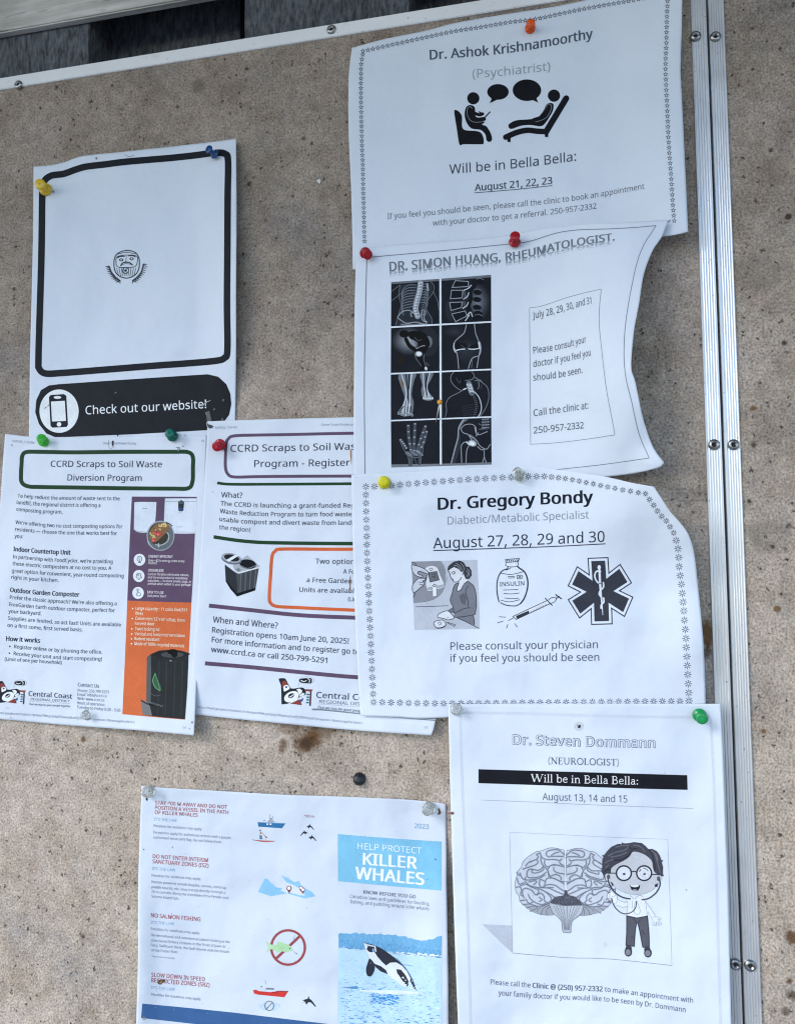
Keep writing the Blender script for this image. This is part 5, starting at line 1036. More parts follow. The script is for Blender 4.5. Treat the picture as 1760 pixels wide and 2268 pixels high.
for p in ([(1058, 635), (1100, 597), (1160, 592), (1198, 620), (1205, 680)], [(1058, 635), (1080, 670), (1130, 690), (1160, 740)], [(1130, 690), (1200, 735), (1240, 795), (1300, 825), (1335, 780)], [(1060, 800), (1085, 765), (1125, 755)], [(1062, 800), (1068, 955)], [(1135, 795), (1115, 840), (1108, 955)], [(1215, 800), (1250, 830), (1278, 830)], [(1278, 830), (1280, 900), (1300, 955)], [(1278, 900), (1262, 955)], [(1190, 620), (1215, 690), (1310, 660)], [(1200, 705), (1225, 670)]): Rh.stroke(sh(p, o5), 7, a3, 2)
Rh.stroke(sh([(1150, 700), (1190, 740)], o5), 30, a1, 1.6); Rh.ell(1168, 770 + o5, 42, 30, a3, 2.2, 15); Rh.ell(1165, 772 + o5, 28, 20, (222, 230, 244), 2.8, 15); Rh.stroke(sh([(1115, 760), (1140, 785)], o5), 14, a4, 2.8)
for i in range(4): Rh.poly(sh([(1255, 545 + i * 27), (1328, 541 + i * 27), (1325, 560 + i * 27), (1252, 566 + i * 27)], o5), (54, 60, 72), 1.6); Rh.stroke(sh([(1255, 545 + i * 27), (1328, 541 + i * 27)], o5), 7, a3, 2)
Rh.stroke(sh([(1225, 585), (1250, 600)], o5), 6, a2, 2); Rh.stroke(sh([(1230, 640), (1330, 620)], o5), 6, a2, 2)
Rh.finish()

# ------------------------------------------------ diabetic specialist notice
WREF = (206, 221, 246)
Bo = Sheet('notice', 'landscape white notice with asterisk border, insulin bottle drawing and dark six-armed star, corner drooping forward', 'notice', GRP,
  ([(778, 1052), (860, 1047), (956, 1041), (1050, 1036), (1115, 1033.5), (1180, 1033), (1234, 1040), (1335, 1055), (1397, 1069), (1447, 1078)], [(1447, 1078), (1462, 1101), (1484, 1134), (1508, 1161), (1523, 1183), (1533, 1210), (1538, 1237), (1542, 1270), (1546, 1308), (1552, 1367), (1557, 1427), (1560, 1495), (1562, 1560)],
   [(798, 1585), (880, 1588), (962, 1590), (1200, 1580), (1400, 1570), (1562, 1560)], [(778, 1052), (780, 1150), (784, 1300), (790, 1450), (798, 1585)]), hB, pm_copy, up=(0, -1), grid=(150, 140))
Bo.part('asterisk_border'); ca = (84, 92, 114)
for x, y in along([(810, 1078), (830, 1077.5), (870, 1075), (940, 1069), (1020, 1063), (1080, 1059.5), (1130, 1057), (1170, 1055), (1188, 1055)], 18.7)[:-1]: aster(Bo, x, y, 7.6, ca)
for i, p in enumerate([(28, 130), (90, 130), (150, 135), (207, 140), (262, 147), (320, 157), (375, 168), (432, 180), (490, 190), (550, 203), (608, 215), (667, 227), (730, 240), (793, 250), (857, 262), (915, 270)]): aster(Bo, 1180 + p[0] * .27139, 1020 + p[1] * .27139, 7.4 - min(i, 5) * .25, ca)
for i, p in enumerate([(948, 318), (982, 365), (1013, 412), (1047, 455), (1085, 493), (1115, 540), (1145, 590), (1165, 652), (1180, 720), (1187, 792), (1190, 867), (1198, 940), (1208, 1010), (1215, 1083), (1222, 1155), (1228, 1228), (1233, 1303), (1240, 1378), (1245, 1452), (1247, 1525), (1253, 1600), (1256, 1673), (1260, 1747), (1264, 1822), (1268, 1895), (1270, 1962)]): aster(Bo, 1180 + p[0] * .27139, 1020 + p[1] * .27139, 6.6 if i < 7 else 8.2, ca)
for x, y in along([(810, 1096), (811, 1150), (813, 1240), (816, 1313), (822, 1450), (826, 1537)], 18.3): aster(Bo, x, y, 7.6, ca)
for x, y in along([(827, 1555), (978, 1558), (1200, 1556), (1524, 1553)], 19.6)[:-1]: aster(Bo, x, y, 7.6, ca)
C(0, 0, 1)
Bo.part('heading_lettering')
Bo.text('Dr. Gregory Bondy', [(970, 1129), (1080, 1123), (1201, 1117), (1312, 1113)], 26, (32, 37, 52), .030, font='i')
Bo.text('Diabetic/Metabolic Specialist', [(991, 1162), (1191, 1153), (1303, 1148.5)], 17.5, (134, 145, 168), font='i')
Bo.part('date_lettering')
Bo.text('August 27, 28, 29 and 30', [(959, 1215), (1190, 1206.5), (1338, 1200)], 24, (42, 50, 70), font='i')
Bo.stroke([(959, 1219.5), (1090, 1215), (1220, 1210.5), (1340, 1204.5)], 2.1, (52, 60, 80))
Bo.part('paragraph')
Bo.text('Please consult your physician', [(997, 1439.5), (1160, 1437.5), (1323, 1435.5)], 17, (78, 88, 112), font='i'); Bo.text('if you feel you should be seen', [(997, 1466), (1160, 1465), (1326, 1463.5)], 17, (78, 88, 112), font='i')
# woman testing her blood sugar
Bo.part('glucose_test_drawing')
C(880, 1230, .118); ol = (58, 64, 80)
Bo.poly([(262, 118), (880, 102), (1495, 85), (1520, 700), (1545, 1380), (900, 1390), (315, 1400), (290, 760)], (178, 189, 212), .2)
Bo.poly([(262, 118), (815, 105), (870, 190), (905, 300), (905, 430), (880, 580), (830, 700), (740, 790), (600, 850), (450, 880), (298, 888)], (134, 142, 160), .6)
Bo.stroke([(298, 886), (450, 878), (600, 850), (740, 790), (830, 700), (885, 580), (930, 410)], 10, (110, 118, 136), 1)
wt = (206, 216, 236)
def sh_(pts, c, w=14, layer=1.5, sm=2): Bo.poly(pts, c, layer, sm); Bo.stroke(pts, w, ol, layer + .5, True, True)
Bo.poly([(520, 240), (600, 195), (690, 200), (755, 240), (810, 380), (872, 530), (870, 600), (740, 640), (570, 670), (530, 560), (560, 380)], wt, 1.5, 2); Bo.stroke([(520, 240), (600, 195), (690, 200), (755, 240), (810, 380), (872, 530), (870, 600), (740, 640), (570, 670), (530, 560)], 9, (120, 128, 146), 2)
Bo.poly([(540, 610), (700, 580), (870, 540), (868, 590), (720, 632), (570, 655)], (160, 170, 190), 2); Bo.ell(628, 262, 30, 22, ol, 2, w=12)
Bo.poly([(575, 330), (735, 300), (780, 460), (612, 502)], (104, 110, 124), 2.2); Bo.stroke([(575, 330), (735, 300), (780, 460), (612, 502)], 13, ol, 2.6, False, True); Bo.stroke([(650, 360), (700, 345), (690, 400), (650, 390), (715, 430)], 14, (70, 76, 90), 2.8)
Bo.poly([(655, 590), (730, 590), (730, 765), (660, 775)], (218, 227, 244), 3); Bo.stroke([(655, 590), (660, 775), (730, 765), (730, 590)], 8, (120, 128, 146), 3.4, False); Bo.stroke([(660, 580), (690, 540), (735, 570)], 12, ol, 3.4); Bo.ell(692, 585, 12, 12, ol, 3.6)
sh_([(262, 190), (330, 190), (420, 215), (520, 265), (600, 340), (575, 358), (490, 320), (400, 300), (380, 345), (470, 385), (440, 412), (350, 380), (290, 320)], (190, 200, 222)); Bo.stroke([(262, 130), (320, 140), (355, 185)], 12, ol, 2)
sh_([(285, 555), (380, 440), (450, 430), (545, 440), (520, 470), (470, 480), (500, 520), (490, 560), (440, 595), (330, 690), (285, 680)], (190, 200, 222)); 
for p in ([(400, 500), (470, 515)], [(410, 540), (480, 555)], [(500, 490), (560, 370)], [(310, 690), (325, 730), (295, 800)]): Bo.stroke(p, 12, ol, 2.4)
Bo.poly([(965, 270), (1010, 240), (1060, 220), (1150, 255), (1235, 300), (1240, 360), (1310, 470), (1240, 540), (1180, 650), (1125, 670), (1115, 620), (1155, 510), (1140, 490), (1060, 500), (1035, 465), (1000, 420), (985, 390), (992, 350)], wt, 1.4, 2)
Bo.poly([(1150, 515), (1080, 545), (1045, 620), (1022, 720), (988, 830), (1010, 910), (1042, 970), (1060, 1080), (1055, 1165), (1140, 1180), (1290, 1245), (1440, 1312), (1440, 1230), (1420, 1130), (1458, 1080), (1478, 900), (1465, 700), (1420, 570), (1320, 482), (1240, 550), (1180, 650), (1125, 672), (1115, 620)], (116, 123, 140), 1.8)
Bo.poly([(1150, 760), (1250, 700), (1290, 800), (1280, 940), (1200, 900)], (92, 98, 114), 2)
for p in ([(1150, 515), (1080, 545), (1045, 620), (1022, 720), (988, 830), (1010, 910), (1042, 970), (1060, 1080)], [(1240, 550), (1180, 650), (1125, 672), (1115, 620), (1155, 510)], [(1310, 480), (1420, 570), (1465, 700), (1478, 900), (1458, 1080), (1430, 1115), (1300, 1140), (1080, 1168)], [(1335, 570), (1280, 640), (1290, 760), (1325, 860), (1325, 970)], [(1365, 985), (1250, 1000), (1060, 1090)], [(1420, 1130), (1440, 1230), (1440, 1310)], [(1240, 540), (1320, 480)], [(945, 285), (985, 350), (992, 400), (1040, 470), (1060, 498), (1140, 490), (1200, 410)], [(1010, 325), (1050, 305), (1080, 320), (1055, 350), (1020, 345)], [(1000, 420), (1050, 465)], [(1235, 310), (1215, 370)], [(1130, 1180), (1290, 1250), (1530, 1372)]): Bo.stroke(p, 14, ol, 2.6)
hr = (58, 63, 76)
Bo.poly([(935, 272), (955, 200), (1050, 120), (1160, 95), (1240, 130), (1282, 208), (1345, 215), (1385, 285), (1390, 380), (1340, 442), (1280, 445), (1250, 380), (1232, 300), (1190, 312), (1150, 262), (1060, 220), (1010, 245), (960, 285)], hr, 3)
for p in ([(1060, 190), (1120, 200), (1180, 270)], [(1100, 150), (1170, 200), (1210, 280)], [(1190, 150), (1240, 220), (1240, 290)], [(1300, 250), (1350, 310), (1330, 400)], [(1290, 290), (1320, 330), (1300, 400)]): Bo.stroke(p, 9, (150, 158, 176), 3.4)
Bo.poly([(930, 1040), (1040, 970), (1058, 1040), (1055, 1080), (990, 1085)], (104, 111, 128), 2)
sh_([(755, 1122), (800, 1085), (910, 1042), (975, 1060), (1010, 1100), (1055, 1150), (1050, 1185), (950, 1212), (880, 1190), (800, 1172), (758, 1168)], wt, 13, 2.8)
for p in ([(830, 1130), (870, 1105), (1000, 1105)], [(850, 1160), (870, 1130)], [(880, 1180), (900, 1150)], [(920, 1195), (940, 1165), (970, 1185)]): Bo.stroke(p, 11, ol, 3.4)
Bo.stroke([(345, 966), (640, 958), (950, 945)], 12, ol, 1); sh_([(680, 1270), (730, 1230), (850, 1215), (900, 1270), (905, 1310), (840, 1350), (750, 1360), (700, 1330)], wt, 13, 1.4); Bo.stroke([(750, 1280), (800, 1250), (815, 1290), (770, 1310)], 11, ol, 2.4); Bo.stroke([(700, 1335), (750, 1370), (850, 1360), (910, 1315)], 11, ol, 2.4)
Bo.stroke([(920, 1250), (1080, 1302), (1068, 1335), (945, 1272)], 11, ol, 2, False, True)
# insulin bottle and syringe
Bo.part('insulin_bottle_drawing')
C(880, 1210, .33038); ik = (44, 50, 68)
for p, w in (([(738, 137), (735, 150), (700, 165), (675, 205), (665, 260), (668, 320), (680, 375)], 7), ([(802, 133), (815, 145), (850, 172), (870, 220), (870, 280), (850, 345), (825, 382)], 9), ([(725, 112), (726, 130), (765, 138), (803, 130), (806, 106)], 4), ([(692, 180), (760, 188), (845, 170)], 4), ([(688, 378), (730, 395), (790, 399), (822, 384)], 6), ([(692, 362), (750, 372), (818, 358)], 4), ([(725, 160), (750, 150), (758, 140)], 4)): Bo.stroke(p, w, ik)
Bo.stroke([(722, 88), (815, 81), (808, 103), (726, 108)], 4, ik, 2, False, True)
for i in range(6): Bo.stroke([(730 + i * 14, 102), (738 + i * 14, 88)], 5, ik, 2, False)
Bo.text('INSULIN', [(684, 268), (848, 261)], 28, ik, .004, font='i')
for p in ([(708, 293), (808, 290)], [(710, 316), (765, 319), (815, 313)], [(716, 346), (765, 351), (812, 347)], [(738, 203), (785, 201)], [(742, 213), (785, 211)], [(800, 196), (832, 194), (834, 214), (802, 217), (800, 196)], [(806, 213), (828, 199)], [(812, 200), (824, 213)]): Bo.stroke(p, 4, ik)
Bo.part('syringe_drawing')
Bo.poly([(772, 470), (1005, 362), (1020, 385), (795, 490)], (212, 224, 246), 1); Bo.stroke([(772, 470), (1005, 362), (1020, 385), (795, 490)], 4.5, ik, 2, False, True); Bo.poly([(792, 468), (878, 431), (883, 446), (800, 486)], (52, 58, 74), 3)
Bo.stroke([(740, 498), (776, 480)], 4, ik, 2, False); Bo.stroke([(988, 347), (1037, 398)], 6, ik, 2, False); Bo.stroke([(1010, 360), (1030, 345), (1062, 340)], 4, ik); Bo.stroke([(1028, 382), (1052, 372), (1066, 348)], 4, ik); Bo.stroke([(1060, 324), (1080, 340), (1096, 350)], 8, ik); Bo.stroke([(1058, 352), (1085, 335)], 6, ik)
for i in range(11): Bo.stroke([(895 + i * 10, 433 - i * 4.6), (897 + i * 10, 439 - i * 4.6)], 3, ik, 3, False)
for p in ([(680, 472), (725, 475)], [(667, 513), (707, 502)], [(729, 550), (739, 522)], [(803, 542), (783, 516)]): Bo.stroke(p, 4, ik, 2, False)
Bo.part('medical_star')
C(1180, 1020, .27139)
so_ = np.array([(443, 794), (613, 788), (621, 911), (710, 842), (807, 1000), (712, 1062), (818, 1113), (746, 1279), (644, 1213), (648, 1337), (472, 1342), (469, 1218), (377, 1291), (280, 1135), (378, 1074), (280, 1025), (358, 860), (452, 925)], float)
def inset(p, d):
    o = []; n = len(p)
    for i in range(n):
        a = p[i] - p[i - 1]; b = p[(i + 1) % n] - p[i]; a /= np.hypot(*a); b /= np.hypot(*b)
        na = np.array([-a[1], a[0]]); nb = np.array([-b[1], b[0]]); mm = na + nb; o.append(p[i] + 2 * mm / (mm @ mm) * d)
    return np.array(o)
sd_ = (52, 58, 76)
Bo.poly(so_, sd_, .5); Bo.poly(inset(so_, 9), (208, 222, 247), 1.2); Bo.poly(inset(so_, 28), (58, 62, 76), 1.9)
ws = (210, 222, 246)
Bo.stroke([(540, 890), (548, 1040), (560, 1160), (568, 1262)], 19, ws, 3, True, taper=[1, .9, .6, .2]); Bo.ell(538, 872, 14, 19, ws, 3)
for p in ([(548, 905), (515, 905), (502, 940), (512, 975), (532, 1000)], [(572, 998), (572, 1035), (545, 1065), (538, 1090), (550, 1108)], [(574, 1122), (576, 1155), (556, 1178), (553, 1205)]): Bo.stroke(p, 13, ws, 3.5)
Bo.stroke([(530, 1000), (572, 1008)], 5, sd_, 4)
Bo.finish()

# ------------------------------------------------ neurologist notice
WREF = (209, 223, 248)
Ne = Sheet('notice', 'portrait white notice with a brain drawing and a cartoon doctor holding a stethoscope', 'notice', GRP,
  ([(992, 1560), (1140, 1559), (1300, 1558.5), (1450, 1558.5), (1595, 1559)], [(1595, 1559), (1601, 1700), (1607, 1860), (1611, 1950), (1615, 2110), (1619, 2268), (1622, 2352)],
   [(1018, 2352), (1320, 2353), (1622, 2352)], [(992, 1560), (994, 1640), (996, 1730), (1000, 1860), (1006, 2060), (1014, 2268), (1018, 2352)]), hN, pm_copy, up=(-.03, -1))
C(0, 0, 1)
Ne.part('zigzag_border'); cz = (184, 195, 218)
def zig(p, off):
    q = along(p, 3.4); d = np.gradient(q, axis=0); d /= np.hypot(d[:, 0], d[:, 1])[:, None]; nn = np.stack([-d[:, 1], d[:, 0]], -1)
    Ne.stroke(q + nn * (off + np.where(np.arange(len(q)) % 2, 1.3, -1.3))[:, None], .7, cz, 1, False, raw=True)
for p in ([(1024, 1579), (1150, 1580), (1300, 1585), (1450, 1588), (1572, 1589)], [(1019, 1586), (1022, 1700), (1028, 1860), (1036, 2060), (1042, 2268)], [(1573, 1592), (1580, 1740), (1583.5, 1860), (1586, 1950), (1590, 2110), (1595, 2268)]):
    for o_ in (-1.7, 1.7): zig(p, o_)
C(970, 1530, .40118)
Ne.part('heading_lettering')
Ne.outline('Dr. Steven Dommann', [(412, 296), (600, 300), (800, 306), (1197, 314)], 53, (92, 100, 126), (208, 222, 247))
serif(Ne, '(NEUROLOGIST)', (603, 403), (1000, 413), 35, (84, 92, 112))
Ne.part('black_banner')
Ne.poly([(222, 433), (500, 441), (860, 451), (1373, 466), (1375, 547), (1100, 540), (800, 530), (500, 519), (222, 510)], (34, 36, 44)); serif(Ne, 'Will be in Bella Bella:', (510, 502), (1106, 518), 42, (222, 230, 246), 3)
Ne.part('date_lettering')
Ne.text('August 13, 14 and 15', [(575, 603), (810, 611), (1043, 617)], 39, (90, 99, 122)); Ne.stroke([(238, 603), (560, 616), (860, 630), (1405, 650)], 2.6, (150, 160, 182))
C(1040, 1830, .29499); tn = (94, 103, 126)
Ne.part('paragraph'); Ne.text('Please call the', [(155, 1187), (300, 1199), (455, 1212)], 38, tn, .004); Ne.text('Clinic @ (250) 957-2332', [(470, 1213), (730, 1230), (995, 1241)], 38, (78, 86, 108), .018); Ne.text('to make an appointment with', [(1011, 1241), (1280, 1275), (1500, 1305), (1673, 1326)], 38, tn, .004)
Ne.text('your family doctor if you would like to be seen by Dr. Dommann', [(213, 1268), (400, 1284), (600, 1297), (850, 1307), (1050, 1319), (1300, 1350), (1617, 1397)], 38, tn, .004)
Ne.part('picture_box')
Ne.poly([(92, 735), (312, 745), (320, 952), (250, 890)], (182, 193, 216), .3); lb = (160, 170, 194)
for p in ([(298, 45), (700, 64), (1050, 82), (1483, 98)], [(1483, 98), (1500, 560), (1515, 1046)], [(320, 952), (298, 45)]): Ne.stroke(p, 2.6, lb, 1.4)
Ne.stroke([(320, 952), (520, 970), (750, 988), (950, 992), (1150, 1006), (1515, 1046)], 4, (132, 142, 166), 1.4)
Ne.ell(1012, 886, 13, 15, (206, 208, 212), 1.6)
Ne.part('brain_drawing')
C(1120, 1860, .15339); bl, bd = (192, 203, 226), (102, 110, 132)
left_ = [(840, 200), (800, 145), (700, 118), (610, 122), (520, 158), (440, 172), (340, 230), (250, 310), (222, 390), (170, 460), (150, 540), (135, 610), (140, 740), (185, 810), (200, 880), (250, 940), (340, 1010), (440, 1060), (560, 1085), (690, 1075), (650, 970), (640, 905), (720, 830), (840, 800), (848, 720)]
gy = [[(838, 215), (760, 150), (680, 145), (600, 165), (580, 205), (610, 245), (700, 238), (830, 240)], [(650, 230), (700, 195), (760, 180)], [(490, 185), (520, 255), (590, 285), (700, 285), (780, 300), (800, 275)], [(560, 290), (555, 345), (600, 392), (680, 360), (760, 370), (838, 392)], [(770, 320), (790, 350), (830, 370)], [(490, 190), (440, 215), (465, 240), (432, 285), (330, 325), (285, 380)], [(240, 425), (330, 395), (430, 360), (462, 320), (430, 290), (340, 325)], [(500, 250), (510, 330), (535, 385), (470, 440), (340, 425), (300, 490), (325, 545), (430, 545), (510, 520), (580, 470)], [(380, 430), (375, 470), (430, 480), (510, 455), (545, 420), (530, 385)], [(550, 380), (600, 450), (620, 540)], [(600, 430), (640, 375), (720, 365)], [(600, 440), (640, 540), (700, 560), (780, 600), (840, 605)], [(690, 400), (690, 440), (740, 475), (838, 495)], [(640, 530), (720, 500), (790, 540), (790, 580)], [(838, 640), (780, 600), (680, 555), (590, 560), (565, 615), (555, 660)], [(500, 570), (540, 590), (565, 600)], [(200, 480), (230, 550), (290, 580), (400, 575), (480, 555), (560, 510)], [(285, 540), (270, 570), (300, 580)], [(275, 600), (330, 655), (400, 680), (510, 690), (600, 650), (700, 655), (770, 700), (840, 745)], [(330, 610), (420, 590), (440, 610), (400, 650)], [(490, 570), (480, 640), (510, 690)], [(520, 690), (620, 700), (720, 745), (830, 790)], [(600, 690), (680, 690)], [(200, 670), (280, 640), (360, 680), (460, 720), (465, 770), (420, 790), (370, 730), (280, 700), (235, 740), (245, 800), (265, 840)], [(460, 700), (560, 745), (640, 790), (700, 830)], [(560, 750), (600, 770)], [(320, 790), (350, 850), (430, 910), (520, 935), (580, 910)], [(440, 800), (500, 770), (550, 820), (550, 870), (600, 910), (650, 870), (640, 820), (570, 750)], [(290, 860), (330, 920), (390, 900)], [(200, 880), (280, 870)], [(245, 935), (350, 930), (470, 960), (620, 915)], [(300, 985), (400, 955), (450, 985), (350, 1030)], [(440, 1040), (490, 980), (610, 925)], [(500, 1075), (540, 990), (620, 940)], [(590, 1085), (585, 1010), (640, 960)], [(140, 690), (200, 680), (225, 740), (205, 780)], [(160, 560), (190, 640), (260, 620)], [(155, 470), (190, 520)], [(205, 790), (250, 820)], [(480, 830), (520, 870), (480, 890)]]
mir = lambda p: [(1712 - x, y + 6 + (x < 400) * 20 + (400 - min(x, 400)) * .02) for x, y in p]
for q in (left_, mir(left_)):
    Ne.poly(q, bl, 1.2); Ne.stroke(q, 8, bd, 1.8, True, True)
for q in gy:
    Ne.stroke(q, 26, (158, 168, 190), 1.5); Ne.stroke(q, 10, bd, 2.2); m_ = mir(q); Ne.stroke(m_, 26, (160, 169, 190), 1.5); Ne.stroke(m_, 10, bd, 2.2)
for pl in ([(245, 940), (340, 950), (470, 965), (600, 925), (640, 960), (690, 1075), (560, 1085), (440, 1060), (340, 1015)],): 
    for q in (pl, mir(pl)): Ne.poly(q, (152, 160, 178), 1.55)
Ne.stroke([(850, 190), (852, 300), (856, 450), (858, 600), (862, 725)], 24, (214, 227, 250), 2.8, True, taper=[.5, 1, .6, .9, 1])
Ne.stroke([(846, 260), (866, 262)], 8, bd, 3); Ne.stroke([(848, 600), (872, 602)], 8, bd, 3)
Ne.poly([(848, 730), (876, 730), (895, 795), (1000, 822), (1075, 890), (1106, 950), (880, 955), (635, 912), (700, 825), (830, 802)], (78, 83, 98), 3)
random.seed(9)
for i in range(70):
    x = random.uniform(680, 1060); y = random.uniform(835, 930); a = random.uniform(-.9, .9) + (x - 870) / 250
    Ne.stroke([(x, y), (x + 22 * math.sin(a), y - 22 * math.cos(a))], 5, (118, 124, 140), 3.4, False)
Ne.poly([(628, 915), (740, 938), (870, 952), (1108, 950), (1085, 1060), (1020, 1120), (955, 1170), (935, 1260), (930, 1336), (878, 1341), (820, 1326), (800, 1180), (740, 1110), (680, 1062), (645, 990)], (176, 186, 206), 3.8)
Ne.stroke([(628, 915), (740, 938), (870, 952), (1108, 950), (1085, 1060), (1020, 1120), (955, 1170), (935, 1260), (930, 1336), (878, 1341), (820, 1326), (800, 1180), (740, 1110), (680, 1062), (645, 990)], 8, bd, 4.2, True, True)
for x in (690, 735, 780, 825, 885, 940, 985, 1030, 1070): Ne.stroke([(x, 955), (x * .7 + 262, 1060), (x * .3 + 612, 1180), (x * .18 + 720, 1300)], 6, bd, 4.4)
# cartoon doctor
Ne.part('doctor_drawing')
C(1320, 1860, .12821); hd, fc, od = (70, 73, 88), (184, 192, 210), (54, 58, 72)
wsh = (216, 227, 248); lo = (162, 170, 194)
Ne.poly([(545, 985), (820, 980), (860, 1080), (930, 1180), (1012, 1310), (955, 1350), (880, 1250), (872, 1320), (700, 1352), (522, 1312), (540, 1130), (520, 1160), (440, 1165), (350, 1130), (360, 1030), (470, 1080), (520, 1050)], wsh, 3.2, 2)
for p in ([(530, 1060), (540, 1150), (525, 1310)], [(845, 1050), (865, 1200), (872, 1320)], [(820, 1040), (930, 1180), (1012, 1310)], [(955, 1345), (885, 1240)], [(350, 1130), (440, 1165), (530, 1150)], [(360, 1030), (490, 1085), (520, 1050)], [(700, 1060), (755, 1230), (705, 1290), (650, 1240), (665, 1070)], [(625, 1050), (615, 1180)], [(570, 960), (660, 1020), (700, 980), (760, 960), (820, 1010)]): Ne.stroke(p, 9, lo, 3.8)
Ne.poly([(200, 930), (260, 905), (300, 930), (355, 970), (355, 1060), (320, 1095), (270, 1075), (250, 1000), (190, 1010)], wsh, 3.4, 2); Ne.stroke([(255, 970), (300, 990), (330, 950), (358, 990), (350, 1090)], 9, lo, 3.8); Ne.stroke([(240, 910), (190, 940), (185, 1010), (225, 1045)], 12, (130, 136, 152), 3.8); Ne.ell(222, 1064, 26, 18, (110, 114, 128), 3.8); Ne.stroke([(245, 930), (215, 960), (225, 1000)], 9, lo, 3.8)
Ne.poly([(965, 1350), (1010, 1325), (1060, 1335), (1115, 1358), (1105, 1375), (1060, 1370), (1130, 1455), (1120, 1470), (1060, 1410), (1085, 1480), (1068, 1486), (1030, 1410), (1032, 1485), (1015, 1486), (1005, 1410), (985, 1480), (970, 1478), (975, 1400)], wsh, 3.4); Ne.stroke([(965, 1350), (1010, 1325), (1060, 1335), (1115, 1358), (1105, 1375), (1060, 1370), (1130, 1455), (1120, 1470), (1060, 1410), (1085, 1480), (1068, 1486), (1030, 1410), (1032, 1485), (1015, 1486), (1005, 1410), (985, 1480), (970, 1478), (975, 1400)], 7, lo, 3.8, False, True)
Ne.poly([(522, 1314), (700, 1352), (878, 1318), (895, 1500), (908, 1680), (910, 1852), (800, 1856), (770, 1700), (745, 1570), (715, 1438), (690, 1440), (672, 1540), (662, 1660), (650, 1840), (510, 1822), (522, 1600)], (88, 92, 106), 3.6); Ne.stroke([(522, 1314), (700, 1352), (878, 1318), (895, 1500), (908, 1680), (910, 1852), (800, 1856), (770, 1700), (745, 1570), (715, 1438), (690, 1440), (672, 1540), (662, 1660), (650, 1840), (510, 1822), (522, 1600)], 16, (58, 60, 72), 4, False, True)
for p in ([(640, 1360), (690, 1430)], [(760, 1380), (720, 1430)], [(600, 1700), (650, 1650)], [(780, 1560), (830, 1640)]): Ne.stroke(p, 12, (62, 66, 78), 4.2)
for x, y in ((548, 1938), (888, 1955)):
    Ne.ell(x + (6 if x < 700 else -12), y - 60, 54, 60, (74, 77, 90), 3.4); Ne.ell(x, y, 66, 80, (62, 64, 76), 3.6); Ne.ell(x - 3, y + 5, 46, 52, (128, 133, 148), 4)
Ne.poly([(90, 260), (130, 268), (190, 190), (260, 120), (370, 72), (440, 74), (432, 42), (470, 62), (540, 60), (650, 40), (780, 55), (850, 110), (900, 165), (960, 155), (1040, 195), (1090, 265), (1120, 350), (1160, 362), (1125, 385), (1150, 470), (1145, 580), (1162, 622), (1120, 640), (1000, 660), (500, 760), (200, 735), (140, 660), (108, 590), (80, 540), (98, 470), (98, 360), (118, 300)], hd, 4.4)
Ne.poly([(152, 610), (190, 582), (248, 572), (255, 500), (330, 432), (470, 362), (570, 292), (622, 214), (700, 210), (800, 242), (880, 290), (955, 370), (972, 470), (1000, 555), (1060, 600), (1110, 620), (1128, 660), (1095, 725), (1045, 790), (950, 872), (810, 930), (680, 945), (560, 930), (400, 870), (300, 795), (220, 730), (165, 690)], fc, 4.8, 2)
Ne.stroke([(300, 800), (400, 875), (560, 935), (690, 948), (820, 930), (960, 870), (1045, 795)], 8, lo, 5)
for p in ([(200, 280), (320, 220), (480, 180), (560, 120)], [(250, 300), (400, 270), (520, 220)], [(330, 130), (450, 100), (560, 100)], [(640, 90), (760, 120), (830, 200)], [(950, 190), (1030, 260), (1060, 360)], [(1010, 240), (1060, 420), (1100, 560)], [(150, 400), (220, 360), (300, 340)], [(160, 480), (210, 440)]): Ne.stroke(p, 20, (100, 104, 118), 5.0)
for p in ([(300, 350), (420, 350), (540, 280), (600, 200)], [(560, 100), (600, 160), (700, 150)], [(900, 170), (960, 260), (1000, 400), (1010, 520)], [(140, 560), (200, 500), (240, 520)]): Ne.stroke(p, 22, (52, 54, 66), 5.0)
for x in (473, 823):
    Ne.ell(x, 577, 128, 126, (204, 214, 234), 5.2, n=36); Ne.ell(x, 577, 128, 126, od, 5.8, w=27, n=36); Ne.ell(x + 4, 592, 25, 20, (74, 78, 94), 5.6); Ne.ell(x - 8, 586, 8, 8, (204, 214, 234), 5.8)
    Ne.stroke([(x - 20, 490), (x + 30, 500), (x + 72, 540)], 15, (116, 121, 138), 5.5); Ne.stroke([(x - 80, 545), (x - 60, 515)], 20, (96, 100, 116), 5.5); Ne.stroke([(x - 40, 630), (x + 40, 660)], 12, (176, 186, 206), 5.5)
Ne.stroke([(605, 558), (645, 543), (690, 558)], 20, od, 6); Ne.stroke([(200, 580), (270, 575), (342, 580)], 18, od, 6); Ne.stroke([(955, 602), (1030, 598), (1092, 606)], 18, od, 6)
Ne.poly([(566, 768), (600, 798), (660, 815), (720, 800), (755, 770), (748, 835), (712, 880), (655, 890), (604, 862)], (46, 48, 60), 5.4); Ne.poly([(578, 780), (660, 790), (745, 776), (720, 808), (660, 822), (602, 806)], (220, 229, 246), 5.9); Ne.ell(660, 872, 40, 17, (150, 157, 174), 5.9)
for x, y in ((208, 640), (1072, 672)): Ne.ell(x, y, 30, 42, (84, 88, 104), 5.4)
Ne.poly([(240, 720), (275, 740), (310, 800), (265, 780)], od, 6); Ne.poly([(1010, 770), (1062, 752), (1050, 815), (1005, 810)], od, 6)
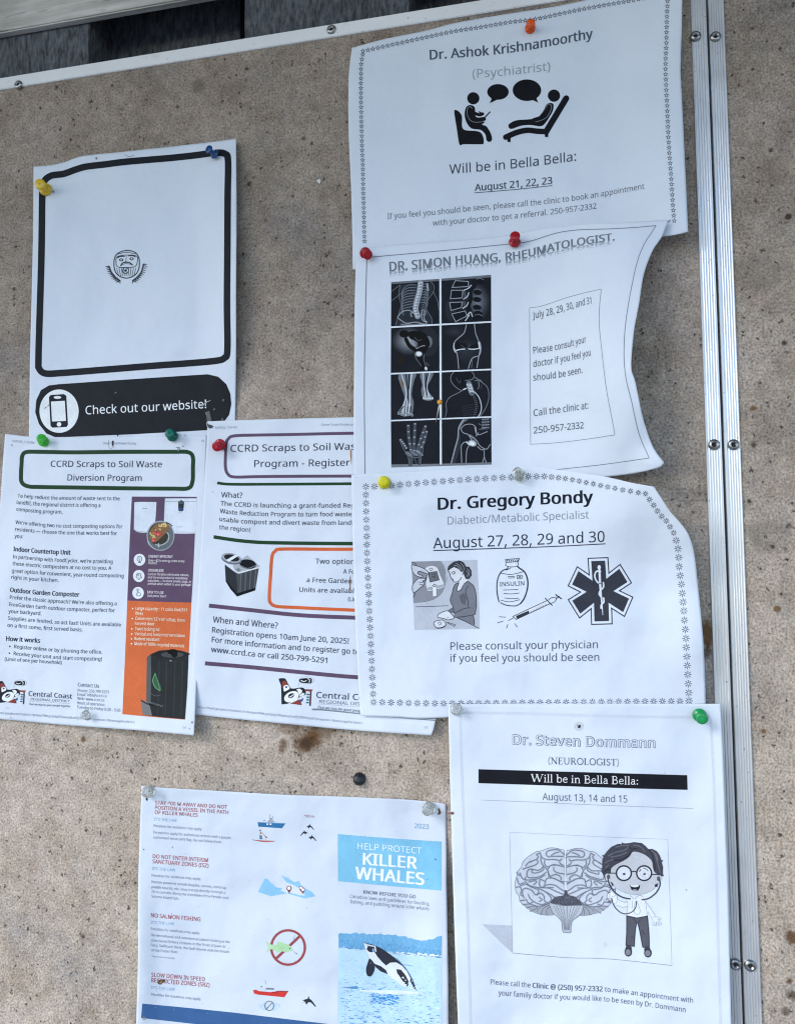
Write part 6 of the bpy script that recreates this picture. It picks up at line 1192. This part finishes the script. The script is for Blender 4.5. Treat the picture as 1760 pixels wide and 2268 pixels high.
for p, w in (([(200, 690), (225, 770), (290, 880), (400, 970), (500, 1008), (580, 1020)], 24), ([(1090, 690), (1096, 780), (1040, 900), (940, 990), (860, 1025), (785, 1036)], 22), ([(690, 1058), (675, 1170), (610, 1248), (510, 1280), (420, 1258), (330, 1180), (282, 1090), (262, 1000)], 16)): Ne.stroke(p, w, (70, 73, 86), 6)
Ne.part('pin_hole')
C(970, 1530, .40118); Ne.ell(776, 196, 27, 25, (196, 208, 230), 1.2); Ne.ell(778, 197, 8, 10, (62, 64, 70), 2, 30); Ne.ell(766, 189, 4, 3, (120, 125, 136), 2); Ne.part('rust_spot'); Ne.ell(78, 676, 9, 8, (110, 82, 76), 3); Ne.ell(62, 677, 4, 6, (140, 90, 80), 3); Ne.part('speck'); Ne.ell(1250, 452, 3, 6, (210, 196, 180), 3)
C(1040, 1830, .29499); Ne.part('speck'); Ne.ell(1624, 478, 6, 4, (120, 126, 140), 2)
Ne.finish()

# ------------------------------------------------ whale poster
WREF = (206, 220, 243)
Wh = Sheet('poster', 'whale protection poster with light blue title panel and a leaping orca photograph', 'poster', GRP,
  ([(314, 1741), (380, 1746), (463, 1750.5), (626, 1760), (760, 1764.5), (892, 1770.5), (960, 1777), (987, 1781)], [(987, 1781), (988.5, 1900), (989, 1976), (992, 2149), (993, 2268), (994, 2330)],
   [(300, 2312), (650, 2322), (994, 2330)], [(314, 1741), (311, 1815), (308, 1900), (306, 1985), (306, 2080), (305.4, 2153), (302, 2268), (300, 2312)]), hW, pm_gloss, up=(.01, -1))
rd, lb_, gy_ = (158, 88, 98), (142, 176, 216), (116, 125, 150)
def W_(t, a, b, cap, c, bold=0, mid=None): Wh.text(t, [a, b] if mid is None else [a, mid, b], cap, c, bold)
Wh.part('paragraph')
C(300, 1730, .27139)
W_('STAY 400 M AWAY AND DO NOT', (162, 189), (748, 226), 29, rd, .014); W_('POSITION A VESSEL IN THE PATH', (160, 229), (758, 269), 29, rd, .014); W_('OF KILLER WHALES', (158, 268), (508, 292), 29, rd, .014); W_("IT'S THE LAW", (152, 322), (337, 334), 24, lb_, .006)
W_('Penalties for violations may apply.', (150, 374), (545, 402), 21, gy_); W_('Exceptions apply for authorized vessels with a purple', (148, 427), (778, 473), 21, gy_); W_('authorized vessel (AV) flag. Do not follow them.', (145, 468), (705, 508), 21, gy_)
Wh.part('paragraph')
W_('DO NOT ENTER INTERIM', (142, 628), (592, 661), 31, rd, .014); W_('SANCTUARY ZONES (ISZ)', (140, 670), (597, 706), 31, rd, .014); W_("IT'S THE LAW", (135, 725), (325, 738), 24, lb_, .006); W_('Penalties for violations may apply.', (133, 779), (535, 808), 21, gy_)
W_('Human-powered vessels (kayaks, canoes, stand up', (132, 831), (740, 880), 21, gy_); W_('paddle boards, etc.) may transit directly through a', (132, 873), (733, 920), 21, gy_); W_('20 m corridor along the shoreline of the Pender and', (132, 911), (757, 963), 21, gy_); W_('Saturna Island ISZs.', (130, 949), (357, 970), 21, gy_)
C(300, 1990, .27139)
Wh.part('paragraph'); W_('NO SALMON FISHING', (128, 152), (530, 187), 33, rd, .014); W_("IT'S THE LAW", (126, 206), (317, 219), 24, lb_, .006); W_('Penalties for violations may apply.', (127, 257), (527, 293), 21, gy_); W_('No recreational and commercial salmon fishing in the', (128, 307), (770, 366), 21, gy_); W_('area-based fishery closures in the Strait of Juan de', (128, 350), (735, 403), 21, gy_); W_('Fuca, Swiftsure Bank, the Gulf Islands and the mouth', (127, 389), (765, 446), 21, gy_); W_('of the Fraser River.', (130, 431), (352, 448), 21, gy_); W_('*See reverse for details', (130, 477), (323, 495), 13, gy_)
Wh.part('paragraph'); W_('SLOW DOWN IN SPEED', (130, 638), (567, 676), 33, rd, .014); W_('RESTRICTED ZONES (SRZ)', (130, 682), (605, 723), 33, rd, .014); W_("IT'S THE LAW", (128, 739), (320, 753), 24, lb_, .006); W_('Penalties for violations may apply.', (128, 792), (537, 831), 21, gy_)
Wh.part('boat_drawing')
C(300, 1730, .27139); bo = (56, 114, 168)
Wh.poly([(997, 335), (1225, 345), (1195, 385), (1003, 372)], bo); Wh.poly([(1078, 335), (1086, 318), (1125, 320), (1136, 338)], (150, 160, 178), 2); Wh.poly([(1092, 313), (1098, 302), (1116, 304), (1120, 315)], (120, 130, 150), 2); Wh.stroke([(1098, 302), (1097, 270)], 3, gy_, 2, False); Wh.stroke([(1118, 304), (1120, 285)], 3, gy_, 2, False); Wh.poly([(1042, 318), (1060, 316), (1052, 328)], gy_, 2)
for x in (1070, 1096): Wh.poly([(x, 345), (x + 16, 346), (x + 13, 358), (x - 2, 357)], (214, 224, 242), 3)
Wh.stroke([(997, 336), (1225, 346)], 4, (120, 160, 200), 3, False)
Wh.part('kayak_drawing'); Wh.stroke([(948, 478), (1030, 490), (1090, 492), (1138, 490)], 13, (172, 106, 104), 1, True, taper=[.3, 1, 1, .3]); Wh.poly([(1012, 440), (1031, 442), (1037, 476), (1013, 474)], (92, 130, 160), 2); Wh.ell(1022, 425, 7, 8, (150, 120, 100), 2); Wh.ell(1017, 403, 8, 7, (150, 130, 120), 2); Wh.stroke([(1032, 420), (1068, 462)], 4, (150, 110, 100), 2, False); Wh.ell(1066, 458, 9, 6, (160, 110, 100), 2, 40)
C(300, 1990, .27139)
Wh.part('boat_drawing'); Wh.poly([(960, 748), (985, 744), (1003, 755), (1100, 765), (1180, 752), (1246, 757), (1215, 806), (1090, 794), (1000, 785), (968, 776)], (196, 62, 62)); Wh.stroke([(1150, 757), (1246, 758)], 6, (104, 70, 84), 2, False); Wh.poly([(1060, 742), (1066, 728), (1126, 732), (1132, 746)], (120, 128, 144), 2); Wh.poly([(1018, 716), (1036, 716), (1028, 728)], gy_, 2); Wh.stroke([(1064, 700), (1058, 665)], 2.5, gy_, 2, False)
Wh.text('rescue', [(1112, 770), (1165, 773)], 10, (120, 40, 46), .01, 3)
Wh.part('no_wake_sign')
for r, c in ((44, (168, 200, 232)), (66, (168, 200, 232)), (90, (176, 206, 236))): Wh.stroke([(1092 + r * math.cos(a), 838 + r * .85 * math.sin(a)) for a in (2.7, 2.3, 1.9)], 12, c, 1); Wh.stroke([(1092 + r * math.cos(a), 838 + r * .85 * math.sin(a)) for a in (.4, .85, 1.25)], 12, c, 1)
Wh.ell(1092, 876, 36, 38, (112, 120, 138), 2, w=7); Wh.stroke([(1068, 902), (1116, 850)], 7, (112, 120, 138), 2, False); Wh.ell(1092, 872, 22, 12, (190, 208, 230), 1.4)
def orca(cx, cy, k, fl=1):
    f = lambda pts: [(cx + fl * x * k, cy + y * k) for x, y in pts]; oc = (52, 56, 68); Wh.part('orca_drawing')
    Wh.poly(f([(-38, 8), (-28, -8), (-6, -16), (6, -18), (14, -42), (19, -20), (34, -10), (52, 12), (66, 34), (78, 40), (60, 42), (46, 24), (28, 8), (8, 10), (2, 24), (-8, 22), (-10, 8), (-24, 10)]), oc, 1); Wh.ell(cx - 26 * k * fl, cy + 3 * k, 9 * k, 5 * k, (206, 214, 230), 2)
C(300, 1730, .27139); orca(1415, 372, .58); orca(1386, 422, .58, -1); orca(1432, 462, .62); Wh.part('distance_lettering'); W_('400 m', (1373, 295), (1455, 298), 20, rd, .012)
C(300, 1990, .27139); orca(1398, 838, 1.05)
Wh.part('map_drawing')
C(300, 1730, .27139); mb = (134, 190, 233)
Wh.poly([(1000, 905), (1030, 845), (1058, 792), (1078, 798), (1090, 815), (1125, 845), (1150, 868), (1198, 874), (1180, 892), (1236, 916), (1105, 939)], mb); Wh.poly([(1190, 768), (1240, 792), (1300, 826), (1335, 815), (1350, 850), (1400, 885), (1440, 905), (1466, 940), (1380, 958), (1300, 935), (1236, 916), (1262, 912), (1330, 930), (1385, 938), (1372, 900), (1325, 868), (1280, 842), (1230, 825)], mb)
for x, y, k in ((1253, 875, 1), (1350, 872, .75), (1366, 888, .8)): Wh.poly([(x - 18 * k, y + 8), (x + 18 * k, y + 8), (x + 1, y + 42 * k)], (122, 66, 76), 2); Wh.ell(x, y, 21 * k, 21 * k, (122, 66, 76), 2.4); Wh.ell(x, y - 1, 14 * k, 14 * k, (226, 232, 244), 3)
Wh.part('no_fishing_sign')
C(300, 1990, .27139); rr = (150, 78, 86)
Wh.ell(1245, 400, 137, 140, rr, 1, w=20, n=44); Wh.stroke([(1148, 490), (1340, 308)], 22, rr, 1, False)
Wh.poly([(1125, 378), (1152, 382), (1160, 350), (1215, 368), (1258, 382), (1288, 422), (1230, 438), (1182, 428), (1162, 441), (1145, 428), (1122, 420)], (168, 212, 172), 2); Wh.poly([(1062, 348), (1112, 378), (1128, 380), (1124, 418), (1110, 412), (1068, 442), (1086, 400)], (176, 214, 180), 2); Wh.ell(1260, 408, 5, 5, (40, 50, 56), 3, n=10); Wh.stroke([(1302, 300), (1290, 330), (1300, 360)], 2.5, gy_, 2); Wh.stroke([(1288, 430), (1310, 450)], 2.5, gy_, 2, False); Wh.ell(1313, 450, 7, 5, (110, 150, 150), 2)
Wh.part('blue_band')
Wh.poly([(57, 858), (400, 890), (800, 931), (1240, 985), (1640, 1032), (1640, 1150), (1100, 1090), (480, 1024), (47, 975)], (62, 98, 152))
Wh.part('title_panel')
C(720, 1730, .24635); tb = (122, 186, 226)
Wh.poly([(113, 476), (360, 497), (600, 515), (820, 530), (1046, 544), (1044, 985), (820, 965), (600, 945), (350, 922), (115, 900)], tb); wl2 = (224, 236, 250)
Wh.text('HELP PROTECT', [(290, 611), (580, 632), (865, 655)], 57, wl2, -.006); Wh.text('KILLER', [(340, 750), (580, 768), (822, 787)], 104, wl2, .030); Wh.text('WHALES', [(270, 878), (580, 905), (885, 934)], 108, wl2, .030); Wh.ell(991, 705, 7, 7, (60, 80, 110), 3, n=10); Wh.ell(918, 884, 4, 4, (60, 80, 110), 3, n=8)
Wh.part('year_lettering')
Wh.text('2023', [(800, 422), (930, 431)], 42, (126, 168, 208), .012); Wh.part('caption_lettering'); Wh.text('KNOW BEFORE YOU GO', [(343, 1012), (580, 1034), (812, 1055)], 31, (96, 105, 130), .016); Wh.text('Canadian laws and guidelines for boating,', [(222, 1049), (580, 1083), (935, 1118)], 31, (110, 122, 150)); Wh.text('fishing, and paddling around killer whales', [(225, 1098), (580, 1130), (932, 1163)], 31, (110, 122, 150))
Wh.part('orca_photograph')
random.seed(3)
Wh.poly([(120, 1500), (400, 1527), (700, 1556), (1047, 1592), (1049, 2000), (1051, 2420), (580, 2400), (108, 2380), (112, 1900)], (176, 210, 242), .4)
Wh.poly([(120, 1372)] + [(120 + i * 23.2, 1370 + .02 * i * i + (i > 20) * (i - 20) * 3.2 - (i > 33) * (i - 33) * 10 + random.uniform(-9, 9)) for i in range(1, 41)] + [(1047, 1592), (900, 1568), (700, 1550), (400, 1526), (120, 1498)], (108, 168, 216), .6)
for i in range(620):
    x = random.uniform(122, 1042); t = (x - 120) / 927; y0 = 1374 + 112 * t * t; y1 = 1500 + 85 * t; y = random.uniform(y0 + 2, y1 - 10); k = (y - y0) / (y1 - y0)
    Wh.stroke([(x, y), (x + random.uniform(-4, 4), y + random.uniform(8, 22))], random.uniform(3, 8), random.choice([(86, 148, 204), (70, 130, 192), (54, 108, 172), (96, 158, 210)] if k > .35 else [(132, 186, 226), (150, 198, 232), (112, 170, 218), (86, 148, 204)]), .9, False, taper=[.3, 1, .5])
for i in range(70):
    x = random.uniform(122, 1000); t = (x - 120) / 927; y = 1503 + 88 * t + random.uniform(-14, 4)
    Wh.stroke([(x, y), (x + 24, y + 2), (x + 46, y + 5)], random.uniform(4, 9), random.choice([(70, 128, 186), (190, 214, 240), (206, 224, 244)]), 1.0, True, taper=[.2, 1, .2])
for i in range(900):
    y = 1540 + (random.random() ** .75) * 850; x = random.uniform(116, 1010); k = (y - 1500) / 800; y += (x - 580) * .08
    if not (118 < x < 1045): continue
    l = random.uniform(14, 46) * (.4 + k); x2 = min(x + l, 1047)
    Wh.stroke([(x, y), ((x + x2) / 2, y + random.uniform(-3, 5)), (x2, y + l * .1)], random.uniform(2.5, 4 + 6 * k), random.choice([(120, 176, 224), (88, 150, 210), (52, 110, 176), (70, 136, 200), (214, 230, 248), (150, 196, 234)] if k > .38 else [(150, 196, 234), (200, 222, 246), (126, 180, 226), (214, 228, 246)]), .9, True, taper=[.2, 1, .2])
for i in range(110):
    x = random.uniform(390, 640); y = random.gauss(1950, 32) + (x - 500) * .1; Wh.stroke([(x, y), (x + 16, y + 3), (x + 34, y + 3)], random.uniform(5, 11), random.choice([(60, 140, 216), (80, 156, 226), (44, 116, 190)]), 1.1, True, taper=[.2, 1, .2])
for i in range(40):
    x = random.uniform(640, 1046); y = 1535 + (x - 640) * .09 + random.uniform(-8, 10); Wh.ell(x, y, random.uniform(6, 16), random.uniform(3, 6), (214, 228, 244), 1.1, n=8)
ob = (52, 56, 70)
Wh.poly([(345, 1450), (420, 1467), (500, 1500), (560, 1540), (630, 1592), (690, 1645), (740, 1705), (780, 1770), (812, 1840), (826, 1886), (795, 1862), (765, 1800), (700, 1840), (640, 1800), (560, 1740), (470, 1655), (400, 1600), (365, 1530)], ob, 1.6)
Wh.poly([(346, 1453), (378, 1478), (398, 1535), (442, 1535), (470, 1580), (510, 1625), (546, 1658), (585, 1632), (640, 1630), (690, 1660), (735, 1712), (768, 1775), (752, 1805), (722, 1745), (680, 1695), (640, 1690), (645, 1725), (690, 1785), (735, 1850), (690, 1838), (640, 1800), (560, 1740), (470, 1655), (402, 1602), (366, 1530)], (208, 220, 240), 2.2)
Wh.poly([(345, 1452), (380, 1466), (440, 1480), (440, 1490), (385, 1482)], (190, 204, 226), 2.4); Wh.ell(412, 1512, 38, 26, ob, 2.6, 12); Wh.ell(432, 1520, 10, 16, (120, 160, 206), 3)
Wh.stroke([(446, 1485), (455, 1530)], 12, (198, 210, 230), 2.8)
Wh.poly([(400, 1594), (440, 1640), (446, 1690), (424, 1740), (404, 1757), (376, 1745), (366, 1690), (380, 1640)], ob, 2.8, 2); Wh.poly([(438, 1640), (500, 1664), (545, 1698), (562, 1737), (500, 1712), (455, 1675)], ob, 2.8); Wh.poly([(640, 1690), (680, 1700), (700, 1755), (748, 1825), (738, 1850), (690, 1790), (648, 1725)], ob, 2.8)
for i in range(50):
    x = random.uniform(620, 830); y = random.uniform(1760, 1890) ; 
    if abs((y - 1740) - (x - 640) * .7) < 60: Wh.ell(x, y, random.uniform(3, 9), random.uniform(2, 6), (216, 228, 246), 3.2, n=7)
Wh.stroke([(640, 1592), (720, 1680), (780, 1775), (815, 1860)], 7, (96, 140, 196), 3); Wh.poly([(120, 1850), (200, 1853), (285, 1842), (298, 1858), (290, 1868), (240, 1868)], (84, 138, 196), 1.4); Wh.stroke([(690, 1650), (740, 1655), (790, 1664)], 7, (120, 150, 190), 1.4)
Wh.stroke([(310, 1880), (500, 1895), (700, 1900), (860, 1905)], 34, (208, 224, 246), 1.3, True, taper=[.2, 1, 1, .2])
Wh.part('mildew_spot')
C(300, 1990, .27139)
Wh.poly([(178, 685), (190, 665), (240, 662), (242, 680), (222, 690), (205, 704), (190, 700)], (92, 76, 66), 5); Wh.poly([(196, 680), (220, 672), (215, 690), (200, 696)], (140, 122, 104), 6); Wh.part('pin_hole'); Wh.ell(70, 978, 10, 12, (130, 134, 142), 5, w=5)
C(300, 1730, .27139); Wh.part('pin_hole'); Wh.ell(93, 148, 8, 13, (62, 68, 84), 4, -20); Wh.part('specks'); Wh.ell(68, 558, 6, 5, (90, 98, 116), 4, n=8); Wh.ell(302, 539, 4, 6, (90, 98, 116), 4, n=8)
C(720, 1730, .24635); Wh.part('rust_spot'); Wh.poly([(1012, 250), (1024, 243), (1042, 285), (1025, 303), (1003, 298), (1018, 280)], (120, 88, 78), 4); Wh.stroke([(1015, 255), (1030, 290)], 6, (70, 52, 48), 5)
Wh.part('specks')
random.seed(7)
for i in range(130):
    x = random.uniform(330, 985); y = random.uniform(1785, 2255); C(0, 0, 1); Wh.ell(x, y, random.uniform(.5, 1.1), random.uniform(.5, 1.0), random.choice([(160, 172, 196), (140, 152, 178), (178, 186, 204)]), 3.5, n=6)
Wh.finish()

# ================================================================== push pins
def plastic(name, col, trans=0.0, rough=0.22):
    m = mat(name, col, rough, 0, .5)
    b = bsdf(m)
    if trans:
        b.inputs['Transmission Weight'].default_value = trans; b.inputs['IOR'].default_value = 1.42
    n = mapped_noise(m, 300, 3); lk(m, ramp(m, n.outputs[0], [(.3, tuple(np.array(col) * .9)), (.7, col)]).outputs[0], b.inputs['Base Color'])
    lk(m, ramp(m, n.outputs[0], [(.35, rough * .8), (.7, rough * 1.5)]).outputs[0], b.inputs['Roughness'])
    return m
M_needle = mat('needle_steel', (.45, .44, .42), .3, 1.0)
PIN = [(.0, .015), (.17, .015), (.19, .03), (.198, .055), (.19, .08), (.16, .10), (.115, .12), (.09, .16), (.082, .21), (.086, .26), (.11, .31), (.145, .335), (.165, .36), (.17, .385), (.16, .415), (.125, .43), (.06, .436), (.0, .437)]
BALL = [(.0, .655)] + [(.085 * math.sin(math.pi * i / 12), .74 - .085 * math.cos(math.pi * i / 12)) for i in range(1, 12)] + [(.0, .825)]
DOME = [(.0, .01), (.185, .01), (.20, .03), (.20, .10), (.19, .14), (.16, .18), (.11, .21), (.05, .222), (.0, .224)]
def pin(name, label, base, top, mtl, hfun, lift=0.0, prof=PIN, scale=1.0, L=.42, knurl=False, needle=.3, cat='push pin'):
    scale *= 1.04
    h0 = float(hfun(np.array(base[0], float), np.array(base[1], float))) + lift if hfun else lift
    b = unproj(*base, h0); t = unproj(*top, h0 + L * scale)
    ax = (t - b) / np.linalg.norm(t - b)
    x = np.cross((0, 1, .1), ax); x /= np.linalg.norm(x); y = np.cross(ax, x)
    F = np.stack([x, y, ax], 1)
    r = empty(name, wpos(b)); tag(r, label, cat, 'pins on the notice board')
    v, f = lathe(prof, 40 if knurl else 26)
    if knurl:
        rr = np.hypot(v[:, 0], v[:, 1]); e = (rr > .19) & (np.arange(len(v)) % 2 == 0); v[e, :2] *= 1.05
    mesh_obj('pin_head', wpos((v * scale) @ F.T + b), f, mtl, r, smooth=not knurl)
    v, f = lathe([(.006, -needle), (.02, -needle + .06), (.02, prof[0][1] + .02)], 10)
    mesh_obj('needle', wpos(v @ F.T + b), f, M_needle, r, smooth=True)
    return r
P_yel = plastic('yellow_plastic', (.75, .50, .035)); P_blue = plastic('blue_plastic', (.012, .07, .22)); P_org = plastic('orange_plastic', (.95, .13, .015), .25)
P_red = plastic('red_plastic', (.45, .012, .022), .15); P_red2 = plastic('cherry_red_plastic', (.52, .015, .03), .2); P_lime = plastic('lime_green_plastic', (.10, .72, .08), .45)
P_teal = plastic('dark_green_plastic', (.005, .16, .11), .1); P_green = plastic('green_plastic', (.01, .30, .08)); P_lem = plastic('lemon_plastic', (.78, .72, .01), .1)
P_clear = plastic('clear_plastic', (.88, .90, .86), .82, .12); P_amber = plastic('amber_bead', (.80, .36, .03)); P_black = plastic('black_plastic', (.012, .014, .018), 0, .3)
pin('push_pin', 'opaque yellow push pin at the upper corner of the black framed website poster', (103, 421), (88, 407), P_yel, hQ, .06, scale=1.22)
pin('push_pin', 'dark blue push pin leaning out of the website poster top edge, needle showing', (477, 343), (461, 329), P_blue, hQ, .16, scale=.86, needle=.4)
pin('push_pin', 'bright orange push pin at the top of the psychiatrist notice', (1173, 64), (1175, 51), P_org, hK, .06, scale=.86)
pin('push_pin', 'red push pin at the corner where the frame line of the rheumatologist notice begins', (808, 560), (817, 566), P_red, hR, .06, scale=.98)
pin('push_pin', 'red push pin standing up between the psychiatrist and rheumatologist notices', (1139, 538), (1140, 521), P_red, hR, .06, scale=.96)
pin('push_pin', 'translucent lime green push pin at the top of the diversion program flyer', (98, 979), (91, 969), P_lime, hL, .06, scale=1.0)
pin('push_pin', 'dark teal green push pin between the website banner and the diversion program flyer', (383, 967), (375, 959), P_teal, hL, .06, scale=1.0)
pin('push_pin', 'cherry red push pin beside the purple rounded frame of the register flyer', (489, 984), (479, 990), P_red2, hC, .06, scale=1.02)
pin('push_pin', 'lemon yellow push pin on the asterisk border of the diabetic specialist notice', (851, 1069), (849, 1066), P_lem, hB, .06, scale=1.05)
pin('push_pin', 'clear push pin on the asterisk border between rheumatologist and diabetic notices', (1150, 1054), (1145, 1045), P_clear, hB, .06, scale=1.0)
pin('push_pin', 'clear push pin at the top corner of the neurologist notice', (1011, 1572), (1008, 1568), P_clear, hN, .06, scale=.95)
pin('push_pin', 'green push pin at the top corner of the neurologist notice near the metal strip', (1547, 1583), (1554, 1592), P_green, hN, .06, scale=1.0)
pin('push_pin', 'clear push pin on the whale poster corner above the red heading', (330, 1753), (324, 1754), P_clear, hW, .06, scale=1.05)
pin('push_pin', 'clear push pin above the year on the whale poster', (951, 1789), (944, 1795), P_clear, hW, .06, scale=1.0)
pin('push_pin', 'clear push pin over the web address at the foot of the diversion program flyer', (193, 1583), (188, 1583), P_clear, hL, .06, scale=.9)
pin('map_pin', 'small amber ball map pin stuck between the x-ray pictures', (965, 936), (973, 893), P_amber, hR, .06, BALL, 1.0, .40, needle=.04, cat='map pin')
pin('push_pin', 'black domed pin with a knurled rim on the bare board above the whale poster', (796, 1726), (795, 1724), P_black, None, .0, DOME, 1.0, .2, True)
